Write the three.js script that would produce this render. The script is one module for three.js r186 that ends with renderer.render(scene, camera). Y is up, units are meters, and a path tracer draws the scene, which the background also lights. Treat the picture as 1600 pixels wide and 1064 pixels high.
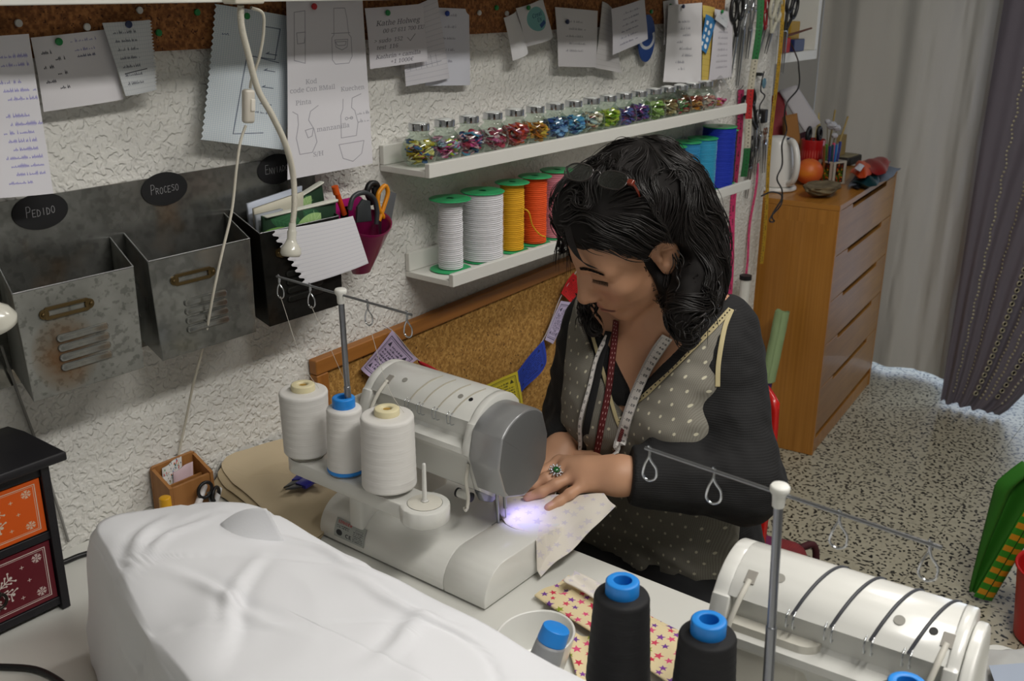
import * as THREE from 'three';
import { RoundedBoxGeometry } from 'three/addons/geometries/RoundedBoxGeometry.js';
import { mergeGeometries, toCreasedNormals } from 'three/addons/utils/BufferGeometryUtils.js';
import { RectAreaLightUniformsLib } from 'three/addons/lights/RectAreaLightUniformsLib.js';

// ---------- camera, light, exposure ----------
RectAreaLightUniformsLib.init();
const scene = new THREE.Scene();
const CAM = { p: new THREE.Vector3(0, 1.59, 1.4243), f: 1607.66, pitch: 0.337376, yaw: 0.9114458, roll: 0.0071031 };
const F = new THREE.Vector3(Math.sin(CAM.yaw) * Math.cos(CAM.pitch), -Math.sin(CAM.pitch), -Math.cos(CAM.yaw) * Math.cos(CAM.pitch));
const R0 = new THREE.Vector3(Math.cos(CAM.yaw), 0, Math.sin(CAM.yaw)), U0 = new THREE.Vector3().crossVectors(R0, F);
const RT = R0.clone().multiplyScalar(Math.cos(CAM.roll)).addScaledVector(U0, Math.sin(CAM.roll));
const UP = R0.clone().multiplyScalar(-Math.sin(CAM.roll)).addScaledVector(U0, Math.cos(CAM.roll));
const camera = new THREE.PerspectiveCamera(2 * Math.atan(532 / CAM.f) * 180 / Math.PI, 1600 / 1064, 0.05, 40);
camera.position.copy(CAM.p);
camera.quaternion.setFromRotationMatrix(new THREE.Matrix4().makeBasis(RT, UP, F.clone().negate()));
camera.focus = 1.62; camera.userData.fStop = 10;
camera.updateMatrixWorld(true);
const renderer = new THREE.WebGLRenderer({ antialias: true });
renderer.toneMapping = THREE.LinearToneMapping;
renderer.toneMappingExposure = 0.8;
renderer.shadowMap.enabled = true; renderer.shadowMap.type = THREE.PCFSoftShadowMap;
scene.background = new THREE.Color(0.5, 0.6, 0.8);   // overcast daylight beyond the curtained opening

// ---------- helpers ----------
const V = (x, y, z) => new THREE.Vector3(x, y, z);
const T = 0.74;
let seed = 7;
const rnd = (a = 0, b = 1) => { seed = (seed * 1664525 + 1013904223) >>> 0; return a + (b - a) * (seed / 4294967296); };
const ray = (x, y) => F.clone().addScaledVector(RT, (x - 800) / CAM.f).addScaledVector(UP, (532 - y) / CAM.f);
const at = (x, y, d) => CAM.p.clone().addScaledVector(ray(x, y), d);            // a point at a depth
const onZ = (x, y, z) => { const r = ray(x, y); return at(x, y, (z - CAM.p.z) / r.z); };
const onY = (x, y, h) => { const r = ray(x, y); return at(x, y, (h - CAM.p.y) / r.y); };
const onX = (x, y, k) => { const r = ray(x, y); return at(x, y, (k - CAM.p.x) / r.x); };
const used = {};
const numbered = (n) => { used[n] = (used[n] ?? -1) + 1; return used[n] ? n + '_' + String(used[n]).padStart(3, '0') : n; };
function prep(g) {
  g = g.index ? g.toNonIndexed() : g.clone();
  if (!g.attributes.normal) g.computeVertexNormals();
  for (const k of Object.keys(g.attributes)) if (!['position', 'normal', 'uv', 'color'].includes(k)) g.deleteAttribute(k);
  if (!g.attributes.uv) g.setAttribute('uv', new THREE.BufferAttribute(new Float32Array(g.attributes.position.count * 2), 2));
  return g;
}
function merge(gs) {
  if (!Array.isArray(gs)) return gs;
  if (gs.length === 1) return gs[0];
  const all = gs.map(prep), col = all.some((g) => g.attributes.color);
  if (col) for (const g of all) if (!g.attributes.color) g.setAttribute('color', new THREE.BufferAttribute(new Float32Array(g.attributes.position.count * 3).fill(1), 3));
  return mergeGeometries(all);
}
const things = [];
function thing(name, label, category, group, pos) {
  const g = new THREE.Group(); g.name = numbered(name); g.userData = { label, category };
  if (group) g.userData.group = group;
  if (pos) { g.position.copy(pos); g.userData.set = true; }
  scene.add(g); things.push(g); return g;
}
function part(name, gs, m, parent, label) {
  const o = new THREE.Mesh(merge(gs), m); o.name = name; if (label) o.userData.label = label;
  o.castShadow = o.receiveShadow = true; parent.add(o); return o;
}
function solo(name, label, category, gs, m, group, kind) {
  const o = new THREE.Mesh(merge(gs).clone(), m); o.name = numbered(name); o.userData = {};
  if (label) o.userData.label = label; if (category) o.userData.category = category;
  if (group) o.userData.group = group; if (kind) o.userData.kind = kind;
  o.castShadow = o.receiveShadow = true;
  o.geometry.computeBoundingBox(); const b = o.geometry.boundingBox, c = V((b.min.x + b.max.x) / 2, b.min.y, (b.min.z + b.max.z) / 2);
  o.geometry.translate(-c.x, -c.y, -c.z); o.position.copy(c);
  scene.add(o); return o;
}
function struct(name, gs, m) { const o = solo(name, null, null, gs, m); o.name = name; o.userData.kind = 'structure'; return o; }
function rebase() {
  for (const g of things) {
    if (g.userData.set) { delete g.userData.set; continue; }
    g.updateMatrixWorld(true);
    const b = new THREE.Box3().setFromObject(g), c = V((b.min.x + b.max.x) / 2, b.min.y, (b.min.z + b.max.z) / 2).sub(g.position);
    if (g.rotation.y || g.rotation.x || g.rotation.z) continue;
    g.position.add(c); for (const k of g.children) k.position.sub(c);
  }
}
// geometry
const box = (w, h, d, x = 0, y = 0, z = 0, r = 0) => { const g = r ? new RoundedBoxGeometry(w, h, d, 3, r) : new THREE.BoxGeometry(w, h, d); g.translate(x, y, z); return g; };
const bx = (x0, x1, y0, y1, z0, z1, r = 0) => box(x1 - x0, y1 - y0, z1 - z0, (x0 + x1) / 2, (y0 + y1) / 2, (z0 + z1) / 2, r);
const cyl = (r0, r1, h, x = 0, y = 0, z = 0, n = 32) => { const g = new THREE.CylinderGeometry(r1, r0, h, n); g.translate(x, y + h / 2, z); return g; };
const lathe = (pts, x = 0, y = 0, z = 0, n = 40) => { const g = new THREE.LatheGeometry(pts.map((p) => new THREE.Vector2(p[0], p[1])), n); g.translate(x, y, z); return g; };
const tube = (pts, r, seg = 40, n = 8, closed = false) => new THREE.TubeGeometry(new THREE.CatmullRomCurve3(pts, closed), seg, r, n, closed);
const ball = (r, x = 0, y = 0, z = 0, sx = 1, sy = 1, sz = 1, n = 20) => { const g = new THREE.SphereGeometry(r, n, Math.round(n * 0.7)); g.scale(sx, sy, sz); g.translate(x, y, z); return g; };
const rod = (a, b, r, n = 10, r2 = r) => {
  const d = b.clone().sub(a), g = new THREE.CylinderGeometry(r2, r, d.length(), n);
  g.applyQuaternion(new THREE.Quaternion().setFromUnitVectors(V(0, 1, 0), d.normalize())); g.translate((a.x + b.x) / 2, (a.y + b.y) / 2, (a.z + b.z) / 2); return g;
};
function ext(pts, depth, bevel = 0, axis = 'y', holes = []) {   // outline in (a, b) extruded from 0 to depth along an axis
  const s = new THREE.Shape(pts.map((p) => new THREE.Vector2(p[0], p[1])));
  for (const h of holes) s.holes.push(new THREE.Path(h.map((p) => new THREE.Vector2(p[0], p[1]))));
  let g = new THREE.ExtrudeGeometry(s, { depth: depth - 2 * bevel, bevelEnabled: bevel > 0, bevelSize: bevel, bevelThickness: bevel, bevelOffset: -bevel, bevelSegments: 4, curveSegments: 12 });
  g.translate(0, 0, bevel);
  if (axis === 'y') { g.rotateX(Math.PI / 2); g.scale(1, -1, 1); flip(g); }      // (a, b) -> (x, z), up
  if (axis === 'x') { const m = new THREE.Matrix4().makeBasis(V(0, 0, 1), V(0, 1, 0), V(1, 0, 0)); g.applyMatrix4(m); flip(g); } // (a, b) -> (z, y)
  return toCreasedNormals(g, 0.62);
}
function flip(g) {
  const p = g.attributes.position, n = g.attributes.normal, u = g.attributes.uv;
  for (let i = 0; i < p.count; i += 3) for (const a of [p, n, u]) { if (!a) continue; for (let c = 0; c < a.itemSize; c++) { const t = a.getComponent(i + 1, c); a.setComponent(i + 1, c, a.getComponent(i + 2, c)); a.setComponent(i + 2, c, t); } }
  g.computeVertexNormals();
}
const rr = (x0, x1, y0, y1, r, n = 6) => {            // rounded rectangle outline
  const o = []; for (const [cx, cy, a] of [[x1 - r, y1 - r, 0], [x0 + r, y1 - r, 1], [x0 + r, y0 + r, 2], [x1 - r, y0 + r, 3]]) for (let i = 0; i <= n; i++) { const t = (a + i / n) * Math.PI / 2; o.push([cx + r * Math.cos(t), cy + r * Math.sin(t)]); } return o;
};
function uvm(g, s = 1) {                                // uv in metres by the way each face points
  g = g.index ? g.toNonIndexed() : g; g.computeVertexNormals();
  const p = g.attributes.position, n = g.attributes.normal, u = new Float32Array(p.count * 2);
  for (let i = 0; i < p.count; i++) {
    const ax = Math.abs(n.getX(i)), ay = Math.abs(n.getY(i)), az = Math.abs(n.getZ(i));
    const [a, b] = ay >= ax && ay >= az ? [p.getX(i), p.getZ(i)] : ax >= az ? [p.getZ(i), p.getY(i)] : [p.getX(i), p.getY(i)];
    u[i * 2] = a * s; u[i * 2 + 1] = b * s;
  }
  g.setAttribute('uv', new THREE.BufferAttribute(u, 2)); return g;
}
// a sheet with a thickness, f(u, v) -> point; du/dv counts
function sheet(f, nu, nv, th = 0.0006) {
  const P = [], UVs = [], I = [], N = (nu + 1) * (nv + 1), pts = [];
  for (let j = 0; j <= nv; j++) for (let i = 0; i <= nu; i++) pts.push(f(i / nu, j / nv));
  const nrm = pts.map((p, k) => {
    const i = k % (nu + 1), j = (k / (nu + 1)) | 0, g = (a, b) => pts[Math.min(nv, Math.max(0, b)) * (nu + 1) + Math.min(nu, Math.max(0, a))];
    return g(i + 1, j).clone().sub(g(i - 1, j)).cross(g(i, j + 1).clone().sub(g(i, j - 1))).normalize();
  });
  for (const s of [0.5, -0.5]) pts.forEach((p, k) => { const q = p.clone().addScaledVector(nrm[k], s * th); P.push(q.x, q.y, q.z); UVs.push((k % (nu + 1)) / nu, ((k / (nu + 1)) | 0) / nv); });
  const W = nu + 1;
  for (let j = 0; j < nv; j++) for (let i = 0; i < nu; i++) { const a = j * W + i, b = a + 1, c = a + W, d = c + 1; I.push(a, b, c, b, d, c, N + a, N + c, N + b, N + b, N + c, N + d); }
  const rim = []; for (let i = 0; i < nu; i++) rim.push([i, i + 1]); for (let j = 0; j < nv; j++) rim.push([j * W + nu, (j + 1) * W + nu]);
  for (let i = nu; i > 0; i--) rim.push([nv * W + i, nv * W + i - 1]); for (let j = nv; j > 0; j--) rim.push([j * W, (j - 1) * W]);
  for (const [a, b] of rim) I.push(a, N + a, b, b, N + a, N + b);
  const g = new THREE.BufferGeometry(); g.setAttribute('position', new THREE.Float32BufferAttribute(P, 3)); g.setAttribute('uv', new THREE.Float32BufferAttribute(UVs, 2)); g.setIndex(I); g.computeVertexNormals(); return g;
}
// a flat ribbon along points, its width along w (a vector or a function of t)
function ribbon(pts, width, w, th = 0.0007, seg = 40) {
  const c = new THREE.CatmullRomCurve3(pts);
  return sheet((u, v) => { const ww = typeof w === 'function' ? w(v) : w; return c.getPoint(v).addScaledVector(ww, (u - 0.5) * width); }, 2, seg, th);
}
const bil = (c, u, v) => c[0].clone().multiplyScalar((1 - u) * (1 - v)).addScaledVector(c[1], u * (1 - v)).addScaledVector(c[2], u * v).addScaledVector(c[3], (1 - u) * v);
// ---------- noise, textures ----------
const hash = (x, y, s) => { let h = Math.imul(x | 0, 374761393) ^ Math.imul(y | 0, 668265263) ^ Math.imul(s | 0, 2246822519); h = Math.imul(h ^ (h >>> 13), 1274126177); return ((h ^ (h >>> 16)) >>> 0) / 4294967296; };
const mod = (a, n) => ((a % n) + n) % n;
function pn(x, y, per, s) {                             // tiling value noise, period in cells
  const ix = Math.floor(x), iy = Math.floor(y), fx = x - ix, fy = y - iy, a = fx * fx * (3 - 2 * fx), b = fy * fy * (3 - 2 * fy);
  const h = (i, j) => hash(mod(ix + i, per), mod(iy + j, per), s);
  return (h(0, 0) * (1 - a) + h(1, 0) * a) * (1 - b) + (h(0, 1) * (1 - a) + h(1, 1) * a) * b;
}
const fbm = (u, v, per, oct, s) => { let t = 0, a = 0.5, n = 0; for (let i = 0; i < oct; i++) { t += a * pn(u * per, v * per, per, s + i); n += a; per *= 2; a *= 0.5; } return t / n; };
function n3(x, y, z, s = 1) {
  const ix = Math.floor(x), iy = Math.floor(y), iz = Math.floor(z), fx = x - ix, fy = y - iy, fz = z - iz;
  const e = (t) => t * t * (3 - 2 * t), a = e(fx), b = e(fy), c = e(fz), h = (i, j, k) => hash(ix + i + (iz + k) * 57, iy + j, s);
  const l = (k) => (h(0, 0, k) * (1 - a) + h(1, 0, k) * a) * (1 - b) + (h(0, 1, k) * (1 - a) + h(1, 1, k) * a) * b;
  return l(0) * (1 - c) + l(1) * c;
}
function dataTex(w, h, fn, srgb = false, rep) {
  const d = new Uint8Array(w * h * 4);
  for (let y = 0; y < h; y++) for (let x = 0; x < w; x++) { const c = fn((x + 0.5) / w, (y + 0.5) / h), o = (y * w + x) * 4; for (let k = 0; k < 3; k++) d[o + k] = Math.max(0, Math.min(255, Array.isArray(c) ? c[k] : c)); d[o + 3] = 255; }
  const t = new THREE.DataTexture(d, w, h); t.wrapS = t.wrapT = THREE.RepeatWrapping; t.magFilter = THREE.LinearFilter; t.minFilter = THREE.LinearMipmapLinearFilter;
  if (srgb) t.colorSpace = THREE.SRGBColorSpace; if (rep) t.repeat.set(rep[0], rep[1]); t.needsUpdate = true; return t;
}
function canvasTex(w, h, draw, rep) {
  const c = document.createElement('canvas'); c.width = w; c.height = h; const x = c.getContext('2d'); draw(x, w, h);
  const t = new THREE.CanvasTexture(c); t.colorSpace = THREE.SRGBColorSpace; t.wrapS = t.wrapT = THREE.RepeatWrapping; if (rep) t.repeat.set(rep[0], rep[1]); return t;
}
const mat = (color, rough = 0.6, metal = 0, o = {}) => new THREE.MeshPhysicalMaterial({ color, roughness: rough, metalness: metal, side: THREE.DoubleSide, ...o });
const mix = (a, b, t) => a.map((x, i) => x + (b[i] - x) * t);
const grainTex = dataTex(256, 256, (u, v) => 110 + 110 * fbm(u, v, 24, 3, 5), false);
const woodTex = (a, b, s) => dataTex(512, 512, (u, v) => { const w = fbm(u, v, 4, 3, s), l = pn(u * 160, v * 3, 160, s + 9) * 0.5 + pn(u * 60, v * 2, 60, s + 3) * 0.5; return mix(a, b, Math.min(1, Math.max(0, l * 0.75 + w * 0.5 - 0.15))); }, true);
const M = {
  white: mat('#dcdcd6', 0.42), whitePlastic: mat('#dededa', 0.3, 0, { clearcoat: 0.3, clearcoatRoughness: 0.2 }), cream: mat('#e6dcb4', 0.5), chrome: mat('#c9ccd0', 0.14, 1), steel: mat('#9a9c9e', 0.3, 1),
  darkSteel: mat('#5c5f63', 0.35, 1), black: mat('#0d0d10', 0.45), blackMatte: mat('#101013', 0.8), blue: mat('#2088e0', 0.4), green: mat('#2fa868', 0.35), red: mat('#c01717', 0.45),
  cord: mat('#cfcabf', 0.6), paper: mat('#d4d4d8', 0.85), clear: mat('#ffffff', 0.06, 0, { transmission: 1, thickness: 0, ior: 1.45 }),
};
// ---------- the setting ----------
const stuccoH = dataTex(1024, 1024, (u, v) => {
  const wu = u + 0.016 * (fbm(u, v, 70, 2, 31) - 0.5), wv = v + 0.016 * (fbm(u, v, 70, 2, 37) - 0.5), S = (a, b, t) => { t = Math.min(1, Math.max(0, (t - a) / (b - a))); return t * t * (3 - 2 * t); };
  const a = fbm(wu, wv, 88, 2, 11), b = fbm(wu, wv, 56, 2, 13);
  return 255 * (0.6 * S(0.3, 0.74, a) + 0.3 * b + 0.1 * fbm(wu, wv, 210, 2, 17));
});
const wallC = dataTex(256, 256, (u, v) => { const t = fbm(u, v, 8, 4, 3); return mix([212, 211, 206], [226, 225, 219], t); }, true);
for (const t of [stuccoH, wallC]) t.repeat.set(1 / 0.62, 1 / 0.62);
const wallM = mat('#ffffff', 0.82, 0, { map: wallC, bumpMap: stuccoH, bumpScale: 0.003 });
const plainWall = mat('#b9b9b6', 0.9);
struct('wall_left', uvm(bx(-1.6, 3.2, 0, 2.62, -0.12, 0)), wallM);
struct('wall_recess', uvm(bx(3.08, 4.62, 0, 2.62, -0.43, -0.31)), plainWall);
struct('wall_jamb', uvm(bx(3.08, 3.2, 0, 2.62, -0.31, -0.12)), plainWall);
struct('wall_back', bx(-1.6, 5.2, 0, 2.62, 3.4, 3.52), plainWall);
struct('wall_near', bx(-1.72, -1.6, 0, 2.62, -0.12, 3.52), plainWall);
// far wall with a curtained balcony door
struct('wall_far', [bx(4.5, 4.62, 2.15, 2.62, -0.31, 3.4), bx(4.5, 4.62, 0, 2.15, 1.35, 3.4), bx(4.5, 4.62, 0, 2.15, -0.31, -0.1)], plainWall);
struct('ceiling', bx(-1.72, 4.62, 2.62, 2.74, -0.43, 3.52), mat('#c9c9c4', 0.9));
// terrazzo floor, each tile a piece of its own
const terrM = [1, 2, 3].map((s) => {
  const chips = []; let q = s * 7919; const r = () => { q = (q * 1664525 + 1013904223) >>> 0; return q / 4294967296; };
  const N = 21, cell = [];
  for (let i = 0; i < N * N; i++) cell.push([r(), r(), r(), r(), r()]);
  const t = dataTex(512, 512, (u, v) => {
    const base = mix([166, 162, 142], [184, 180, 160], fbm(u, v, 18, 3, s));
    const wu = u + 0.022 * (fbm(u, v, 60, 2, s + 4) - 0.5), wv = v + 0.022 * (fbm(u, v, 60, 2, s + 8) - 0.5);
    const X = wu * N, Y = wv * N, ix = Math.floor(X), iy = Math.floor(Y);
    for (let a = -1; a <= 1; a++) for (let b = -1; b <= 1; b++) {
      const k = cell[mod(iy + b, N) * N + mod(ix + a, N)]; if (k[0] > 0.82) continue;
      const dx = X - (ix + a + k[1]), dy = Y - (iy + b + k[2]), th = k[3] * 3.14, c = Math.cos(th), n = Math.sin(th), ra = 0.24 + 0.44 * k[4] * k[4], rb = 0.13 + 0.2 * k[0];
      if (((dx * c + dy * n) / ra) ** 2 + ((-dx * n + dy * c) / rb) ** 2 < 1) return k[0] < 0.72 ? [15, 16, 15] : [60, 58, 52];
    }
    return base;
  }, true);
  t.repeat.set(1 / 0.33, 1 / 0.33);
  return mat('#ffffff', 0.36, 0, { map: t });
});
const floor = struct('floor', bx(-1.72, 5.2, -0.12, -0.012, -0.43, 3.52), mat('#5f5c52', 0.8));
{
  const fp = floor.position, tg = uvm(box(0.3285, 0.012, 0.3285, 0, 0, 0));
  for (let i = -5; i < 9; i++) for (let j = -2; j < 8; j++) {
    const x = 2.02 + i * 0.33, z = 0.1 + j * 0.33; if (x < -1.5 || (x < 1 && z > 1.4) || z < -0.3) continue;
    const m = new THREE.Mesh(tg, terrM[(i * 5 + j * 3 + 30) % 3]); m.name = 'tile'; m.receiveShadow = true;
    m.position.set(x + 0.165 - fp.x, -0.006 - fp.y, z + 0.165 - fp.z); m.rotation.y = ((i * 7 + j * 3) & 3) * Math.PI / 2; floor.add(m);
  }
}
// ceiling fluorescent fitting (outside the frame): the room's main light
{
  const L = thing('ceiling_lamp', 'long white fluorescent ceiling fitting above the work table, out of frame', 'lamp');
  part('housing', bx(0.15, 1.65, 2.57, 2.618, 1.59, 1.91, 0.012), M.white, L);
  part('diffuser', bx(0.18, 1.62, 2.555, 2.572, 1.62, 1.88), mat('#ffffff', 0.5, 0, { emissive: new THREE.Color(1, 0.97, 0.92), emissiveIntensity: 4 }), L);
  const l = new THREE.RectAreaLight(new THREE.Color(1, 0.965, 0.91), 32, 1.44, 0.26);
  l.position.set(0.9, 2.55, 1.75); l.lookAt(0.9, 0, 1.75); scene.add(l); l.name = 'ceiling_lamp_light';
}
{
  const L = thing('ceiling_lamp', 'second fluorescent ceiling fitting further along the room, out of frame', 'lamp');
  part('housing', bx(1.85, 2.75, 2.57, 2.618, 0.94, 1.26, 0.012), M.white, L);
  part('diffuser', bx(1.88, 2.72, 2.555, 2.572, 0.97, 1.23), mat('#ffffff', 0.5, 0, { emissive: new THREE.Color(1, 0.96, 0.9), emissiveIntensity: 4 }), L);
  const l = new THREE.RectAreaLight(new THREE.Color(1, 0.95, 0.9), 21, 0.84, 0.26);
  l.position.set(2.3, 2.55, 1.1); l.lookAt(2.3, 0, 1.1); scene.add(l); l.name = 'ceiling_lamp_light';
}
// daylight through the balcony door behind the curtains
{
  const l = new THREE.RectAreaLight(new THREE.Color(0.7, 0.82, 1), 1.6, 1.4, 2.1);
  l.position.set(4.72, 1.08, 0.62); l.lookAt(0, 0.7, 0.62); scene.add(l); l.name = 'daylight';
}
// ---------- pinboard strip, top shelf, papers ----------
const corkTex = (a, b, c, s) => dataTex(512, 512, (u, v) => { const f = fbm(u, v, 60, 3, s), g = pn(u * 110, v * 110, 110, s + 7); return g > 0.86 ? c : mix(a, b, Math.min(1, Math.max(0, (f - 0.3) * 2.2))); }, true);
const corkDark = corkTex([112, 68, 34], [164, 110, 62], [74, 42, 22], 3), corkLight = corkTex([150, 108, 48], [196, 152, 82], [92, 62, 26], 8);
for (const t of [corkDark, corkLight]) t.repeat.set(1 / 0.3, 1 / 0.3);
const corkM1 = mat('#ffffff', 0.9, 0, { map: corkDark, bumpMap: grainTex, bumpScale: 0.0008 }), corkM2 = mat('#ffffff', 0.9, 0, { map: corkLight, bumpMap: grainTex, bumpScale: 0.0008 });
solo('pinboard', 'long brown cork strip on the wall under the top shelf, covered with pinned papers', 'pinboard', uvm(bx(0.3, 2.8, 1.484, 1.72, 0.001, 0.012)), corkM1);
{
  const s = thing('top_shelf', 'white shelf above the cork strip along the top edge of the picture', 'shelf'), y = onZ(168, 6.5, 0.2).y;
  part('bottom_board', bx(-0.2, 2.5, y, y + 0.016, 0.0125, 0.187, 0.002), M.white, s);
  part('front_lip', bx(-0.2, 2.5, y, y + 0.044, 0.1875, 0.2, 0.002), M.white, s);
  part('back_board', bx(-0.2, 2.5, y + 0.0165, y + 0.09, 0.0125, 0.022, 0.002), M.white, s);
}
const ink = (x, c, w = 2) => { x.strokeStyle = c; x.fillStyle = c; x.lineWidth = w; x.lineCap = 'round'; };
function scrib(x, x0, y, len, h, c, s = 1) {            // a line of unreadable handwriting
  ink(x, c, 1.6); x.beginPath(); x.moveTo(x0, y); let q = s * 977;
  for (let i = 0; i < len; i += h * 0.35) { q = (q * 16807 + 11) % 2147483647; const r = q / 2147483647; if (r > 0.84) { x.moveTo(x0 + i + h * 0.3, y); continue; } x.lineTo(x0 + i, y - h * (0.15 + 0.8 * r)); x.lineTo(x0 + i + h * 0.16, y + h * 0.12 * (r - 0.5)); }
  x.stroke();
}
const grid = (x, w, h, n, c) => { ink(x, c, 1); for (let i = 0; i <= w; i += n) { x.beginPath(); x.moveTo(i, 0); x.lineTo(i, h); x.stroke(); } for (let j = 0; j <= h; j += n) { x.beginPath(); x.moveTo(0, j); x.lineTo(w, j); x.stroke(); } };
const rules = (x, w, h, n, c) => { ink(x, c, 1); for (let j = n; j <= h; j += n) { x.beginPath(); x.moveTo(0, j); x.lineTo(w, j); x.stroke(); } };
const fill = (x, w, h, c) => { x.fillStyle = c; x.fillRect(0, 0, w, h); };
const poly = (x, pts, close) => { x.beginPath(); pts.forEach((p, i) => (i ? x.lineTo(p[0], p[1]) : x.moveTo(p[0], p[1]))); if (close) x.closePath(); x.stroke(); };
// a pinned paper from its four corners in the photo, lying at height z off the wall; the foot curls outwards
function paper(label, c, z, draw, { w = 256, h = 256, curl = 0.012, bend = 0.004, name = 'note_paper', cat = 'paper', group = 'papers pinned to the cork strip', torn = 0 } = {}) {
  const P = c.map(([x, y], i) => onZ(x, y, z + (i > 1 ? curl : 0)));
  const t = canvasTex(w, h, draw);
  const g = sheet((u, v) => { const p = bil(P, u, v); p.z += bend * Math.sin(Math.PI * u) * (0.4 + v) + 0.002 * Math.sin(5 * u + 3 * v); if (torn && u === 0) { const k = Math.round(v * 44) % 2; p.x += k ? 0.003 : -0.001; } return p; }, 10, torn ? 44 : 12, 0.0005);
  const uv = g.attributes.uv; for (let i = 0; i < uv.count; i++) uv.setY(i, 1 - uv.getY(i));
  return solo(name, label, cat, g, mat('#ffffff', 0.85, 0, { map: t }), group);
}
const PAP = '#d6d5db';
paper('large white sheet of purple handwriting hanging at the far left edge', [[-70, 60], [46, 53], [82, 302], [-60, 314]], 0.042, (x, w, h) => { fill(x, w, h, PAP); for (let j = 0; j < 16; j++) if (j !== 6 && j !== 2) scrib(x, 130 + (j % 3) * 12, 60 + j * 23, 110 - (j % 4) * 12, 11, '#8b88c2', j + 3); }, { h: 440, curl: 0.02 });
paper('white note with black scribbles under a green pin, second paper from the left', [[48, 59], [168, 46], [192, 155], [68, 175]], 0.018, (x, w, h) => { fill(x, w, h, '#d2d0d4'); scrib(x, 120, 30, 90, 12, '#8a88b0', 2); scrib(x, 130, 62, 70, 12, '#7c7aa8', 4); scrib(x, 135, 84, 60, 10, '#55556e', 7); for (let k = 0; k < 6; k++) scrib(x, 22 + (k % 2) * 40, 60 + k * 25, 30, 13, '#33343c', k + 9); });
paper('small squared page torn from a spiral pad under a dark blue pin', [[234, 31], [161, 36], [195, 150], [243, 141]], 0.03, (x, w, h) => { fill(x, w, h, '#c3c6c8'); grid(x, w, h, 14, '#a3aab2'); x.save(); x.scale(-1, 1); x.translate(-w, 0); for (let k = 0; k < 7; k++) scrib(x, 40, 40 + k * 30, 120, 13, '#4a4d58', k + 4); ink(x, '#33343c', 3); poly(x, [[40, 180], [200, 172]]); x.restore(); }, { torn: 1 });
paper('big sheet of blue squared paper with a side-on sketch behind the lamp', [[336, 6], [470, 28], [442, 234], [314, 218]], 0.02, (x, w, h) => { fill(x, w, h, '#cfd6da'); grid(x, w, h, 8, '#a2b4c4'); ink(x, '#4a5468', 3); poly(x, [[240, 200], [150, 190], [120, 190], [110, 400]]); poly(x, [[110, 400], [104, 520], [210, 500]]); for (let k = 0; k < 4; k++) { poly(x, [[230, 170 + k * 70], [190, 170 + k * 70], [200, 163 + k * 70]]); } poly(x, [[170, 60], [230, 60], [225, 190], [165, 190]], true); scrib(x, 160, 420, 60, 14, '#4a5468', 3); scrib(x, 30, 120, 24, 24, '#3c4a70', 8); }, { h: 560, w: 300, torn: 1, curl: 0.02 });
paper('tall white sheet with pencil sketches of bottles under a red pin', [[447, -8], [567, -8], [581, 255], [449, 281]], 0.036, (x, w, h) => {
  fill(x, w, h, '#d0cfd4'); ink(x, '#8f8f98', 2);
  poly(x, [[150, 40], [190, 40], [196, 70], [200, 120], [208, 130], [208, 190], [196, 210], [150, 210], [140, 196], [140, 130], [148, 120], [150, 40]]); poly(x, [[140, 116], [204, 116]]); poly(x, [[150, 136], [196, 136], [192, 160], [174, 168], [154, 158]], true); poly(x, [[152, 142], [190, 142], [186, 154], [160, 154]], true);
  poly(x, [[22, 50], [54, 46], [52, 200], [20, 190]], true); poly(x, [[28, 110], [54, 108], [50, 140], [30, 142]], true);
  x.font = '19px serif'; x.fillText('Kod', 52, 262); x.fillText('code Con BMail', 6, 285); x.fillText('Pinta', 22, 322); x.fillText('Kuechen', 164, 296);
  poly(x, [[14, 340], [28, 350], [30, 380], [24, 420], [34, 470], [70, 470], [84, 440], [76, 400], [60, 370], [66, 345], [90, 330]]); poly(x, [[50, 400], [74, 396], [70, 420], [58, 424]], true); x.fillText('manzanilla', 84, 410); x.fillText('S/H', 72, 484);
  poly(x, [[170, 320], [168, 350], [160, 370], [158, 440], [206, 440], [214, 400], [206, 360], [196, 350], [200, 320], [230, 310]]); poly(x, [[150, 460], [230, 460], [220, 500], [190, 520], [160, 505]], true); x.beginPath(); x.arc(178, 382, 4, 0, 7); x.arc(194, 382, 4, 0, 7); x.stroke(); scrib(x, 214, 375, 40, 12, '#9a9aa2', 4); scrib(x, 216, 400, 36, 12, '#9a9aa2', 6);
}, { h: 540, curl: 0.03 });
paper('square white note with the heading Kathe beside the tall bottle sketches', [[570, 13], [662, 6], [667, 95], [578, 108]], 0.03, (x, w, h) => { fill(x, w, h, '#cfcdd3'); ink(x, '#4b4b55'); x.font = 'italic 30px serif'; x.fillText('Kathe Holweg', 34, 78); x.font = 'italic 24px serif'; x.fillText('00 67 611 700 EU', 60, 110); x.fillText('> sudo  152', 20, 150); x.fillText('test  116', 30, 178); x.fillText('Kathrin + camilla', 24, 218); x.fillText('+1 1000€', 84, 244); poly(x, [[170, 140], [182, 156], [208, 128]]); });
paper('ruled sheet tilted behind the square note with the heading Kathe', [[622, 18], [684, -6], [701, 122], [634, 135]], 0.018, (x, w, h) => { fill(x, w, h, '#cdccd2'); rules(x, w, h, 16, '#a7a9b4'); ink(x, '#8a8c98'); poly(x, [[10, 200], [220, 196]]); for (let i = 0; i < 6; i++) poly(x, [[30 + i * 32, 170], [32 + i * 32, 206]]); });
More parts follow.
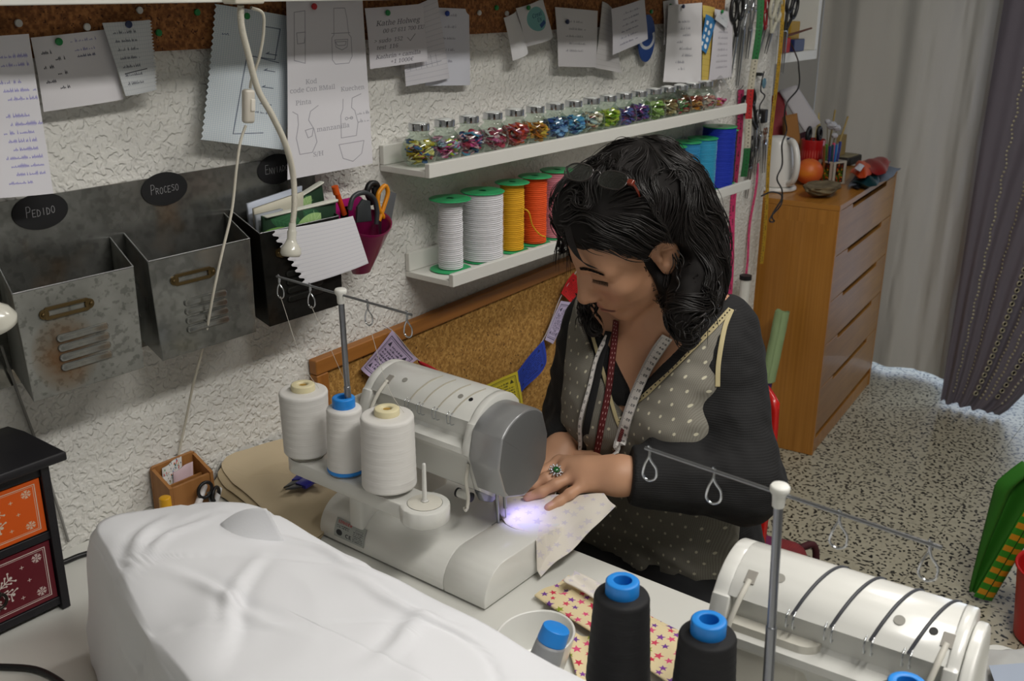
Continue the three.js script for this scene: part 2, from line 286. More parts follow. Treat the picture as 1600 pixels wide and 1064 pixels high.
paper('plain white sheet under a blue pin right of the ruled sheet', [[684, 12], [734, 14], [733, 133], [664, 134]], 0.013, (x, w, h) => { fill(x, w, h, '#d0d2dc'); for (let k = 0; k < 5; k++) scrib(x, 60, 26 + k * 38, 90, 10, '#9899a8', k + 3); }, { curl: 0.006 });
paper('crumpled white card with a round teal sticker on it', [[806, 13], [849, -2], [863, 58], [822, 73]], 0.026, (x, w, h) => { fill(x, w, h, '#cdcdd0'); x.fillStyle = '#6fa5a4'; x.beginPath(); x.ellipse(138, 104, 92, 78, 0, 0, 7); x.fill(); ink(x, '#31586a', 3); x.font = 'italic bold 38px serif'; x.fillText('Creat', 94, 92); x.fillText('Us', 132, 126); x.fillStyle = '#2d4f80'; x.save(); x.translate(150, 150); x.rotate(-0.3); x.fillRect(-6, -8, 66, 26); x.restore(); }, { bend: 0.01 });
paper('small bent scrap of white paper left of the teal sticker card', [[787, 28], [812, 13], [823, 78], [801, 95]], 0.02, (x, w, h) => { fill(x, w, h, '#d6d6d8'); scrib(x, 70, 200, 70, 18, '#b0b0b4', 5); }, { bend: 0.012, curl: 0.02, w: 128, h: 128 });
paper('white note with a dark blue pin in its middle right of the sticker card', [[867, 11], [935, 17], [930, 105], [872, 104]], 0.022, (x, w, h) => { fill(x, w, h, '#cac8cb'); for (let k = 0; k < 5; k++) scrib(x, 50 + (k % 2) * 20, 60 + k * 32, 110, 11, '#8a8a90', k + 6); });
paper('narrow pale sheet tucked behind the two overlapping notes', [[941, 2], [957, 12], [969, 114], [929, 106]], 0.016, (x, w, h) => { fill(x, w, h, '#c4c2c2'); rules(x, w, h, 20, '#a9a7a7'); }, { w: 128, h: 256 });
paper('folded white note overlapping the blue oval card', [[955, 14], [1008, -2], [1011, 61], [957, 86]], 0.036, (x, w, h) => { fill(x, w, h, '#cfced6'); for (let k = 0; k < 6; k++) scrib(x, 80 - k * 6, 50 + k * 34, 130, 12, '#74748a', k + 2); }, { curl: 0.02 });
paper('white paper with a rounded top right of the blue oval card', [[1044, 8], [1098, 4], [1094, 130], [1036, 128]], 0.028, (x, w, h) => { fill(x, w, h, '#cfced0'); for (let k = 0; k < 8; k++) scrib(x, 70 + (k % 3) * 20, 60 + k * 22, 90 - (k % 4) * 16, 10, '#8c8c94', k + 5); }, { curl: 0.02 });
paper('pale sheet partly behind the white paper with a rounded top', [[1036, 2], [1060, -4], [1062, 60], [1037, 70]], 0.016, (x, w, h) => { fill(x, w, h, '#c6c5c8'); rules(x, w, h, 26, '#aaa'); }, { w: 128, h: 128 });
paper('narrow yellow strip of paper left of the last white note', [[1098, 8], [1118, 12], [1111, 129], [1096, 126]], 0.018, (x, w, h) => { fill(x, w, h, '#c9b15a'); rules(x, w, h, 20, '#a98f3e'); }, { w: 64, h: 256 });
paper('small blue card of white buttons on the yellow strip', [[1103, 22], [1120, 33], [1102, 85], [1092, 75]], 0.03, (x, w, h) => { fill(x, w, h, '#2f78b0'); x.fillStyle = '#dfe6ea'; for (let k = 0; k < 4; k++) { x.beginPath(); x.ellipse(78, 58 + k * 52, 20, 18, 0, 0, 7); x.fill(); x.fillRect(14, 40 + k * 52, 22, 30); } }, { w: 128, h: 256, name: 'button_card', cat: 'card', curl: 0 });
paper('last white note at the right end of the cork strip', [[1117, 14], [1146, 20], [1142, 120], [1107, 126]], 0.024, (x, w, h) => { fill(x, w, h, '#c9c7cd'); for (let k = 0; k < 8; k++) scrib(x, 60, 60 + k * 22, 130, 9, '#9c9aa4', k + 7); });
paper('tiny note stuck over the last white note', [[1120, 15], [1139, 28], [1134, 46], [1117, 30]], 0.036, (x, w, h) => { fill(x, w, h, '#c2c6ca'); scrib(x, 20, 60, 90, 16, '#7b8f9c', 4); }, { w: 128, h: 128, curl: 0 });
{ // blue oval card with a pale arc
  const P = onZ(1011, 60, 0.022), t = canvasTex(256, 512, (x, w, h) => { fill(x, w, h, '#22468c'); x.strokeStyle = '#c9ccd4'; x.lineWidth = 34; x.beginPath(); x.ellipse(128, 250, 108, 110, 0, -0.5, Math.PI * 0.93); x.stroke(); });
  const o = []; for (let i = 0; i < 40; i++) { const a = i / 40 * 2 * Math.PI; o.push([0.04 * Math.cos(a), 0.058 * Math.sin(a)]); }
  const g = ext(o, 0.003, 0, 'z'), p = g.attributes.position, u = g.attributes.uv; for (let i = 0; i < p.count; i++) u.setXY(i, p.getX(i) / 0.08 + 0.5, p.getY(i) / 0.116 + 0.5);
  g.translate(P.x, P.y, P.z - 0.003); solo('oval_card', 'blue oval card with a pale curved stripe behind a folded note', 'card', g, mat('#ffffff', 0.5, 0, { map: t }));
}
// push pins: each one a round head on a steel needle
const pinM = { white: mat('#c9c9c6', 0.35), green: mat('#147a3c', 0.35), blue: mat('#22429a', 0.35), red: mat('#b21f2b', 0.35), navy: mat('#1d2a4e', 0.35) };
const pinHead = lathe([[0.0001, 0.006], [0.0045, 0.0058], [0.0052, 0.0046], [0.0052, 0.0022], [0.004, 0.0004], [0.0001, 0]], 0, 0, 0, 16).rotateX(Math.PI / 2), pinNeedle = cyl(0.0005, 0.0005, 0.008, 0, -0.008, 0, 6).rotateX(Math.PI / 2);
for (const [x, y, c, where, z] of [
  [27, 36, 'white', 'bare cork at the far left end above the large handwritten sheet'], [134, 42, 'white', 'bare cork above the note with black scribbles'], [216, 16, 'white', 'bare cork just above the small squared page'], [90, 65, 'green', 'the top of the note with black scribbles', 0.024],
  [199, 38, 'navy', 'the top of the small torn squared page', 0.036], [246, 51, 'green', 'bare cork at the right edge of the small squared page'], [306, 19, 'green', 'bare cork left of the big squared sheet'], [384, 25, 'green', 'the big squared sheet behind the lamp stem', 0.026],
  [489, 10, 'red', 'the top of the tall bottle sketches', 0.044], [604, 20, 'green', 'the square note with the heading Kathe', 0.038], [697, 21, 'blue', 'the plain white sheet right of the ruled sheet', 0.02], [747, 20, 'white', 'bare cork left of the crumpled sticker card'],
  [790, 21, 'white', 'the corner of the small bent scrap of paper'], [774, 12, 'green', 'bare cork between two white pins'], [824, 12, 'green', 'the crumpled card with a teal sticker', 0.034], [885, 34, 'navy', 'the middle of a white note', 0.03], [1016, 18, 'green', 'the blue oval card', 0.026], [1046, 9, 'green', 'the pale sheet beside the blue oval card', 0.02],
  [1066, 10, 'navy', 'the white paper with a rounded top', 0.036], [1127, 18, 'green', 'the tiny note at the right end of the strip', 0.04]]) {
  const t = thing('push_pin', `${c === 'navy' ? 'dark blue' : c} push pin in ${where}`, 'pin', 'push pins', onZ(x, y, z ?? 0.013));
  part('head', pinHead, pinM[c], t); part('needle', pinNeedle, M.steel, t);
}
// ---------- galvanised wall organiser ----------
const zincTex = dataTex(512, 512, (u, v) => { const f = fbm(u, v, 5, 4, 41), g = fbm(u, v, 16, 3, 43), s = fbm(u, v, 40, 2, 45), r = Math.max(0, fbm(u, v, 4, 3, 51) - 0.6) * 4; const k = 108 + 56 * f + 34 * (g - 0.5) - 12 * Math.max(0, Math.min(1, (s - 0.56) * 9)); return [k + 26 * r, k + 1, k - 3 - 22 * r]; }, true);
zincTex.repeat.set(1 / 0.34, 1 / 0.34);
const rustTex = dataTex(512, 512, (u, v) => { const f = fbm(u, v, 4, 4, 61), s = fbm(u, v, 24, 3, 65), d = Math.max(0, 1 - Math.hypot((u - 0.33) * 1.6, (v - 0.36) * 1.2) * 2.1) * (0.4 + f), k = 106 + 44 * f - 24 * Math.max(0, Math.min(1, (s - 0.58) * 8)); return mix([k, k + 1, k - 4], [104, 74, 46], Math.min(0.9, d * (0.9 + 0.9 * s))); }, true);
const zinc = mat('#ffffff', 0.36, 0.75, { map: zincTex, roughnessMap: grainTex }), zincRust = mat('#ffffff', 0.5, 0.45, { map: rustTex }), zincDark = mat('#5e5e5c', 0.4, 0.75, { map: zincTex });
{
  const o = thing('wall_organizer', 'galvanised metal wall organiser with three letter pockets and oval chalk labels', 'wall organizer');
  part('back_panel', uvm(bx(0.5, 1.245, 1.03, 1.295, 0.002, 0.006)), zinc, o);
  const brass = mat('#5a4a2c', 0.4, 0.7);
  // front corners at z = 0.12, back corners on the panel
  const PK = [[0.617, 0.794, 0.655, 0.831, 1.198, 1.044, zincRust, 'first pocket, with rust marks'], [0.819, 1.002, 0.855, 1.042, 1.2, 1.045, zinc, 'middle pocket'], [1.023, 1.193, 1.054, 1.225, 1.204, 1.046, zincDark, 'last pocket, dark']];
  PK.forEach(([a, b, c, d, y1, y0, m, lab]) => {
    const zf = 0.12, q = [V(a, y1, zf), V(b, y1, zf), V(b - 0.002, y0, zf), V(a + 0.006, y0, zf)], k = [V(c, y1 + 0.018, 0.0065), V(d, y1 + 0.018, 0.0065), V(d, y0 + 0.01, 0.0065), V(c, y0 + 0.01, 0.0065)];
    const pl = (e, n = 8) => uvm(sheet((u, v) => bil(e, u, v), n, n, 0.0012), 1);
    const fr = sheet((u, v) => bil(q, u, v), 8, 8, 0.0012); const fu = fr.attributes.uv; for (let i = 0; i < fu.count; i++) fu.setXY(i, fu.getX(i), 1 - fu.getY(i));
    const p = part('pocket', [m === zincRust ? fr : pl(q), pl([q[0], k[0], k[3], q[3]]), pl([k[1], q[1], q[2], k[2]]), pl([q[3], q[2], k[2], k[3]])], m, o, lab);
    const lip = (s, e) => rod(s, e, 0.0012, 6);
    part('rolled_edge', [lip(q[0], q[1]), lip(q[0], k[0]), lip(q[1], k[1])], M.steel, p);
    const pt = (u, v) => bil(q, u, v).setZ(zf + 0.0006);
    // brass label frame
    const f0 = pt(0.39, 0.24), w = 0.066, h = 0.018, fr2 = ext(rr(-w / 2, w / 2, -h / 2, h / 2, 0.004), 0.003, 0.0008, 'z', [rr(-w / 2 + 0.006, w / 2 - 0.006, -h / 2 + 0.005, h / 2 - 0.005, 0.001).reverse()]);
    const ears = [-1, 1].map((s) => cyl(0.007, 0.007, 0.0025, 0, 0, 0, 16).rotateX(Math.PI / 2).translate(s * w / 2, 0, 0)), heads = [-1, 1].map((s) => ball(0.0028, s * (w / 2 + 0.002), 0, 0.003, 1, 1, 0.7, 10));
    const g = merge([fr2, ...ears, ...heads]); g.translate(f0.x, f0.y, f0.z); part('label_frame', g, brass, p);
    // pressed louvres
    for (let i = 0; i < 4; i++) {
      const c0 = pt(0.49, 0.49 + i * 0.092), L = 0.078, gl = new THREE.SphereGeometry(1, 24, 12, 0, Math.PI * 2, 0, Math.PI / 2);
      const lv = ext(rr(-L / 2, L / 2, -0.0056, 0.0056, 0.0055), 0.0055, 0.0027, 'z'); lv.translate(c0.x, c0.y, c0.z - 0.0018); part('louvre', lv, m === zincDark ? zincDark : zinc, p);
    }
  });
  [['PEDIDO', 63, 330, 0.083, 'P'], ['PROCESO', 257, 295, 0.083, 'P'], ['ENVIADO', 432, 264, 0.083, 'E']].forEach(([word, x, y, w]) => {
    const P = onZ(x, y, 0.0066), t = canvasTex(256, 160, (c) => { fill(c, 256, 160, '#101013'); c.strokeStyle = '#9a9a9c'; c.lineWidth = 2.6; c.lineCap = 'round'; let X = 128 - (word.length * 22) / 2; const y0 = 100;
      [...word].forEach((ch, i) => { const hgt = i ? 30 : 46, dy = ((i * 37) % 5) - 2, wd = i ? 15 : 20; glyph(c, ch, X, y0 + dy - i * 0.6, wd, hgt); X += wd + 7; }); });
    const o2 = []; for (let i = 0; i < 36; i++) { const a = i / 36 * 2 * Math.PI; o2.push([w / 2 * Math.cos(a), 0.026 * Math.sin(a)]); }
    const g = ext(o2, 0.0012, 0, 'z'), p = g.attributes.position, u = g.attributes.uv; for (let i = 0; i < p.count; i++) u.setXY(i, p.getX(i) / w + 0.5, p.getY(i) / 0.052 + 0.5);
    g.translate(P.x, P.y, P.z); part('chalk_label', g, mat('#ffffff', 0.8, 0, { map: t }), o, 'black oval label chalked ' + word);
  });
}
function glyph(c, ch, x, y, w, h) {                      // one chalk capital drawn in strokes
  const L = (...p) => { c.beginPath(); p.forEach((q, i) => (i ? c.lineTo(x + q[0] * w, y - q[1] * h) : c.moveTo(x + q[0] * w, y - q[1] * h))); c.stroke(); };
  const A = (cx, cy, rx, ry, a, b) => { c.beginPath(); c.ellipse(x + cx * w, y - cy * h, rx * w, ry * h, 0, a, b); c.stroke(); };
  if (ch === 'P') { L([0, 0], [0.1, 1], [0.7, 1], [1, 0.8], [0.8, 0.5], [0.05, 0.45]); }
  if (ch === 'E') { L([1, 1], [0.05, 1], [0, 0], [1, 0]); L([0, 0.5], [0.8, 0.52]); }
  if (ch === 'D') { L([0, 0], [0.05, 1], [0.7, 0.85], [1, 0.5], [0.7, 0.1], [0, 0]); }
  if (ch === 'I') L([0.5, 0], [0.5, 1]);
  if (ch === 'O') A(0.5, 0.5, 0.5, 0.5, 0, 7);
  if (ch === 'R') { L([0, 0], [0, 1], [0.9, 0.85], [0.7, 0.5], [0, 0.45]); L([0.4, 0.45], [1, 0]); }
  if (ch === 'C') A(0.6, 0.5, 0.5, 0.5, 0.8, 5.4);
  if (ch === 'S') L([1, 0.9], [0.3, 1], [0, 0.75], [0.9, 0.4], [0.8, 0.05], [0, 0.08]);
  if (ch === 'N') L([0, 0], [0, 1], [1, 0], [1, 1]);
  if (ch === 'V') L([0, 1], [0.5, 0], [1, 1]);
  if (ch === 'A') { L([0, 0], [0.5, 1], [1, 0]); L([0.2, 0.4], [0.8, 0.4]); }
}
// papers, magazines and a leaf-print pouch in the last pocket
const leafTex = canvasTex(512, 256, (x, w, h) => { fill(x, w, h, '#14361f'); const leaf = (cx, cy, l, a, c, v) => { x.save(); x.translate(cx, cy); x.rotate(a); x.fillStyle = c; x.beginPath(); x.moveTo(0, 0); x.bezierCurveTo(l * 0.3, -l * 0.5, l * 0.8, -l * 0.4, l, 0); x.bezierCurveTo(l * 0.8, l * 0.3, l * 0.3, l * 0.4, 0, 0); x.fill(); ink(x, v, 2); poly(x, [[0, 0], [l, 0]]); for (let i = 1; i < 7; i++) { poly(x, [[l * i / 8, 0], [l * (i + 1.3) / 8, -l * 0.22]]); poly(x, [[l * i / 8, 0], [l * (i + 1.3) / 8, l * 0.18]]); } x.restore(); };
  leaf(40, 40, 220, 0.5, '#245a35', '#3d7a4c'); leaf(250, 20, 180, 0.8, '#1f5030', '#36704a'); leaf(-40, 225, 260, -0.12, '#7fb25a', '#c4dca6'); leaf(195, 230, 250, -0.75, '#96bb78', '#c8d8a8'); leaf(480, 150, 150, 2.2, '#2d6a3c', '#4b8a58'); });
{
  const pouch = (c, z, label, sag) => {
    const P = c.map(([x, y, dz]) => onZ(x, y, z + (dz || 0)));
    const t = thing('zip_pouch', label, 'pouch', 'leaf print pouches in the last pocket');
    const g = sheet((u, v) => { const p = bil(P, u, v); p.z += sag * Math.sin(Math.PI * u) * Math.sin(Math.PI * Math.min(1, v * 0.8 + 0.2)); return p; }, 14, 10, 0.01), uv = g.attributes.uv;
    for (let i = 0; i < uv.count; i++) uv.setY(i, 1 - uv.getY(i));
    part('cloth', g, mat('#ffffff', 0.8, 0, { map: leafTex }), t);
    part('zip_edge', sheet((u, v) => { const p = bil(P, u, -0.03 + 0.07 * v); p.z += 0.006; return p; }, 14, 2, 0.012), mat('#d6d8cc', 0.7), t);
  };
  pouch([[410, 338], [521, 312], [522, 375], [410, 375]], 0.1, 'green leaf-print pouch with a pale zip edge, in front', 0.01);
  pouch([[424, 330], [499, 284], [506, 330], [424, 352]], 0.055, 'green leaf-print pouch with a pale zip edge, behind the other', 0.004);
  for (const [c, z, m, lab] of [
    [[[386, 318], [470, 290], [470, 370], [392, 372]], 0.04, '#c6cede', 'bluish white brochure at the back of the last pocket'],
    [[[396, 326], [472, 300], [472, 375], [400, 372]], 0.065, '#c9c5b4', 'cream brochure in the last pocket behind the front pouch'],
    [[[399, 336], [440, 326], [440, 380], [402, 378]], 0.08, '#9aa0a8', 'grey brochure at the left side of the last pocket']]) {
    const P = c.map(([x, y]) => onZ(x, y, z)); solo('brochure', lab, 'brochure', sheet((u, v) => bil(P, u, v), 6, 6, 0.007), mat(m, 0.7), 'brochures in the last pocket');
  }
  // spiral note page hanging over the front of the pocket
  const t = canvasTex(256, 256, (x, w, h) => { fill(x, w, h, '#dddde2'); rules(x, w, h, 18, '#b9bcc8'); });
  const P = [[424, 361], [551, 337], [579, 412], [480, 446]].map(([x, y]) => onZ(x, y, 0.135));
  const g = sheet((u, v) => { const p = bil(P, u, v); p.z += 0.006 * Math.sin(3 * u) - 0.006 * v; if (u === 0) p.x += (Math.round(v * 36) % 4 < 2) ? 0.006 : -0.002; const e = Math.hypot(Math.max(0, u - 0.9), Math.max(0, 0.1 - v)); if (e > 0.1) p.lerp(bil(P, 0.9, 0.1), 0.03); return p; }, 12, 36, 0.0006), uv = g.attributes.uv;
  for (let i = 0; i < uv.count; i++) uv.setY(i, 1 - uv.getY(i));
  solo('ruled_page', 'ruled page torn from a spiral pad hanging over the dark pocket', 'paper', g, mat('#ffffff', 0.85, 0, { map: t }));
}
{ // magenta wall cup and what it holds
  const c = onZ(564, 345, 0.085), cup = thing('wall_cup', 'magenta plastic wall cup hung beside the metal organiser', 'cup');
  // a tapering cup with a slanted rim: high at the wall, low in front
  const N = 40, H = 14, P = [], I = [];
  const ring = (v, r, out) => { for (let i = 0; i <= N; i++) { const a = i / N * 2 * Math.PI, k = 0.3 + 0.7 * v, top = 0.014 * -Math.sin(a) + 0.004 * Math.cos(2 * a); P.push(c.x + 0.02 * (1 - v) + Math.cos(a) * (0.062 * k - out), c.y - 0.105 + (0.105 + top) * v, c.z - 0.026 * (1 - v) + Math.sin(a) * (0.05 * k - out)); } };
  for (let j = 0; j <= H; j++) ring(j / H, 1, 0); for (let j = H; j >= 0; j--) ring(Math.max(0.02, j / H), 1, 0.0025);
  const rows = 2 * H + 2; for (let j = 0; j < rows - 1; j++) for (let i = 0; i < N; i++) { const a = j * (N + 1) + i, b = a + N + 1; I.push(a, b, a + 1, a + 1, b, b + 1); }
  const g = new THREE.BufferGeometry(); g.setAttribute('position', new THREE.Float32BufferAttribute(P, 3)); g.setIndex(I); g.computeVertexNormals();
  part('body', [g, cyl(0.013, 0.014, 0.004, c.x + 0.02, c.y - 0.102, c.z - 0.026, 24)], mat('#86114f', 0.32, 0, { clearcoat: 0.4 }), cup);
  part('back_tab', ext(rr(-0.055, 0.055, -0.03, 0.03, 0.015), 0.004, 0.001, 'z').translate(c.x - 0.004, c.y + 0.004, 0.038), mat('#a6106c', 0.35), cup);
  part('hook', bx(c.x - 0.01, c.x + 0.01, c.y - 0.03, c.y + 0.02, 0.0005, 0.042), mat('#86114f', 0.35), cup);
  const q = (x, y, dz = 0) => onZ(x, y, c.z + dz);
  const sc = thing('scissors', 'black and orange handled scissors standing in the magenta wall cup', 'scissors');
  part('handle', tube([q(600, 340), q(592, 325), q(591, 303), q(602, 290), q(606, 300), q(600, 322), q(592, 345)], 0.0042, 40, 10), mat('#d98a10', 0.4), sc, 'orange handle');
  part('grip', [tube([q(582, 318, -0.01), q(574, 300, -0.01), q(578, 288, -0.01), q(588, 288, -0.01), q(590, 300, -0.01), q(588, 320, -0.01)], 0.006, 36, 10), rod(q(584, 292, -0.01), q(590, 330, -0.01), 0.006)], M.black, sc, 'black handle');
  part('blade', ext([[-0.006, 0], [0.006, 0], [0.001, -0.05]], 0.002, 0, 'z').translate(q(592, 340).x, q(592, 340).y, q(592, 340).z), M.steel, sc);
  const d2 = thing('tape_dispenser', 'round dark grey handle loop in the magenta wall cup', 'scissors');
  part('loop', tube([q(546, 328, 0.012), q(552, 308, 0.012), q(568, 301, 0.012), q(584, 310, 0.012), q(589, 330, 0.012), q(588, 350, 0.012)], 0.0045, 40, 10), mat('#33373a', 0.4), d2);
  part('plate', ext([[-0.02, -0.02], [0.018, -0.024], [0.016, 0.014], [-0.002, 0.02], [-0.016, 0.008]], 0.006, 0.002, 'z').translate(q(566, 326, 0.006).x, q(566, 326).y, q(566, 326, 0.006).z), mat('#2e3234', 0.45), d2);
  const pen = thing('highlighter', 'transparent orange highlighter pen in the magenta wall cup', 'pen');
  part('barrel', rod(q(538, 335, -0.004), q(526, 300, -0.004), 0.0052), mat('#c9480c', 0.25), pen); part('cap', rod(q(526, 303, -0.004), q(523, 291, -0.004), 0.0062), mat('#d4581a', 0.25), pen);
  solo('metal_ruler', 'grey metal ruler at the right side of the magenta wall cup', 'ruler', [sheet((u, v) => bil([q(606, 298, -0.012), q(619, 302, -0.012), q(611, 345, -0.012), q(598, 345, -0.012)], u, v), 2, 4, 0.0016)], mat('#7e8084', 0.4, 0.6));
}
// ---------- clip-on gooseneck lamps ----------
{
  const L = thing('gooseneck_lamp', 'cream clip-on gooseneck lamp hanging from the top shelf, with a switch on its cord', 'lamp');
  const cr = mat('#c9c4b6', 0.5), p = (x, y, z) => onZ(x, y, z);
  const c = p(378, 6, 0.212);
  part('clip', [box(0.05, 0.008, 0.03, c.x, c.y + 0.004, c.z + 0.004, 0.003), box(0.018, 0.06, 0.02, c.x + 0.004, c.y + 0.03, c.z, 0.004), box(0.024, 0.006, 0.06, c.x, c.y + 0.062, c.z - 0.025, 0.002)], cr, L);
  const path = [p(376, 8, 0.214), p(377, 38, 0.21), p(388, 85, 0.205), p(403, 140, 0.2), p(425, 180, 0.197), p(447, 228, 0.192), p(458, 275, 0.18), p(460, 320, 0.185), p(457, 352, 0.188)];
  const curve = new THREE.CatmullRomCurve3(path), NS = 190, rings = new THREE.TubeGeometry(curve, NS * 3, 0.0046, 10);
  const rp = rings.attributes.position, ctr = new THREE.Vector3();
  for (let i = 0; i < rp.count; i++) { const k = Math.floor(i / 11), t = k / (NS * 3); curve.getPointAt(t, ctr); const s = k % 3 === 0 ? 0.86 : 1.06; rp.setXYZ(i, ctr.x + (rp.getX(i) - ctr.x) * s, ctr.y + (rp.getY(i) - ctr.y) * s, ctr.z + (rp.getZ(i) - ctr.z) * s); }
  rings.computeVertexNormals(); part('gooseneck', rings, cr, L);
  const a = p(457, 348, 0.188), b = p(454, 400, 0.19), h = a.distanceTo(b), d = b.clone().sub(a).normalize();
  const head = lathe([[0.0055, 0], [0.0058, -0.008], [0.0064, -0.012], [0.0075, -0.013], [0.007, -0.024], [0.0095, -0.03], [0.0155, -0.038], [0.0165, -0.046], [0.014, -0.05], [0.011, -0.0505]].map(([r, y]) => [r, y * h / 0.05]), 0, 0, 0, 32);
  head.applyQuaternion(new THREE.Quaternion().setFromUnitVectors(V(0, -1, 0), d)); head.translate(a.x, a.y, a.z); part('lamp_head', head, mat('#d0cec2', 0.25, 0, { clearcoat: 0.6 }), L);
  part('cord', [tube([p(392, 12, 0.212), p(410, 20, 0.21), p(412, 48, 0.2), p(405, 90, 0.185), p(393, 125, 0.165), p(391, 137, 0.155)], 0.0022, 30, 8), tube([p(384, 196, 0.15), p(376, 220, 0.15), p(370, 260, 0.15), p(362, 330, 0.15), p(347, 395, 0.15), p(335, 450, 0.145), p(320, 530, 0.11), p(302, 600, 0.05), p(288, 668, 0.012), p(278, 716, 0.006)], 0.0021, 80, 8)], cr, L);
  const s0 = p(388, 166, 0.15), sw = part('cord_switch', box(0.019, 0.05, 0.013, 0, 0, 0, 0.005).rotateZ(-0.1).translate(s0.x, s0.y, s0.z), mat('#d2ccc0', 0.35), L);
  part('rocker', [box(0.008, 0.018, 0.004, 0.003, 0.002, 0.0065, 0.0015).rotateZ(-0.1).translate(s0.x, s0.y, s0.z)], mat('#e2ddd2', 0.35), sw);
}
{
  const L = thing('gooseneck_lamp', 'cream lamp head on a cord poking in at the left edge by the first pocket', 'lamp'), p = (x, y, z) => onZ(x, y, z), h = p(-8, 498, 0.2);
  const g = lathe([[0.006, 0.05], [0.0075, 0.028], [0.012, 0.018], [0.021, 0.008], [0.025, -0.004], [0.022, -0.012], [0.016, -0.0125]], 0, 0, 0, 32); g.rotateZ(0.35); g.translate(h.x, h.y, h.z);
  part('lamp_head', g, mat('#d0cec2', 0.25, 0, { clearcoat: 0.6 }), L); part('gooseneck', tube([V(h.x - 0.012, h.y + 0.045, h.z), V(h.x - 0.04, h.y + 0.14, h.z), V(h.x - 0.1, h.y + 0.3, h.z - 0.02)], 0.0046, 60, 10), mat('#c9c4b6', 0.5), L);
  solo('wall_cable', 'thin grey cord hanging on the wall behind the small black drawer chest', 'cord', tube([p(2, 540, 0.02), p(30, 620, 0.008), p(60, 700, 0.006), p(85, 775, 0.006), p(107, 846, 0.006)], 0.0022, 40, 8), mat('#8b8a86', 0.6));
}
// ---------- two picture ledges with jars and cord reels ----------
function ledge(label, x0, x1, y0, h) {
  const s = thing('picture_ledge', label, 'shelf', 'white picture ledges on the wall');
  part('bottom_board', bx(x0, x1, y0, y0 + 0.012, 0.001, 0.118, 0.0015), M.white, s);
  part('front_lip', bx(x0, x1, y0, y0 + h, 0.1185, 0.13, 0.0015), M.white, s);
  part('back_board', bx(x0, x1, y0 + 0.0125, y0 + 0.05, 0.001, 0.012, 0.0015), M.white, s);
}
ledge('upper white picture ledge carrying the row of button jars', 1.415, 2.745, 1.238, 0.027);
ledge('lower white picture ledge carrying the cord reels', 1.478, 2.815, 1.012, 0.026);
const jarBody = lathe([[0.0001, 0.0012], [0.02, 0.0005], [0.024, 0.002], [0.0305, 0.009], [0.0345, 0.02], [0.0352, 0.03], [0.0325, 0.043], [0.025, 0.054], [0.0192, 0.059], [0.0185, 0.063], [0.0215, 0.0645], [0.0222, 0.066], [0.0185, 0.0665]], 0, 0, 0, 40);
const jarBand = lathe([[0.0172, 0.068], [0.0195, 0.0672], [0.0203, 0.0682], [0.0203, 0.0795], [0.0195, 0.0808], [0.0165, 0.0808], [0.0165, 0.079]], 0, 0, 0, 36), jarTop = lathe([[0.0001, 0.084], [0.008, 0.0838], [0.0164, 0.0812], [0.0164, 0.079], [0.0001, 0.079]], 0, 0, 0, 30);
const glassM = mat('#e6eee8', 0.03, 0, { transmission: 1, thickness: 0, ior: 1.52 });
const starPts = (n, r1, r2) => { const o = []; for (let i = 0; i < 2 * n; i++) { const a = i * Math.PI / n + 0.3, r = i % 2 ? r2 : r1; o.push([r * Math.cos(a), r * Math.sin(a)]); } return o; };
const buttonShapes = [cyl(0.0068, 0.0068, 0.0022, 0, -0.0011, 0, 16), cyl(0.0088, 0.0088, 0.0024, 0, -0.0012, 0, 18), ext(starPts(5, 0.0095, 0.0048), 0.0026, 0), ext(starPts(6, 0.0085, 0.0062), 0.0026, 0), ext(rr(-0.006, 0.006, -0.005, 0.005, 0.002, 2), 0.0024, 0), cyl(0.0056, 0.0056, 0.002, 0, -0.001, 0, 14)].map(prep);
function heap(cols, n, fillTo) {
  const out = [], c = new THREE.Color(), q = new THREE.Quaternion(), e = new THREE.Euler();
  for (let k = 0; k < n; k++) {
    const g = buttonShapes[(rnd() * buttonShapes.length) | 0].clone(); e.set(rnd(-0.55, 0.55), rnd(0, 6.3), rnd(-0.55, 0.55)); g.applyQuaternion(q.setFromEuler(e)); g.scale(1.12, 1.12, 1.12);
    let X = 0, Y = 0, Z = 0; do { const th = rnd(0, 6.283), cz = rnd(-1, 1), R = 0.0245 * Math.cbrt(rnd(0.25, 1)), s = Math.sqrt(1 - cz * cz); X = R * s * Math.cos(th); Z = R * s * Math.sin(th); Y = 0.0295 + R * cz; } while (Y > fillTo - 0.004);
    g.translate(X, Y, Z); c.set(cols[(rnd() * cols.length) | 0]); c.multiplyScalar(rnd(0.75, 1.1));
    const N = g.attributes.position.count, f = new Float32Array(N * 3); for (let i = 0; i < N; i++) f.set([c.r, c.g, c.b], i * 3); g.setAttribute('color', new THREE.BufferAttribute(f, 3)); out.push(g);
  }
  return mergeGeometries(out);
}
const btnM = mat('#ffffff', 0.4, 0, { vertexColors: true });
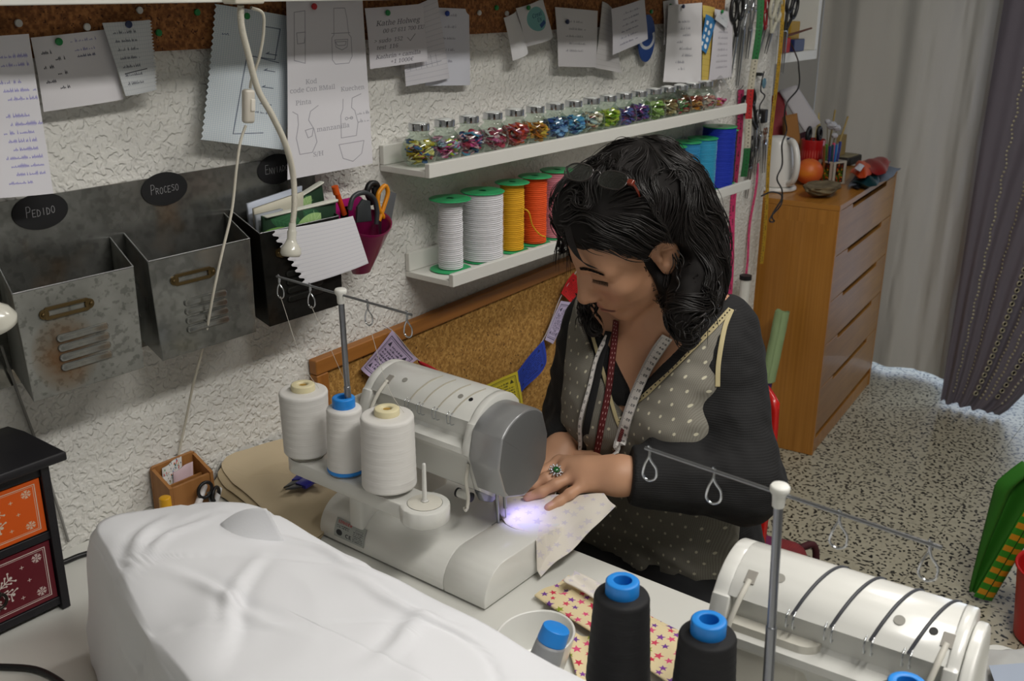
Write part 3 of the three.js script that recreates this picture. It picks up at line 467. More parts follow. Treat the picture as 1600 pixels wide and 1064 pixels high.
const JARS = [
  [1.458, ['#d9c23a', '#e6d98c', '#c9b52e', '#e8e2c0', '#3d6fae', '#b85a5a', '#c9a820', '#e9e6da'], 0.046, 'mixed yellow, cream and blue'], [1.532, ['#d9569a', '#8fb6d6', '#e8a8c6', '#b8d030', '#a9c0d8', '#c84a86', '#b9a4c8'], 0.044, 'pink and pale blue'],
  [1.606, ['#c23d5a', '#5aa6d0', '#e8b4c4', '#d04f92', '#3c5c9c', '#e6e0e6'], 0.05, 'red, pink and sky blue'], [1.682, ['#c9567e', '#d8d8d8', '#b23a56', '#d874a8', '#e6c8d0'], 0.044, 'dusky pink and white'], [1.756, ['#c43a34', '#d9482c', '#d48aa8', '#a82c3c', '#e06a4a'], 0.048, 'red and coral'],
  [1.829, ['#dca82a', '#d97e22', '#d9b84a', '#c98a2e'], 0.044, 'orange and yellow'], [1.902, ['#2a4a94', '#5c8cc8', '#233f80', '#7ea6d8'], 0.046, 'navy and mid blue'], [1.975, ['#2f80c0', '#2a549a', '#78b4e0', '#4096d0'], 0.044, 'bright blue'],
  [2.048, ['#d8c4ac', '#b8ccd6', '#a83030', '#e0d8c8', '#c8b294'], 0.046, 'beige, pale blue and dark red'], [2.12, ['#a4c428', '#c8d040', '#86b020', '#d0d858'], 0.044, 'lime green'], [2.191, ['#50489a', '#7a6ac0', '#8a3a6a', '#6c80c8'], 0.044, 'violet and plum'],
  [2.262, ['#34448c', '#5a4a9a', '#2c387a', '#a04a9c'], 0.046, 'indigo and purple'], [2.333, ['#7ca43c', '#a8c86c', '#94b850', '#c4d898'], 0.048, 'leaf green striped'], [2.402, ['#c8b88c', '#b49a6c', '#d8ccae', '#a08058'], 0.046, 'tan and sand'],
  [2.468, ['#4a9048', '#b03838', '#c4c4b4', '#6aa060'], 0.04, 'green and dark red'], [2.537, ['#c8843a', '#b86830', '#d4a468', '#a04838'], 0.044, 'rust and amber'], [2.61, ['#d08888', '#c86a74', '#d8b4a8', '#e0d0c8'], 0.042, 'salmon pink']];
let jar0; const nth = ['first', 'second', 'third', 'fourth', 'fifth', 'sixth', 'seventh', 'eighth', 'ninth', 'tenth', 'eleventh', 'twelfth', 'thirteenth', 'fourteenth', 'fifteenth', 'sixteenth', 'last'];
JARS.forEach(([x, cols, top, what], i) => {
  const p = V(x, 1.2505, 0.066), lab = `glass jar of ${what} buttons, ${nth[i]} in the row`;
  if (!jar0) { jar0 = thing('button_jar', lab, 'jar', 'glass button jars on the upper ledge', p); part('glass', jarBody, glassM, jar0); const l = part('lid', jarBand, M.chrome, jar0); part('lid_top', jarTop, mat('#dfe3e0', 0.1, 0.1, { clearcoat: 1 }), l); }
  else { const j = jar0.clone(); j.name = numbered('button_jar'); j.position.copy(p); j.rotation.y = i; j.userData = { label: lab, category: 'jar', group: 'glass button jars on the upper ledge' }; scene.add(j); }
  const h = new THREE.Mesh(heap(cols, 84, top + 0.003), btnM); h.name = numbered('buttons'); h.userData = { label: `${what} buttons inside the ${nth[i]} glass jar`, category: 'buttons', kind: 'stuff' }; h.position.copy(p); scene.add(h);
});
{ // clear bag of pink and yellow beads at the end of the ledge
  const p = V(2.688, 1.2505, 0.07), b = thing('plastic_bag', 'clear plastic bag of pink and yellow buttons at the right end of the upper ledge', 'bag');
  const g = new THREE.SphereGeometry(1, 28, 18); const q = g.attributes.position; for (let i = 0; i < q.count; i++) { const y = q.getY(i), n = n3(q.getX(i) * 3, y * 3, q.getZ(i) * 3, 4) * 0.3 + 0.8; q.setXYZ(i, p.x + q.getX(i) * 0.036 * n * (1 - 0.35 * Math.max(0, y)), p.y + 0.046 + y * 0.045, p.z + q.getZ(i) * 0.032 * n * (1 - 0.7 * Math.max(0, y))); } g.computeVertexNormals();
  part('film', g, mat('#f2f2f2', 0.18, 0, { transmission: 1, thickness: 0, ior: 1.3 }), b);
  const h = heap(['#d8488c', '#d8488c', '#e070a4', '#d8b830', '#c85a7a'], 34, 0.034); const m = new THREE.Mesh(h, btnM); m.name = numbered('buttons'); m.userData = { label: 'pink and yellow buttons inside the clear plastic bag', category: 'buttons', kind: 'stuff' }; m.position.copy(p).add(V(0, 0.003, 0)); m.scale.setScalar(0.8); scene.add(m);
}
function reel(x, rBody, rFl, h, color, label, wrapped, tiltX = 0) {
  const t = thing('cord_reel', label, 'reel', 'reels of cord on the lower ledge', V(x, 1.0245, 0.066)), n = Math.round(h / 0.0042), pts = [[0.006, 0.004]];
  for (let i = 0; i < n; i++) { const y0 = 0.004 + i * h / n, b = rBody + 0.0004 * Math.sin(i * 0.45 + x * 20) + 0.0003 * Math.sin(i * 2.1); for (const [k, r] of [[0.1, -0.0016], [0.35, -0.0002], [0.5, 0], [0.65, -0.0002], [0.9, -0.0016]]) pts.push([b + r, y0 + k * h / n]); }
  pts.push([0.006, h + 0.004]); part('wound_cord', lathe(pts, 0, 0, 0, 40), mat(color, 0.75), t);
  const fl = (y) => lathe([[0.008, y], [rFl - 0.002, y], [rFl, y + 0.001], [rFl, y + 0.002], [rFl - 0.002, y + 0.003], [0.008, y + 0.003]], 0, 0, 0, 44);
  part('flange', fl(0.0005), M.green, t); part('flange', fl(h + 0.004), M.green, t);
  if (wrapped) part('shrink_wrap', lathe([[rBody + 0.0018, 0.0045], ...Array.from({ length: 14 }, (_, i) => [rBody + 0.002 + 0.0009 * Math.sin(i * 2.4), 0.01 + i * (h - 0.012) / 13]), [rBody + 0.0015, h + 0.003]], 0, 0, 0, 22), mat('#ffffff', 0.12, 0, { transmission: 1, thickness: 0, ior: 1.4 }), t);
  return t;
}
reel(1.545, 0.0255, 0.043, 0.142, '#d6d6da', 'thin reel of white cord with wide green flanges, first on the lower ledge');
reel(1.648, 0.0435, 0.0465, 0.142, '#dcdce0', 'fat white cord reel in shrink wrap, second on the lower ledge', true);
reel(1.749, 0.027, 0.038, 0.146, '#dda512', 'yellow cord reel between the wrapped white reel and the orange one');
reel(1.832, 0.0275, 0.038, 0.148, '#e2520e', 'orange cord reel between the yellow and pink reels');
reel(1.917, 0.0365, 0.0405, 0.15, '#d58a98', 'pink cord reel beside the orange one, half hidden by dark hair');
reel(2.452, 0.032, 0.037, 0.142, '#4a3a86', 'violet cord reel almost hidden behind the dark hair');
reel(2.53, 0.0345, 0.038, 0.145, '#2b88ba', 'light blue cord reel between the violet and turquoise reels');
reel(2.616, 0.041, 0.0435, 0.146, '#2399c0', 'turquoise cord reel in shrink wrap left of the royal blue reel', true);
reel(2.715, 0.0475, 0.0495, 0.168, '#0f31ae', 'big royal blue cord reel near the right end of the lower ledge');
reel(2.789, 0.02, 0.0225, 0.15, '#2b272c', 'slim dark grey cord reel at the right end of the lower ledge');
solo('loose_cord', 'loose end of yellow cord looping in front of the orange reel', 'cord', tube([onZ(815, 325, 0.098), onZ(825, 330, 0.112), onZ(832, 352, 0.112), onZ(843, 366, 0.114), onZ(852, 370, 0.112)], 0.0016, 30, 8), mat('#dda512', 0.7));
// ---------- framed cork board and prayer flags ----------
const oak = woodTex([140, 88, 34], [178, 118, 52], 21), oakM = mat('#ffffff', 0.5, 0, { map: oak });
{
  const b = thing('cork_board', 'large cork board in an oak frame hanging on the wall behind the sewing machine', 'cork board'), W = 1.26, H = 0.62, f = 0.03, a = Math.atan2(0.028, 0.807);
  const put = (g) => { g.rotateZ(a); g.translate(1.205, 0.91, 0.003); return g; };
  part('cork', put(uvm(bx(f, W - f, -H + f, -f, 0, 0.012))), corkM2, b);
  const rail = (L) => { const g = ext([[0, 0], [0.03, 0], [0.03, 0.012], [0.026, 0.018], [0.004, 0.021], [0, 0.019]], L, 0, 'z'); return uvm(g, 1); };   // section (x across, y thickness)
  const up = (x, m) => { const g = rail(H - 0.002); g.rotateX(Math.PI / 2); g.scale(1, 1, -1); flip(g); if (m) { g.scale(-1, 1, 1); flip(g); } g.rotateX(0); return g; };
  const fr = (x0, x1, y0, y1) => uvm(bx(x0, x1, y0, y1, 0, 0.021, 0.003));
  const rot = (g) => { const u = g.attributes.uv; for (let i = 0; i < u.count; i++) { const t = u.getX(i); u.setXY(i, u.getY(i), t); } return g; };
  part('frame_rail', put(rot(fr(0, W, -f, 0))), oakM, b); part('frame_rail', put(rot(fr(0, W, -H, -H + f))), oakM, b);
  part('frame_rail', put(fr(0, f, -H + f + 0.0005, -f - 0.0005)), oakM, b); part('frame_rail', put(fr(W - f, W, -H + f + 0.0005, -f - 0.0005)), oakM, b);
}
{
  const s = thing('prayer_flags', 'string of small printed prayer flags in five colours draped across the framed cork board', 'flags');
  const q = (x, y, z = 0.034) => onZ(x, y, z), prints = {};
  const pr = (bg, fg) => prints[bg] ??= mat('#ffffff', 0.85, 0, { map: canvasTex(192, 192, (x, w, h) => { fill(x, w, h, bg); ink(x, fg, 3); x.strokeRect(16, 16, 160, 160); x.lineWidth = 1.5; x.strokeRect(23, 23, 146, 146); for (let k = 0; k < 9; k++) scrib(x, k < 2 || k > 6 ? 60 : 32, 44 + k * 14, k < 2 || k > 6 ? 74 : 128, 9, fg, k + 3); x.fillStyle = fg; for (const [a, b] of [[40, 40], [152, 40], [40, 152], [152, 152]]) { x.beginPath(); x.moveTo(a, b - 12); x.lineTo(a + 11, b + 9); x.lineTo(a - 11, b + 9); x.fill(); } }) });
  const flag = (c, bg, fg, wave, lab) => { const P = c.map((p) => q(...p)); const g = sheet((u, v) => { const p = bil(P, u, v); p.z += wave * Math.sin(2 + 5 * u + 2 * v) * (0.3 + v); return p; }, 12, 12, 0.0006), uv = g.attributes.uv; for (let i = 0; i < uv.count; i++) uv.setY(i, 1 - uv.getY(i)); part('flag', g, pr(bg, fg), s, lab); };
  part('string', tube([q(598, 508, 0.03), q(613, 517), q(652, 561), q(704, 594), q(756, 603), q(809, 580), q(849, 530), q(877, 462), q(900, 425), q(930, 380, 0.03)], 0.0011, 80, 6), mat('#b9b4b8', 0.8), s);
  flag([[612, 516], [652, 561], [590, 602], [566, 577]], '#b7a6c4', '#2a2838', 0.004, 'lilac flag with dark print');
  const twist = (pts, col, lab) => { const c = new THREE.CatmullRomCurve3(pts.map((p) => q(...p))); part('flag', sheet((u, v) => { const p = c.getPoint(v), w = 0.0035 + 0.006 * Math.sin(Math.PI * v) ** 0.6, a = u * Math.PI * 2 + v * 4; p.y += w * (0.7 + 0.5 * Math.sin(a * 3) * 0.3) * Math.sin(a) - 0.003; p.z += w * 0.6 * Math.cos(a); return p; }, 14, 20, 0.0005), mat(col, 0.85), s, lab); };
  twist([[654, 563, 0.036], [680, 578, 0.036], [703, 594, 0.036]], '#b01420', 'rolled red flag'); twist([[706, 595, 0.036], [730, 603, 0.036], [755, 603, 0.036]], '#0f5a2e', 'rolled green flag');
  flag([[756, 603, 0.036], [808, 580, 0.036], [816, 634, 0.046], [765, 660, 0.044]], '#c9b92c', '#3a3a14', 0.004, 'yellow flag with dark print');
  flag([[808, 580, 0.036], [849, 531, 0.036], [852, 566, 0.05], [813, 622, 0.046]], '#1c3aa0', '#0f1e58', 0.006, 'blue flag');
  flag([[851, 531, 0.036], [876, 470, 0.036], [905, 474, 0.044], [866, 538, 0.044]], '#b8aeca', '#33304a', 0.004, 'white flag');
  flag([[876, 458, 0.036], [895, 426, 0.036], [915, 450, 0.044], [898, 478, 0.044]], '#c4151a', '#7a0c10', 0.006, 'red flag');
}
// ---------- the work table ----------
{
  const t = thing('work_table', 'long white laminate work table along the wall under the sewing machines', 'table');
  part('table_top', bx(-0.7, 1.19, 0.712, T, 0.004, 1.62, 0.003), mat('#d2d2cc', 0.33), t);
  for (const [x, z] of [[-0.62, 0.08], [1.11, 0.08], [-0.62, 1.54], [1.11, 1.54]]) part('leg', [cyl(0.02, 0.02, 0.708, x, 0.003, z, 20), cyl(0.04, 0.04, 0.004, x, 0.7075, z, 20)], M.white, t);
  part('crossbar', [bx(-0.6, 1.09, 0.65, 0.7, 0.07, 0.09, 0.002)], M.white, t);
}
{ // small black chest with printed drawers
  const c = thing('mini_drawer_chest', 'small black wooden chest with an orange and a dark red snowflake drawer', 'drawer chest'), z = 0.152, x1 = 0.612, x0 = 0.42, blk = mat('#131218', 0.5, 0, { bumpMap: grainTex, bumpScale: 0.0003 });
  const Y = T + 0.001;
  part('carcass', [bx(x0, x0 + 0.011, Y, 0.966, 0.03, z, 0.001), bx(x1 - 0.012, x1, Y, 0.966, 0.03, z + 0.004, 0.001), bx(x0, x1, Y + 0.008, Y + 0.02, 0.03, z, 0.001), bx(x0, x1, 0.854, 0.866, 0.03, z, 0.001), bx(x0, x1, 0.95, 0.966, 0.03, z, 0.001), bx(x0, x1, Y + 0.008, 0.966, 0.03, 0.038)], blk, c);
  part('roof_board', ext([[x0 - 0.02, 0.025], [x1 + 0.014, 0.025], [x1 + 0.02, 0.06], [x1 + 0.02, z + 0.016], [x0 - 0.02, z + 0.016]], 0.014, 0.003).translate(0, 0.967, 0), blk, c);
  const flake = (x, cx, cy, R, col) => { ink(x, col, R > 40 ? 5 : 2); for (let k = 0; k < 6; k++) { const a = k * Math.PI / 3 + 0.5, d = (r, t = 0) => [cx + r * Math.cos(a + t), cy + r * Math.sin(a + t)]; poly(x, [[cx, cy], d(R)]); for (const r of [0.35, 0.6, 0.85]) for (const s of [-1, 1]) { poly(x, [d(R * r), d(R * (r + 0.24), s * 0.3)]); x.beginPath(); x.arc(...d(R * (r + 0.26), s * 0.3), R > 40 ? 5 : 1.6, 0, 7); x.fill(); } x.beginPath(); x.arc(...d(R), R > 40 ? 7 : 2.4, 0, 7); x.fill(); } };
  const drawer = (y0, y1, bg, fg, lab) => {
    const d = part('drawer', [bx(x0 + 0.0125, x1 - 0.0135, y0, y1, 0.05, z - 0.006, 0.001)], blk, c, lab), cx = (x0 + x1) / 2, w = x1 - x0 - 0.028, h = y1 - y0;
    const t = canvasTex(512, 290, (x, W, H) => { fill(x, W, H, bg); ink(x, fg, 4); x.strokeRect(24, 22, W - 48, H - 44); x.lineWidth = 2; x.strokeRect(32, 30, W - 64, H - 60); flake(x, 256, 146, 84, fg); for (const [a, b] of [[64, 60], [448, 60], [64, 230], [448, 230]]) flake(x, a, b, 19, fg); ink(x, fg, 3); for (const [a, b] of [[130, 70], [150, 220], [380, 76], [366, 222], [110, 150], [404, 150]]) { poly(x, [[a - 8, b], [a + 8, b]]); poly(x, [[a, b - 8], [a, b + 8]]); } });
    const f = bx(-w / 2, w / 2, -h / 2, h / 2, 0, 0.004), u = f.attributes.uv, p = f.attributes.position; for (let i = 0; i < u.count; i++) u.setXY(i, p.getX(i) / w + 0.5, p.getY(i) / h + 0.5); f.translate(cx, (y0 + y1) / 2, z - 0.0055);
    part('drawer_front', f, mat('#ffffff', 0.45, 0, { map: t }), d);
    part('ring_pull', [ball(0.006, cx, (y0 + y1) / 2, z + 0.003), new THREE.TorusGeometry(0.0105, 0.0022, 10, 28).translate(cx, (y0 + y1) / 2 - 0.009, z + 0.0055)], mat('#3c3834', 0.35, 0.9), d);
  };
  drawer(0.868, 0.948, '#d4560a', '#cdbfae', 'orange snowflake drawer'); drawer(0.7625, 0.852, '#5e0f1e', '#cfc8c0', 'dark red snowflake drawer');
}
solo('black_cable', 'black cable running from behind the small drawer chest under the white cover', 'cable', tube([onY(78, 884, T + 0.006), onY(100, 878, T + 0.005), onY(125, 868, T + 0.005), onY(150, 862, T + 0.005), onY(190, 862, T + 0.005)], 0.0042, 24, 10), M.black);
solo('black_cable', 'black cable curling across the table in the bottom left corner', 'cable', tube([onY(-40, 1042, T + 0.005), onY(10, 1042, T + 0.005), onY(55, 1046, T + 0.005), onY(90, 1062, T + 0.005), onY(130, 1100, T + 0.005)], 0.0042, 24, 10), M.black);
{ // wooden desk tidy
  const b = thing('desk_tidy', 'small wooden desk tidy with fabric scraps, standing against the wall', 'desk tidy'), w = mat('#ffffff', 0.5, 0, { map: woodTex([140, 92, 46], [176, 124, 70], 33) });
  const X0 = 0.848, X1 = 0.934, z0 = 0.008, z1 = 0.06, q = (g) => uvm(g);
  part('back_board', q(ext(rr(X0, X1, T + 0.001, T + 0.084, 0.006), 0.006, 0.001, 'z').translate(0, 0, z0)), w, b);
  part('front_board', q(ext(rr(X0 + 0.0065, X1 - 0.0065, T + 0.001, T + 0.058, 0.002), 0.005, 0.001, 'z').translate(0, 0, z1 - 0.0055)), w, b);
  for (const x of [X0, X1 - 0.006]) part('side_board', q(ext([[z0 + 0.0065, T + 0.001], [z1, T + 0.001], [z1, T + 0.059], [z0 + 0.0065, T + 0.08]], 0.006, 0, 'x').translate(x, 0, 0)), w, b);
  part('divider', q(bx(X0 + 0.0065, X1 - 0.0065, T + 0.004, T + 0.052, 0.034, 0.037)), w, b);
  const sc = canvasTex(256, 128, (x, W, H) => { fill(x, W, H, '#dcdbd8'); let q2 = 9; const r = () => (q2 = (q2 * 16807) % 2147483647) / 2147483647; for (let i = 0; i < 70; i++) { x.fillStyle = ['#c43a2c', '#2a5aa8', '#3c8a4a', '#d8a82a', '#33343c'][(r() * 5) | 0]; x.beginPath(); x.ellipse(r() * W, r() * H, 3 + r() * 5, 3 + r() * 4, r() * 3, 0, 7); x.fill(); } });
  const cards = [[0.862, 0.9, 0.018, T + 0.03, T + 0.078, 0.4, sc, 'folded white scrap printed with small coloured figures, at the back of the desk tidy'], [0.853, 0.885, 0.026, T + 0.03, T + 0.066, 0.2, sc, 'second printed scrap leaning at the left of the desk tidy'], [0.876, 0.914, 0.028, T + 0.03, T + 0.068, 0.3, null, 'pink and white fabric scrap at the front of the desk tidy']];
  for (const [a, c, z, y0, y1, tl, tx, lab] of cards) solo('fabric_scrap', lab, 'fabric', sheet((u, v) => V(a + (c - a) * u + 0.003 * v, y0 + (y1 - y0) * v + tl * 0.02 * u, z + 0.002 * Math.sin(7 * u)), 8, 4, 0.002), mat(tx ? '#ffffff' : '#d8c0c8', 0.85, 0, tx ? { map: tx } : {}), 'scraps in the desk tidy');
  const g = thing('glue_stick', 'yellow-capped glue stick standing in front of the desk tidy', 'glue stick'), p = onY(238, 812, T + 0.002); p.z = 0.076;
  part('tube', cyl(0.0085, 0.0085, 0.03, p.x, T + 0.001, p.z, 24), mat('#c8c4c6', 0.4), g); part('cap', [cyl(0.0098, 0.0094, 0.026, p.x, T + 0.0315, p.z, 24), ball(0.0094, p.x, T + 0.057, p.z, 1, 0.35, 1)], mat('#d9a010', 0.4), g);
  const s = thing('small_scissors', 'black-handled scissors standing upright before the desk tidy', 'scissors'), c2 = V(0.905, T + 0.036, 0.075);
  part('handle', new THREE.TorusGeometry(0.0135, 0.003, 10, 28).translate(c2.x, c2.y + 0.004, c2.z), M.black, s); part('handle', new THREE.TorusGeometry(0.012, 0.003, 10, 28).rotateY(0.5).translate(c2.x + 0.02, c2.y - 0.012, c2.z), M.black, s); part('blade', ext([[-0.004, 0], [0.004, 0], [0.001, -0.034]], 0.002, 0, 'z').translate(c2.x + 0.006, c2.y - 0.001, c2.z), M.steel, s);
  for (const [x0, y0, x1, y1, r, col, lab, n] of [[305, 800, 319, 760, 0.0062, '#d9d6d6', 'white felt pen leaning beside the desk tidy', 'pen'], [327, 798, 334, 776, 0.003, '#3a3a3e', 'dark steel tweezers beside the white felt pen', 'tweezers'], [336, 800, 343, 764, 0.005, '#cfd0d0', 'clear plastic pen right of the dark tweezers', 'pen']]) {
    const a = onZ(x0, y0, 0.085), b2 = onZ(x1, y1, 0.06); a.y = Math.max(a.y, T + 0.008); const o = thing(n === 'pen' ? 'pen' : 'tweezers', lab, n); part('barrel', rod(a, b2, r, 16, r * 0.9), mat(col, 0.4), o); part('tip', ball(r * 0.9, b2.x, b2.y, b2.z, 1, 0.7, 1, 12), mat(col, 0.4), o);
  }
}
// stacked beige pattern sheets and thread snips
{
  const out = [[329, 741], [366, 764], [407, 796], [444, 832], [462, 846], [482, 851], [505, 836], [519, 812], [540, 782], [560, 760], [600, 740], [560, 690], [500, 660], [470, 650], [445, 664], [400, 690]].map(([x, y]) => { const p = onY(x, y, T + 0.006); p.z = Math.max(p.z, 0.012); return p; });
  const cen = out.reduce((a, p) => a.add(p), V(0, 0, 0)).multiplyScalar(1 / out.length), loop = new THREE.CatmullRomCurve3(out, true, 'centripetal');
  const leaf = (k, lab, col) => {
    const g = sheet((u, v) => { const p = loop.getPoint(u).lerp(cen, 1 - Math.max(0.001, v)); p.x = Math.min(p.x, 1.3); p.x -= k * 0.012 * v; p.z += k * 0.006 * v; const wall = Math.max(0, 0.05 - p.z); p.y = T + 0.0105 - k * 0.0026 + wall * 0.7 + 0.012 * Math.exp(-(((p.x - 1.03) / 0.06) ** 2) - ((p.z - 0.1) / 0.07) ** 2) + 0.0014 * Math.sin(p.x * 70 + p.z * 40); return p; }, 96, 14, 0.0012);
    solo('pattern_sheet', lab, 'pattern sheet', g, mat(col, 0.75), 'beige pattern sheets');
  };
  leaf(0, 'beige pattern sheet lying on top of the stack, behind the thread cones', '#b9a98c'); leaf(1.2, 'beige pattern sheet just under the top one', '#a8987a'); leaf(2.6, 'lowest beige pattern sheet of the stack', '#9a8a6c');
  const s = thing('thread_snips', 'small blue-handled thread snips lying on the beige sheet', 'snips'), q = (x, y, h = 0.026) => onY(x, y, T + h), bl = mat('#1c1d7c', 0.35);
  const flat = (pts, h) => { const P = pts.map((p) => q(p[0], p[1])); const g = ext(P.map((p) => [p.x, p.z]), h, 0.0008); g.translate(0, T + 0.0255, 0); return g; };
  part('handle', flat([[456, 752], [468, 740], [478, 738], [492, 744], [512, 757], [490, 752], [474, 752]], 0.004), bl, s); part('handle', flat([[462, 760], [480, 748], [494, 750], [514, 758], [492, 757], [478, 766]], 0.006).translate(0, 0.002, 0), bl, s);
  part('blade', flat([[443, 763], [456, 753], [470, 750], [468, 756]], 0.003), M.darkSteel, s); part('blade', flat([[446, 768], [462, 760], [478, 762], [462, 767]], 0.003).translate(0, 0.003, 0), M.darkSteel, s);
  solo('black_strap', 'short black strap behind the base of the sewing machine', 'strap', tube([onY(524, 790, T + 0.012), onY(535, 778, T + 0.02), onY(550, 770, T + 0.03), onY(570, 766, T + 0.03)], 0.004, 20, 8), M.blackMatte);
}
// ---------- overlock sewing machines ----------
const shell = mat('#d9d9d4', 0.28, 0, { clearcoat: 0.35, clearcoatRoughness: 0.15 }), silver = mat('#6c6d6e', 0.45, 0.4), silverSide = mat('#a4a5a7', 0.36, 0.6), shellCream = mat('#d6d3c8', 0.35, 0, { clearcoat: 0.3 });
const arc = (cx, cy, rx, ry, a, b, n) => Array.from({ length: n + 1 }, (_, i) => { const t = a + (b - a) * i / n; return [cx + rx * Math.cos(t), cy + ry * Math.sin(t)]; });
// smooth curve through control points (open)
const spl = (pts, n) => new THREE.SplineCurve(pts.map((p) => new THREE.Vector2(p[0], p[1]))).getPoints(n).map((p) => [p.x, p.y]);
function overlock(label, O, turn, o) {
  const g = thing('overlock_machine', label, 'sewing machine', 'overlock sewing machines', V(O.x, T + 0.001, O.z)); g.rotation.y = turn;
  // base: a long low body, its back rolled over in a wide curve, split by a seam for the looper cover
  const bp = [[0.114, 0.003], [0.114, 0.056], [0.108, 0.0615], ...arc(-0.052, 0.0125, 0.05, 0.0495, Math.PI / 2, Math.PI * 0.985, 16), [-0.1, 0.003]];
  const bodyZ = (z0c, z1c) => { const L = z1c - z0c, g0 = ext(bp, L, 0.002, 'z'); g0.translate(0, 0, z0c); return g0; };
  const b = part('base', bodyZ(-0.165, 0.099), shell, g);
  part('looper_cover', bodyZ(0.0994, 0.178), shell, b);
  if (o.plate) {
    const t = canvasTex(256, 160, (x, w, h) => { fill(x, w, h, '#a2a6a2'); x.fillStyle = '#b03030'; x.font = 'bold 34px sans-serif'; x.fillText('SINGER', 18, 38); ink(x, '#22262a', 2); for (let k = 0; k < 2; k++) scrib(x, 14, 60 + k * 14, 110, 9, '#22262a', k + 3); x.font = 'bold 46px sans-serif'; x.fillText('CE', 96, 140); x.beginPath(); x.arc(44, 116, 26, 0, 7); x.fill(); for (let k = 0; k < 6; k++) scrib(x, 160, 66 + k * 15, 84, 9, '#33383c', k + 5); x.strokeRect(176, 40, 60, 14); });
    part('rating_plate', (() => { const s = sheet((u, v) => (() => { const t = Math.PI * (0.80 + 0.19 * v); return V(-0.052 + 0.0512 * Math.cos(t), 0.0125 + 0.0507 * Math.sin(t), -0.13 + 0.066 * u); })(), 2, 8, 0.0008), uv = s.attributes.uv; for (let i = 0; i < uv.count; i++) uv.setY(i, 1 - uv.getY(i)); return s; })(), mat('#ffffff', 0.5, 0, { map: t }), b);
  }
  part('column', ext(rr(-0.03, 0.085, -0.165, -0.045, 0.02), 0.17, 0).translate(0, 0.045, 0), shellCream, g);
  const z0 = o.z0, z1 = o.z1;
  const prof = [...spl([[-0.022, 0.241], [-0.008, 0.256], [0.014, 0.267], [0.04, 0.27], [0.065, 0.262], [0.082, 0.246]], 18), [0.094, 0.2], [0.088, 0.14], [0.07, 0.11], [0.02, 0.105], [-0.012, 0.128], [-0.028, 0.184], [-0.036, 0.194], [-0.036, 0.203], [-0.031, 0.206], [-0.016, 0.206], [-0.013, 0.211], [-0.018, 0.238]];
  const arm = part('arm', ext(prof, z1 - z0, 0.0025, 'z').translate(0, 0, z0), shell, g);
  const full = [...prof.slice(0, -6), [-0.037, 0.194], [-0.037, 0.206], [-0.025, 0.24]];
  part('end_rim', ext(full, 0.014, 0.002, 'z').translate(0, 0, z1 - 0.006), shell, arm);
  part('end_rim', ext(full, 0.02, 0.003, 'z').translate(0, 0, z0 - 0.014), shell, arm);
  const cap = [...spl([[-0.031, 0.236], [-0.012, 0.252], [0.02, 0.262], [0.048, 0.258], [0.066, 0.246]], 14), [0.08, 0.206], [0.077, 0.165], [0.058, 0.136], [0.024, 0.124], [-0.022, 0.14], [-0.04, 0.192]];
  const cf = part('face_cover', ext(cap, o.capL, 0.004, 'z').translate(0, 0, z1 + 0.009), o.capSide, g);
  // domed face plate
  const cp = cap.map((p) => [0.02 + (p[0] - 0.02) * 0.955, 0.193 + (p[1] - 0.193) * 0.955]), zc = z1 + 0.009 + o.capL, lp = [...cp, cp[0]];
  part('face_plate', sheet((u, v) => { const k = u * (lp.length - 1), i = Math.min(lp.length - 2, Math.floor(k)), f = k - i; const x = lp[i][0] + (lp[i + 1][0] - lp[i][0]) * f, y = lp[i][1] + (lp[i + 1][1] - lp[i][1]) * f; return V(0.02 + (x - 0.02) * v, 0.193 + (y - 0.193) * v, zc - 0.0005 + 0.0055 * (1 - v * v)); }, 80, 10, 0.001), o.capM, cf);
  // tension slots over the top with a wire guide at the foot of each
  for (const z of o.slots) {
    const P = [V(-0.0215, 0.2425, z), V(-0.008, 0.2568, z + 0.006), V(0.014, 0.2678, z + 0.013), V(0.036, 0.2706, z + 0.019), ...(o.deep ? [V(0.058, 0.2655, z + 0.024), V(0.072, 0.257, z + 0.027)] : [])];
    part('thread_slot', tube(P, o.slotR, 24, 8), o.slotM, arm);
    part('wire_guide', [tube([V(-0.0205, 0.246, z - 0.004), V(-0.027, 0.243, z - 0.004), V(-0.026, 0.229, z - 0.004), V(-0.019, 0.227, z - 0.004)], 0.0009, 14, 6), tube([V(-0.0205, 0.246, z + 0.003), V(-0.027, 0.243, z + 0.003), V(-0.026, 0.229, z + 0.003), V(-0.019, 0.227, z + 0.003)], 0.0009, 14, 6)], M.chrome, arm);
  }
  const topN = (x) => { const k = prof.slice(0, 19); for (let i = 0; i < 18; i++) if (x <= k[i + 1][0]) { const f = (x - k[i][0]) / (k[i + 1][0] - k[i][0]), y = k[i][1] + (k[i + 1][1] - k[i][1]) * f, a = Math.atan2(k[i + 1][1] - k[i][1], k[i + 1][0] - k[i][0]); return [y, a]; } return [0.27, 0]; };
  for (const [x, z, r, dark] of o.holes) { const [y, a] = topN(x); part('screw_hole', cyl(r, r, 0.0012, 0, -0.0004, 0, 20).rotateZ(a).translate(x, y, z), dark ? M.black : mat('#8f8d86', 0.6), arm); }
  for (const z of o.levers) { part('lever_slot', (() => { const [y, a] = topN(-0.004); return box(0.016, 0.002, 0.011, 0, 0, 0, 0.0008).rotateZ(a).translate(-0.004, y, z); })(), mat('#8d8982', 0.6), arm); part('lever', [tube([V(-0.008, 0.258, z), V(-0.024, 0.243, z - 0.003), V(-0.036, 0.222, z - 0.007), V(-0.041, 0.205, z - 0.009)], 0.003, 20, 8)], shellCream, arm); }
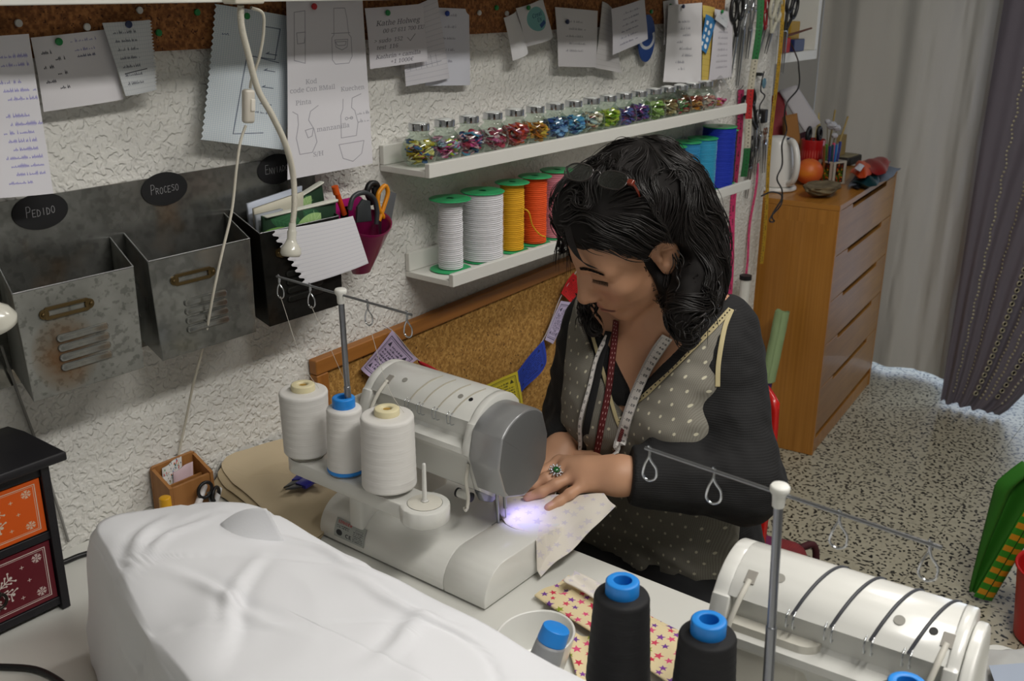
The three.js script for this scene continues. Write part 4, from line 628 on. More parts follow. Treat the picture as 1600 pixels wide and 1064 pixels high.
  // thread stand
  part('bracket', [ext(rr(-0.098, -0.05, -0.1, -0.07, 0.006), 0.075, 0.002).translate(0, 0.04, 0)], shell, g);
  const tr = part('thread_stand', ext([[-0.105 - 0.026, 0.045], ...arc(-0.105, (o.tray0 ?? -0.212) + 0.026, 0.026, 0.026, Math.PI, 2 * Math.PI, 14), [-0.079, 0.045], ...arc(-0.105, 0.07, 0.0365, 0.0365, -0.75, Math.PI + 0.75, 26)], 0.026, 0.004).translate(0, 0.1135, 0), shell, g);
  for (const z of o.seats) part('cone_seat', lathe([[0.0001, 0.0035], [0.012, 0.0032], [0.024, 0.0018], [0.0265, 0], [0.0001, 0]], -0.105, 0.139, z, 36), shellCream, tr);
  for (const z of o.seats) part('spool_pin', lathe([[0.0001, 0.06], [0.0022, 0.059], [0.0028, 0.056], [0.0036, 0.003], [0.0055, 0.001], [0.006, 0], [0.0001, 0]], -0.105, 0.1425, z, 18), shell, tr);
  const pz = o.pz ?? -0.078, px = -0.104, top = V(px + 0.004, o.poleH ?? 0.418, pz - 0.012), bot = V(px, 0.1395, pz), midp = bot.clone().lerp(top, 0.5);
  const pole = part('telescopic_pole', [rod(bot, midp, 0.0052, 18), rod(midp, top, 0.0044, 18), ball(0.0052, midp.x, midp.y, midp.z, 1, 0.5, 1, 14)], mat('#8b8d92', 0.3, 0.9), g);
  part('pole_cap', lathe([[0.0048, -0.012], [0.0056, -0.011], [0.0062, 0], [0.0088, 0.004], [0.0092, 0.008], [0.0075, 0.0105], [0.0001, 0.011]], top.x, top.y, top.z, 24), M.white, pole);
  const a = V(top.x + (o.tilt ?? 0.004), top.y + 0.002, top.z - o.bar), c = V(top.x - (o.tilt ?? 0.006), top.y + 0.002, top.z + o.bar);
  const bar = part('guide_bar', [rod(a, c, 0.0018, 10)], mat('#8f9194', 0.3, 0.9), g);
  for (const t of [0.02, 0.27, 0.7, 0.97]) { const p = a.clone().lerp(c, t); part('wire_loop', tube([V(p.x, p.y + 0.003, p.z), V(p.x - 0.002, p.y - 0.008, p.z + 0.001), V(p.x, p.y - 0.02, p.z + 0.008), V(p.x, p.y - 0.03, p.z + 0.007), V(p.x, p.y - 0.034, p.z), V(p.x, p.y - 0.03, p.z - 0.006), V(p.x, p.y - 0.018, p.z - 0.005), V(p.x + 0.002, p.y - 0.006, p.z - 0.001), V(p.x, p.y + 0.004, p.z - 0.002)], 0.0011, 44, 7), M.chrome, bar); }
  // needle area
  part('needle_bar', [rod(V(0.03, 0.13, z1 + 0.02), V(0.034, 0.085, z1 + 0.02), 0.003), rod(V(0.034, 0.085, z1 + 0.02), V(0.036, 0.058, z1 + 0.02), 0.0008)], M.steel, g);
  part('presser_foot', [bx(0.012, 0.05, 0.0585, 0.0615, z1 + 0.006, z1 + 0.026, 0.001), rod(V(0.02, 0.12, z1 + 0.014), V(0.024, 0.062, z1 + 0.014), 0.0026)], M.steel, g);
  part('upper_looper_guard', [ext([[-0.01, 0.125], [0.015, 0.128], [0.03, 0.12], [0.04, 0.1], [0.02, 0.095], [0.0, 0.105]], 0.012, 0.002, 'z').translate(0, 0, z1 - 0.006)], mat('#8c8e92', 0.35, 0.7), g);
  part('thread_hook', [tube([V(-0.026, 0.176, z1 - 0.002), V(-0.032, 0.15, z1 - 0.002), V(-0.03, 0.125, z1), V(-0.034, 0.112, z1 + 0.002), V(-0.04, 0.107, z1 + 0.004), V(-0.043, 0.112, z1 + 0.004)], 0.0028, 30, 8)], shellCream, g);
  part('needle_clamp_roller', [rod(V(-0.012, 0.112, z1 - 0.034), V(-0.012, 0.112, z1 - 0.012), 0.0065, 18)], M.white, g); for (const q of [-0.037, -0.012]) part('roller_end', rod(V(-0.012, 0.112, z1 + q), V(-0.012, 0.112, z1 + q + 0.003), 0.0075, 18), M.black, g);
  part('hand_wheel', ext(arc(0, 0, 0.036, 0.036, 0, Math.PI * 2, 32).slice(0, -1), 0.02, 0.003, 'z').translate(0.03, 0.13, z0 - 0.055), shell, g);
  return g;
}
const O1 = V(1.07, 0, 0.45), O2 = V(0.91, 0, 1.177);
overlock('white overlock machine with a silver end cover, at which the woman sews', O1, 0, { z0: -0.12, z1: 0.088, capL: 0.056, capM: silver, capSide: silverSide, slots: [-0.036, -0.01, 0.02, 0.049], slotR: 0.0011, slotM: mat('#b4ae9e', 0.6), holes: [[0.002, -0.066, 0.0045], [0.004, 0.046, 0.0042], [0.004, 0.066, 0.0034, 1]], levers: [-0.094], seats: [-0.18, -0.09, 0.0, 0.07], bar: 0.145, plate: 1 });
overlock('white overlock machine in the right foreground seen from behind, without a silver cover', O2, 0.08, { deep: 1, tray0: -0.262, pz: -0.066, tilt: 0.018, poleH: 0.412, z0: -0.148, z1: 0.076, capL: 0.012, capM: shell, capSide: shell, slots: [-0.076, -0.037, 0.002, 0.038], slotR: 0.0019, slotM: mat('#3c3e44', 0.5), holes: [[0.004, -0.1, 0.0055], [0.0, 0.022, 0.0055], [0.0, 0.054, 0.0042, 1]], levers: [-0.128, 0.068], seats: [-0.226, -0.126, 0.068], bar: 0.143 });
{ // the white LED under the head of the working machine
  const L = thing('machine_lamp', 'tiny bluish white LED under the head of the working machine', 'lamp');
  const p = V(1.112, T + 0.128, 0.567);
  part('led', ball(0.004, p.x, p.y, p.z), mat('#ffffff', 0.4, 0, { emissive: new THREE.Color(0.55, 0.5, 1), emissiveIntensity: 6 }), L);
  const l = new THREE.SpotLight(new THREE.Color(0.42, 0.38, 1), 0.022, 0, 0.8, 0.9); l.position.set(p.x, p.y - 0.0055, p.z); l.target.position.set(p.x + 0.02, T + 0.05, p.z + 0.015); scene.add(l, l.target); l.castShadow = true; l.shadow.radius = 0.25; l.name = 'machine_lamp_light';
}
// thread cones
function cone(label, p, r0, r1, h, thread, core, coreR, ring, threadTo) {
  const t = thing('thread_cone', label, 'thread cone', null, p), n = 26, up = core === M.cream ? 0.0145 : 0.02, pts = [[0.012, 0.002]];
  for (let i = 0; i <= n * 3; i++) { const k = i / (n * 3), e = Math.min(1, Math.min(k, 1 - k) / 0.05), r = r0 + (r1 - r0) * k; pts.push([(r - 0.004 * (1 - Math.sqrt(1 - (1 - e) ** 2))) + 0.00012 * Math.sin(i * 2.4) + 0.00012 * Math.sin(i * 0.7), 0.004 + k * h]); }
  pts.push([coreR, h + 0.0045]);
  part('thread', lathe(pts, 0, 0, 0, 48), thread, t);
  part('core', lathe([[0.006, h + 0.002], [0.006, h + up - 0.0015], [coreR * 0.55, h + up], [coreR * 0.9, h + up - 0.0003], [coreR, h + up - 0.002], [coreR, h - 0.004], [0.006, h - 0.004]].map(([r, y]) => [core === M.cream ? r : Math.max(r, coreR * 0.56), y]), 0, 0, 0, 36), core, t);
  if (core === M.cream) part('core_hole', cyl(0.0061, 0.0061, 0.0012, 0, h + 0.0105, 0, 20), mat('#a8863c', 0.7), t);
  if (ring) part('foot_ring', lathe([[0.014, 0], [r0 - 0.001, 0], [r0 + 0.0004, 0.002], [r0 + 0.0004, 0.0055], [r0 - 0.001, 0.007], [0.014, 0.007]], 0, 0, 0, 44), core, t);
  if (threadTo) part('thread_tail', tube([V(r1 * 0.5, h + 0.004, r1 * 0.4), V(0.004, h + 0.04, 0.003), threadTo.clone().sub(p)], 0.00035, 20, 5), mat('#c9c4ba', 0.7), t);
  return t;
}
const windT = dataTex(256, 256, (u, v) => { const a = Math.abs(((u * 3 + v * 26) % 1) - 0.5), b = Math.abs(((v * 19 - u * 2 + 8) % 1) - 0.5); return 120 + 90 * Math.min(a, b) * 2 + 40 * pn(u * 64, v * 160, 160, 4); });
const thW = mat('#dcdad6', 0.7, 0, { bumpMap: windT, bumpScale: 0.00025 }), thB = mat('#101013', 0.75, 0, { bumpMap: windT, bumpScale: 0.00025 }), thG = mat('#9b9da0', 0.5, 0.1, { bumpMap: windT, bumpScale: 0.0004 });
const TY = T + 0.1435, seat1 = (z) => V(O1.x - 0.105, TY, O1.z + z), seat2 = (z) => { const c = Math.cos(-0.06), s = Math.sin(-0.06); return V(O2.x - 0.105 * c + z * s, TY, O2.z + 0.105 * s + z * c); };
const barEnd1 = (t) => V(O1.x - 0.1 + 0.004 - 0.01 * t, T + 0.39, O1.z - 0.09 - 0.145 + 0.29 * t);
cone('white thread cone with a cream core, furthest from the needle on the machine stand', seat1(-0.18), 0.0355, 0.0375, 0.104, thW, M.cream, 0.0185, false, barEnd1(0.02));
cone('slim white thread cone with bright blue core and foot, on the stand beside the pole', seat1(-0.09), 0.0295, 0.026, 0.1, thW, M.blue, 0.0172, true, barEnd1(0.27));
cone('big white thread cone with a cream core, nearest to the empty spool pin', seat1(0.0), 0.0405, 0.0385, 0.112, thW, M.cream, 0.0185, false, barEnd1(0.7));
const coneAt = (px, py, h) => { const p = onY(px, py, TY + h + 0.02); p.y = TY; return p; };
cone('black thread cone with a blue core, left one in the foreground', coneAt(973, 906, 0.108), 0.0345, 0.0285, 0.108, thB, M.blue, 0.0175);
cone('black thread cone with a blue core, close to the pole of the foreground machine', coneAt(1108, 967, 0.1), 0.0335, 0.028, 0.1, thB, M.blue, 0.0175);
cone('black thread cone with a blue core, barely rising over the bottom edge of the picture', coneAt(1419, 1066, 0.1), 0.0335, 0.028, 0.1, thB, M.blue, 0.0175);
{ // white dish with a leaning grey spool
  const c = onY(850, 1062, T + 0.012), d = thing('white_dish', 'white oval plastic dish at the bottom edge holding a grey thread spool', 'dish');
  const g = lathe([[0.0001, 0], [0.034, 0], [0.042, 0.006], [0.05, 0.03], [0.055, 0.05], [0.058, 0.052], [0.06, 0.05], [0.055, 0.03], [0.047, 0.004], [0.044, -0.003], [0.0001, -0.003]], 0, 0, 0, 48); g.scale(1, 1, 0.8); g.translate(c.x + 0.02, T + 0.0045, c.z - 0.03); part('bowl', g, shell, d);
  const s = thing('thread_spool', 'grey thread spool with a blue end leaning in the white dish', 'spool'), a = onY(838, 1068, T + 0.03), b = onY(868, 985, T + 0.1), ax = b.clone().sub(a), L = 0.11; ax.normalize();
  const q = new THREE.Quaternion().setFromUnitVectors(V(0, 1, 0), ax), put = (g2) => { g2.applyQuaternion(q); g2.translate(b.x - ax.x * L, b.y - ax.y * L, b.z - ax.z * L); return g2; };
  part('thread', put(lathe([[0.008, 0.006], [0.0225, 0.007], [0.0232, 0.012], [0.0188, 0.09], [0.018, 0.094], [0.008, 0.095]], 0, 0, 0, 36)), thG, s);
  part('end_cap', put(lathe([[0.008, 0.09], [0.0178, 0.0935], [0.0184, 0.096], [0.0172, 0.113], [0.016, 0.1145], [0.0001, 0.115]], 0, 0, 0, 32)), M.blue, s);
}
// white dust cover over a third machine in the left foreground
{
  const ring = [[0.6, 1.02], [0.46, 1.02], [0.43, 0.94], [0.435, 0.8], [0.458, 0.66], [0.5, 0.52], [0.538, 0.41], [0.556, 0.356], [0.572, 0.343], [0.61, 0.347], [0.66, 0.37], [0.708, 0.43], [0.722, 0.5], [0.716, 0.62], [0.708, 0.72], [0.704, 0.83], [0.70, 0.93], [0.69, 1.0]];
  const loop = new THREE.CatmullRomCurve3(ring.map((p) => V(p[0], 0, p[1])), true, 'centripetal'), cen = V(0.58, 0, 0.68);
  const creases = [[168, 930, 262, 812], [196, 905, 330, 815], [425, 838, 610, 908], [240, 900, 480, 1010], [520, 905, 735, 1010], [400, 880, 330, 1050], [560, 1060, 700, 960]].map((q) => [onY(q[0], q[1], 0.96), onY(q[2], q[3], 0.96)]);
  const fold2 = (p) => { let s = 0; creases.forEach(([a, b], i) => { const dx = b.x - a.x, dz = b.z - a.z, l = Math.hypot(dx, dz), t = ((p.x - a.x) * dx + (p.z - a.z) * dz) / (l * l), w = Math.max(0, 1 - Math.abs(t - 0.5) * 1.7), q = ((p.x - a.x) * dz - (p.z - a.z) * dx) / l + 0.006 * Math.sin(t * 7 + i); s += w * (0.0065 * Math.exp(-((q / 0.0075) ** 2)) - 0.004 * Math.exp(-(((q - 0.014) / 0.009) ** 2))); }); return s; };
  const g = sheet((u, v) => {
    const e = loop.getPoint(1 - u), top = v < 0.5, k = top ? v / 0.5 : (v - 0.5) / 0.5; let p, y;
    if (top) { p = cen.clone().lerp(e, 0.0005 + 0.9995 * k); y = 0.968 - 0.012 * k ** 6 + 0.02 * (1 - k) * Math.max(0, (0.9 - p.z)) - 0.03 * Math.max(0, p.z - 0.8); }
    else { p = cen.clone().lerp(e, 1 + 0.03 * Math.sin(Math.min(1, k * 6) * 1.57) + 0.12 * k * (0.7 + 0.5 * Math.sin(u * 40) ** 2)); y = 0.952 - 0.004 * 0 - (0.952 - T - 0.004) * k; if (k < 0.08) y = 0.952 - 0.2 * k * k / 0.08; }
    const w = n3(p.x * 14, y * 10, p.z * 14, 3) - 0.5, w2 = Math.abs(n3(p.x * 9 + p.z * 6, y * 7, p.z * 5 - p.x * 4, 9) - 0.5);
    const cr = Math.abs(n3(p.x * 7 - p.z * 5, y * 5, p.z * 4 + p.x * 6, 19) - 0.5), crease = 0.011 * Math.exp(-((cr / 0.028) ** 2)); const amp = top ? 0.014 : 0.016 * Math.min(1, k * 4); const d = e.clone().sub(cen).normalize();
    if (top) y += (amp * (w * 0.7 - 1.6 * w2 + 0.35) - crease * 0.3) * Math.min(1, 0.2 + k) + fold2(p); else p.addScaledVector(d, amp * (w - 2.2 * w2 + 0.4) - crease * Math.min(1, k * 5));
    return V(p.x, Math.max(y, T + 0.003), p.z);
  }, 150, 84, 0.0012);
  const c = thing('dust_cover', 'large crumpled white cloth cover draped over a machine in the left foreground', 'dust cover');
  const cm = mat('#e0e1e5', 0.85, 0, { bumpMap: grainTex, bumpScale: 0.0002 });
  part('cloth', g, cm, c);
  // raised corner flap of the cover
  const P = [onY(345, 818, 0.972), onY(416, 795, 1.0), onY(443, 836, 0.974), onY(365, 852, 0.966)];
  part('corner_flap', sheet((u, v) => { const p = bil([P[0], P[1], P[2], P[3]], u, v); p.y += 0.008 * Math.sin(3.1 * u) * (1 - v) - 0.008 * v * v; return p; }, 14, 10, 0.0014), cm, c);
}
// cream fabric under the needle and folded star-print fabric
const starTex = (bg, cols, n, s, size) => canvasTex(512, 512, (x, w, h) => { fill(x, w, h, bg); let q = s; const r = () => (q = (q * 16807) % 2147483647) / 2147483647; const N = Math.round(Math.sqrt(n)); for (let i = 0; i < N; i++) for (let j = 0; j < N; j++) { const cx = (i + 0.25 + 0.5 * r()) * w / N, cy = (j + 0.25 + 0.5 * r()) * h / N, R = size * (0.6 + 0.6 * r()), a0 = r() * 6; x.fillStyle = cols[(r() * cols.length) | 0]; x.beginPath(); for (let k = 0; k < 10; k++) { const a = a0 + k * Math.PI / 5, rd = k % 2 ? R * 0.42 : R; x[k ? 'lineTo' : 'moveTo'](cx + rd * Math.cos(a), cy + rd * Math.sin(a)); } x.fill(); } });
const printM = mat('#ffffff', 0.85, 0, { map: starTex('#d8c8a0', ['#7a3a92', '#c02a48', '#d04a78', '#8c9a2a', '#6a3a8c', '#c8405c'], 64, 77, 27) }), paleM = mat('#ffffff', 0.85, 0, { map: starTex('#dcd6cc', ['#cfc8cc', '#d2cccc', '#cac4cc'], 81, 31, 22) });
const uvXZ = (g, s) => { const p = g.attributes.position, u = g.attributes.uv; for (let i = 0; i < p.count; i++) u.setXY(i, (p.getX(i) + p.getY(i) * 0.7) / s, (p.getZ(i) - p.getY(i) * 0.7) / s); return g; };
{
  const P = [onY(772, 776, T + 0.0635), onY(944, 772, T + 0.094), onY(962, 793, T + 0.086), onY(845, 902, T + 0.01)], Lm = onY(786, 814, T + 0.064);
  const g = sheet((u, v) => { const p = bil(P, u, v), e = Lm.clone().sub(P[0].clone().lerp(P[3], 0.36)), k = Math.sin(Math.PI * Math.min(1, v / 0.72)) * (1 - u) ** 2; p.addScaledVector(e, k); const sag = Math.sin(Math.PI * v) * Math.sin(Math.PI * Math.min(1, u * 0.9 + 0.1)); p.y += 0.004 * sag; if (p.z < 0.634 && p.x < 1.19) p.y = Math.max(p.y, T + 0.0615); p.y += 0.0025 * Math.sin(u * 8 + 1) * v + 0.0015 * Math.sin(u * 15 + v * 5); return p; }, 40, 40, 0.0012);
  solo('sewing_fabric', 'cream fabric with faint pale stars under the needle, held by her hands', 'fabric', uvXZ(g, 0.19), paleM);
  const trim = sheet((u, v) => onY(772, 762, T + 0.067).lerp(onY(785, 812, T + 0.067), v).add(V(0.004 * u, 0.0006 * Math.sin(v * 20), 0.004 * u)), 2, 20, 0.0012);
  solo('fabric_scrap', 'narrow pink-spotted fabric edge just at the needle', 'fabric', uvXZ(trim, 0.06), mat('#ffffff', 0.85, 0, { map: starTex('#d8c8c8', ['#b01858', '#a0186a'], 9, 5, 70) }));
  const lay = (c, h, name, lab, m, s, grp) => { const Q = c.map(([x, y]) => onY(x, y, T + h)); return solo(name, lab, 'fabric', uvXZ(sheet((u, v) => { const p = bil(Q, u, v); p.y += 0.0025 * Math.sin(u * 7 + v * 3) + 0.003 * Math.exp(-((v - 0.02) ** 2) * 800) + 0.0025; return p; }, 24, 16, 0.0022), s), m, grp); };
  lay([[835, 935], [888, 905], [1105, 1010], [1110, 1110]], 0.004, 'star_fabric', 'lower layer of cream fabric printed with purple, red and green stars on the table', printM, 0.145, 'folded star fabric');
  lay([[852, 945], [905, 918], [1062, 992], [1052, 1075]], 0.011, 'star_fabric', 'folded upper layer of the cream star-print fabric behind the black cones', printM, 0.145, 'folded star fabric');
  lay([[880, 912], [898, 897], [945, 918], [935, 942]], 0.018, 'fabric_scrap', 'small pale scrap of fabric lying on the folded star-print fabric', paleM, 0.19);
  lay([[880, 990], [925, 1000], [970, 1062], [905, 1075]], 0.002, 'fabric_scrap', 'strip of star-print fabric beside the white dish', printM, 0.145);
}
// ---------- the woman at the machine ----------
const HP = V(1.33901561, 1.21836416, 0.6190446), HM = new THREE.Matrix4().makeRotationY(-2.14573931).multiply(new THREE.Matrix4().makeRotationX(0.6064371)).multiply(new THREE.Matrix4().makeRotationZ(-0.24446587));
HM.setPosition(HP); const HI = HM.clone().invert();
const H = (x, y, z) => V(x, y, z).applyMatrix4(HM);
const smin = (a, b, k) => { const h = Math.max(k - Math.abs(a - b), 0) / k; return Math.min(a, b) - h * h * k * 0.25; };
const smax = (a, b, k) => -smin(-a, -b, k);
function cap3(px, py, pz, c) {                           // tapered capsule [a, b, ra, rb]
  const ax = c.ax, ay = c.ay, az = c.az, dx = c.dx, dy = c.dy, dz = c.dz; let t = ((px - ax) * dx + (py - ay) * dy + (pz - az) * dz) / c.l2; t = t < 0 ? 0 : t > 1 ? 1 : t;
  const x = px - ax - dx * t, y = py - ay - dy * t, z = pz - az - dz * t; return Math.sqrt(x * x + y * y + z * z) - (c.ra + (c.rb - c.ra) * t);
}
const C = (a, b, ra, rb = ra, k = 0.03) => ({ ax: a.x, ay: a.y, az: a.z, dx: b.x - a.x, dy: b.y - a.y, dz: b.z - a.z, l2: Math.max(1e-9, a.distanceToSquared(b)), ra, rb, k });
const caps = (list) => (x, y, z) => { let d = 1; for (const c of list) d = smin(d, cap3(x, y, z, c), c.k); return d; };
const ell = (x, y, z, cx, cy, cz, a, b, c) => { const X = (x - cx) / a, Y = (y - cy) / b, Z = (z - cz) / c, k0 = Math.sqrt(X * X + Y * Y + Z * Z), k1 = Math.sqrt((X / a) ** 2 + (Y / b) ** 2 + (Z / c) ** 2); return k1 < 1e-9 ? -Math.min(a, b, c) : k0 * (k0 - 1) / k1; };
const lerp = THREE.MathUtils.lerp;
// surface of a field over a box of cells (naive surface nets)
function net(f, lo, hi, h, keep, color) {
  const nx = Math.ceil((hi.x - lo.x) / h) + 1, ny = Math.ceil((hi.y - lo.y) / h) + 1, nz = Math.ceil((hi.z - lo.z) / h) + 1, val = new Float32Array(nx * ny * nz);
  for (let k = 0, o = 0; k < nz; k++) for (let j = 0; j < ny; j++) for (let i = 0; i < nx; i++) val[o++] = f(lo.x + i * h, lo.y + j * h, lo.z + k * h);
  const id = new Int32Array(nx * ny * nz).fill(-1), P = [], I = [], S = (i, j, k) => i + nx * (j + ny * k);
  const E = [[0, 1], [2, 3], [4, 5], [6, 7], [0, 2], [1, 3], [4, 6], [5, 7], [0, 4], [1, 5], [2, 6], [3, 7]];
  for (let k = 0; k < nz - 1; k++) for (let j = 0; j < ny - 1; j++) for (let i = 0; i < nx - 1; i++) {
    const v = []; let m = 0; for (let c = 0; c < 8; c++) { const q = val[S(i + (c & 1), j + ((c >> 1) & 1), k + (c >> 2))]; v.push(q); if (q < 0) m |= 1 << c; }
    if (m === 0 || m === 255) continue;
    let n = 0, x = 0, y = 0, z = 0;
    for (const [a, b] of E) if ((v[a] < 0) !== (v[b] < 0)) { const t = v[a] / (v[a] - v[b]); x += (a & 1) + t * ((b & 1) - (a & 1)); y += ((a >> 1) & 1) + t * (((b >> 1) & 1) - ((a >> 1) & 1)); z += (a >> 2) + t * ((b >> 2) - (a >> 2)); n++; }
    id[S(i, j, k)] = P.length / 3; P.push(lo.x + (i + x / n) * h, lo.y + (j + y / n) * h, lo.z + (k + z / n) * h);
  }
  for (let k = 1; k < nz - 1; k++) for (let j = 1; j < ny - 1; j++) for (let i = 1; i < nx - 1; i++) {
    const a = val[S(i, j, k)] < 0;
    const quad = (p, q, r, s, fl) => { if (p < 0 || q < 0 || r < 0 || s < 0) return; if (keep && ![p, q, r, s].every((t) => keep(P[t * 3], P[t * 3 + 1], P[t * 3 + 2]))) return; fl ? I.push(p, q, r, p, r, s) : I.push(p, r, q, p, s, r); };
    let b = val[S(i + 1, j, k)] < 0; if (a !== b) quad(id[S(i, j - 1, k - 1)], id[S(i, j, k - 1)], id[S(i, j, k)], id[S(i, j - 1, k)], a);
    b = val[S(i, j + 1, k)] < 0; if (a !== b) quad(id[S(i - 1, j, k - 1)], id[S(i - 1, j, k)], id[S(i, j, k)], id[S(i, j, k - 1)], a);
    b = val[S(i, j, k + 1)] < 0; if (a !== b) quad(id[S(i - 1, j - 1, k)], id[S(i, j - 1, k)], id[S(i, j, k)], id[S(i - 1, j, k)], a);
  }
  const N = new Float32Array(P.length), e = h * 0.4, col = color && new Float32Array(P.length);
  for (let i = 0; i < P.length; i += 3) {
    const x = P[i], y = P[i + 1], z = P[i + 2]; let a = f(x + e, y, z) - f(x - e, y, z), b = f(x, y + e, z) - f(x, y - e, z), c = f(x, y, z + e) - f(x, y, z - e); const l = Math.hypot(a, b, c) || 1; N[i] = a / l; N[i + 1] = b / l; N[i + 2] = c / l;
    if (color) col.set(color(x, y, z), i);
  }
  const g = new THREE.BufferGeometry(); g.setAttribute('position', new THREE.Float32BufferAttribute(P, 3)); g.setAttribute('normal', new THREE.BufferAttribute(N, 3)); if (color) g.setAttribute('color', new THREE.BufferAttribute(col, 3)); g.setIndex(I);
  const uv = new Float32Array(P.length / 3 * 2); for (let i = 0; i < P.length / 3; i++) { uv[i * 2] = P[i * 3 + 2] - P[i * 3] * 0.3; uv[i * 2 + 1] = P[i * 3 + 1]; } g.setAttribute('uv', new THREE.BufferAttribute(uv, 2)); return g;
}
// head in its own coordinates: x to her left, y up, z forward
const hv = (x, y, z) => V(x, y, z);
const jawC = C(hv(0.046, -0.062, 0.012), hv(0.012, -0.104, 0.066), 0.016, 0.015), noseC = C(hv(0, 0.004, 0.092), hv(0, -0.036, 0.113), 0.0075, 0.009), browC = C(hv(0.008, 0.017, 0.087), hv(0.044, 0.014, 0.07), 0.0105, 0.011);
const lipU = C(hv(0, -0.0705, 0.098), hv(0.021, -0.077, 0.086), 0.0052, 0.003), lipL = C(hv(0, -0.0815, 0.0955), hv(0.018, -0.08, 0.087), 0.0062, 0.003), mouthC = C(hv(0, -0.0765, 0.1055), hv(0.0245, -0.0785, 0.0905), 0.0022, 0.0018), cheekC = C(hv(0.036, -0.026, 0.062), hv(0.028, -0.05, 0.064), 0.024, 0.02), lidC = C(hv(0.02, 0.0025, 0.0785), hv(0.043, 0.002, 0.0695), 0.0115, 0.0105), creaseC = C(hv(0.018, 0.0105, 0.09), hv(0.046, 0.0085, 0.078), 0.0012, 0.001), lashC = C(hv(0.0185, -0.0055, 0.0895), hv(0.0455, -0.0045, 0.078), 0.0011, 0.0011);
function headF(x, y, z) {
  const sx = x, X = Math.abs(x); let d = ell(x, y, z, 0, 0.042, -0.014, 0.0735, 0.083, 0.094);
  d = smin(d, ell(x, y, z, 0, -0.03, 0.03, 0.06, 0.078, 0.06), 0.03); d = smin(d, ell(x, y, z, 0, 0.03, 0.045, 0.056, 0.045, 0.046), 0.03);
  d = smin(d, cap3(X, y, z, jawC), 0.026); d = smin(d, Math.hypot(x, y + 0.101, z - 0.071) - 0.017, 0.022); d = smin(d, cap3(X, y, z, cheekC), 0.022);
  d = smin(d, cap3(X, y, z, browC), 0.014); d = smax(d, -(Math.hypot((X - 0.031) / 1.25, y - 0.001, z - 0.099) - 0.0125), 0.016);
  d = smin(d, ell(x, y, z, 0, -0.068, 0.08, 0.026, 0.026, 0.018), 0.018);
  d = smin(d, ell(x, y, z, 0, -0.024, 0.09, 0.0135, 0.032, 0.02), 0.012); d = smin(d, cap3(X, y, z, noseC), 0.014); d = smin(d, Math.hypot(x, y + 0.0385, z - 0.1135) - 0.0105, 0.008); d = smin(d, ell(X, y, z, 0.0115, -0.0425, 0.1005, 0.0068, 0.0075, 0.0095), 0.007);
  d = smax(d, -(ell(X, y, z, 0.0062, -0.0495, 0.1055, 0.0035, 0.003, 0.005)), 0.003);
  d = smin(d, ell(X, y, z, 0.0175, -0.0185, 0.0815, 0.012, 0.014, 0.01), 0.014);
  d = smin(d, cap3(X, y, z, lidC), 0.004); d = smax(d, -cap3(X, y, z, creaseC), 0.003); d = smin(d, cap3(X, y, z, lashC), 0.0012);
  d = smin(d, cap3(X, y, z, lipU), 0.006); d = smin(d, cap3(X, y, z, lipL), 0.006); d = smax(d, -cap3(X, y, z, mouthC), 0.0025);
  // ear: a tilted shell with a hollow and a lobe
  const ey = y + 0.008, ez = z + 0.012, c = 0.966, s = 0.259, y1 = ey * c - ez * s, z1 = ey * s + ez * c, xo = X - 0.074 + z1 * 0.35;
  let e = ell(xo, y1, z1, 0, 0, 0, 0.0095, 0.031, 0.0185); e = smax(e, -ell(xo, y1, z1, 0.0085, 0.003, 0.001, 0.008, 0.0205, 0.0115), 0.004); e = smin(e, ell(xo, y1, z1, 0.001, -0.0265, 0.003, 0.0055, 0.009, 0.0075), 0.006); e = smin(e, ell(xo, y1, z1, 0.004, -0.003, 0.0125, 0.0045, 0.008, 0.004), 0.004); e = smin(e, ell(xo, y1, z1, 0.003, 0.012, -0.002, 0.0035, 0.0035, 0.009), 0.004);
  return smin(d, e, 0.006);
}
const tp = V();
const headW = (x, y, z) => { tp.set(x, y, z).applyMatrix4(HI); return headF(tp.x, tp.y, tp.z); };
// joints
const shL = V(1.488, 1.04, 0.705), shR = at(922, 520, 1.79), elL = V(1.385, 0.838, 0.822), wrL = V(1.268, 0.853, 0.667), elR = at(890, 648, 1.86), wrR = onY(880, 702, 0.832);
const neckA = H(0, -0.055, -0.03), neckB = V(1.425, 1.075, 0.617);
const torso = [C(V(1.44, 1.025, 0.53), V(1.485, 1.025, 0.695), 0.056, 0.056, 0.05), C(V(1.45, 0.965, 0.53), V(1.475, 0.96, 0.69), 0.092, 0.092, 0.06), C(V(1.385, 0.925, 0.565), V(1.375, 0.9, 0.56), 0.058, 0.06, 0.045), C(V(1.395, 0.925, 0.68), V(1.388, 0.9, 0.69), 0.058, 0.06, 0.045), C(V(1.45, 0.82, 0.55), V(1.465, 0.82, 0.68), 0.092, 0.092, 0.07), C(V(1.47, 0.67, 0.53), V(1.48, 0.67, 0.70), 0.1, 0.1, 0.08), C(V(1.5, 0.56, 0.54), V(1.51, 0.56, 0.71), 0.098, 0.098, 0.07), C(V(1.43, 1.09, 0.6), V(1.485, 1.06, 0.69), 0.036, 0.04, 0.04), C(V(1.43, 1.09, 0.6), V(1.44, 1.065, 0.52), 0.036, 0.04, 0.04)];
const neck = [C(neckA, neckB, 0.047, 0.053, 0.03)];
const armsC = [C(shL, elL, 0.052, 0.044, 0.04), C(elL, wrL, 0.042, 0.029, 0.02), C(shR, elR, 0.044, 0.038, 0.04), C(elR, wrR, 0.037, 0.028, 0.02)];
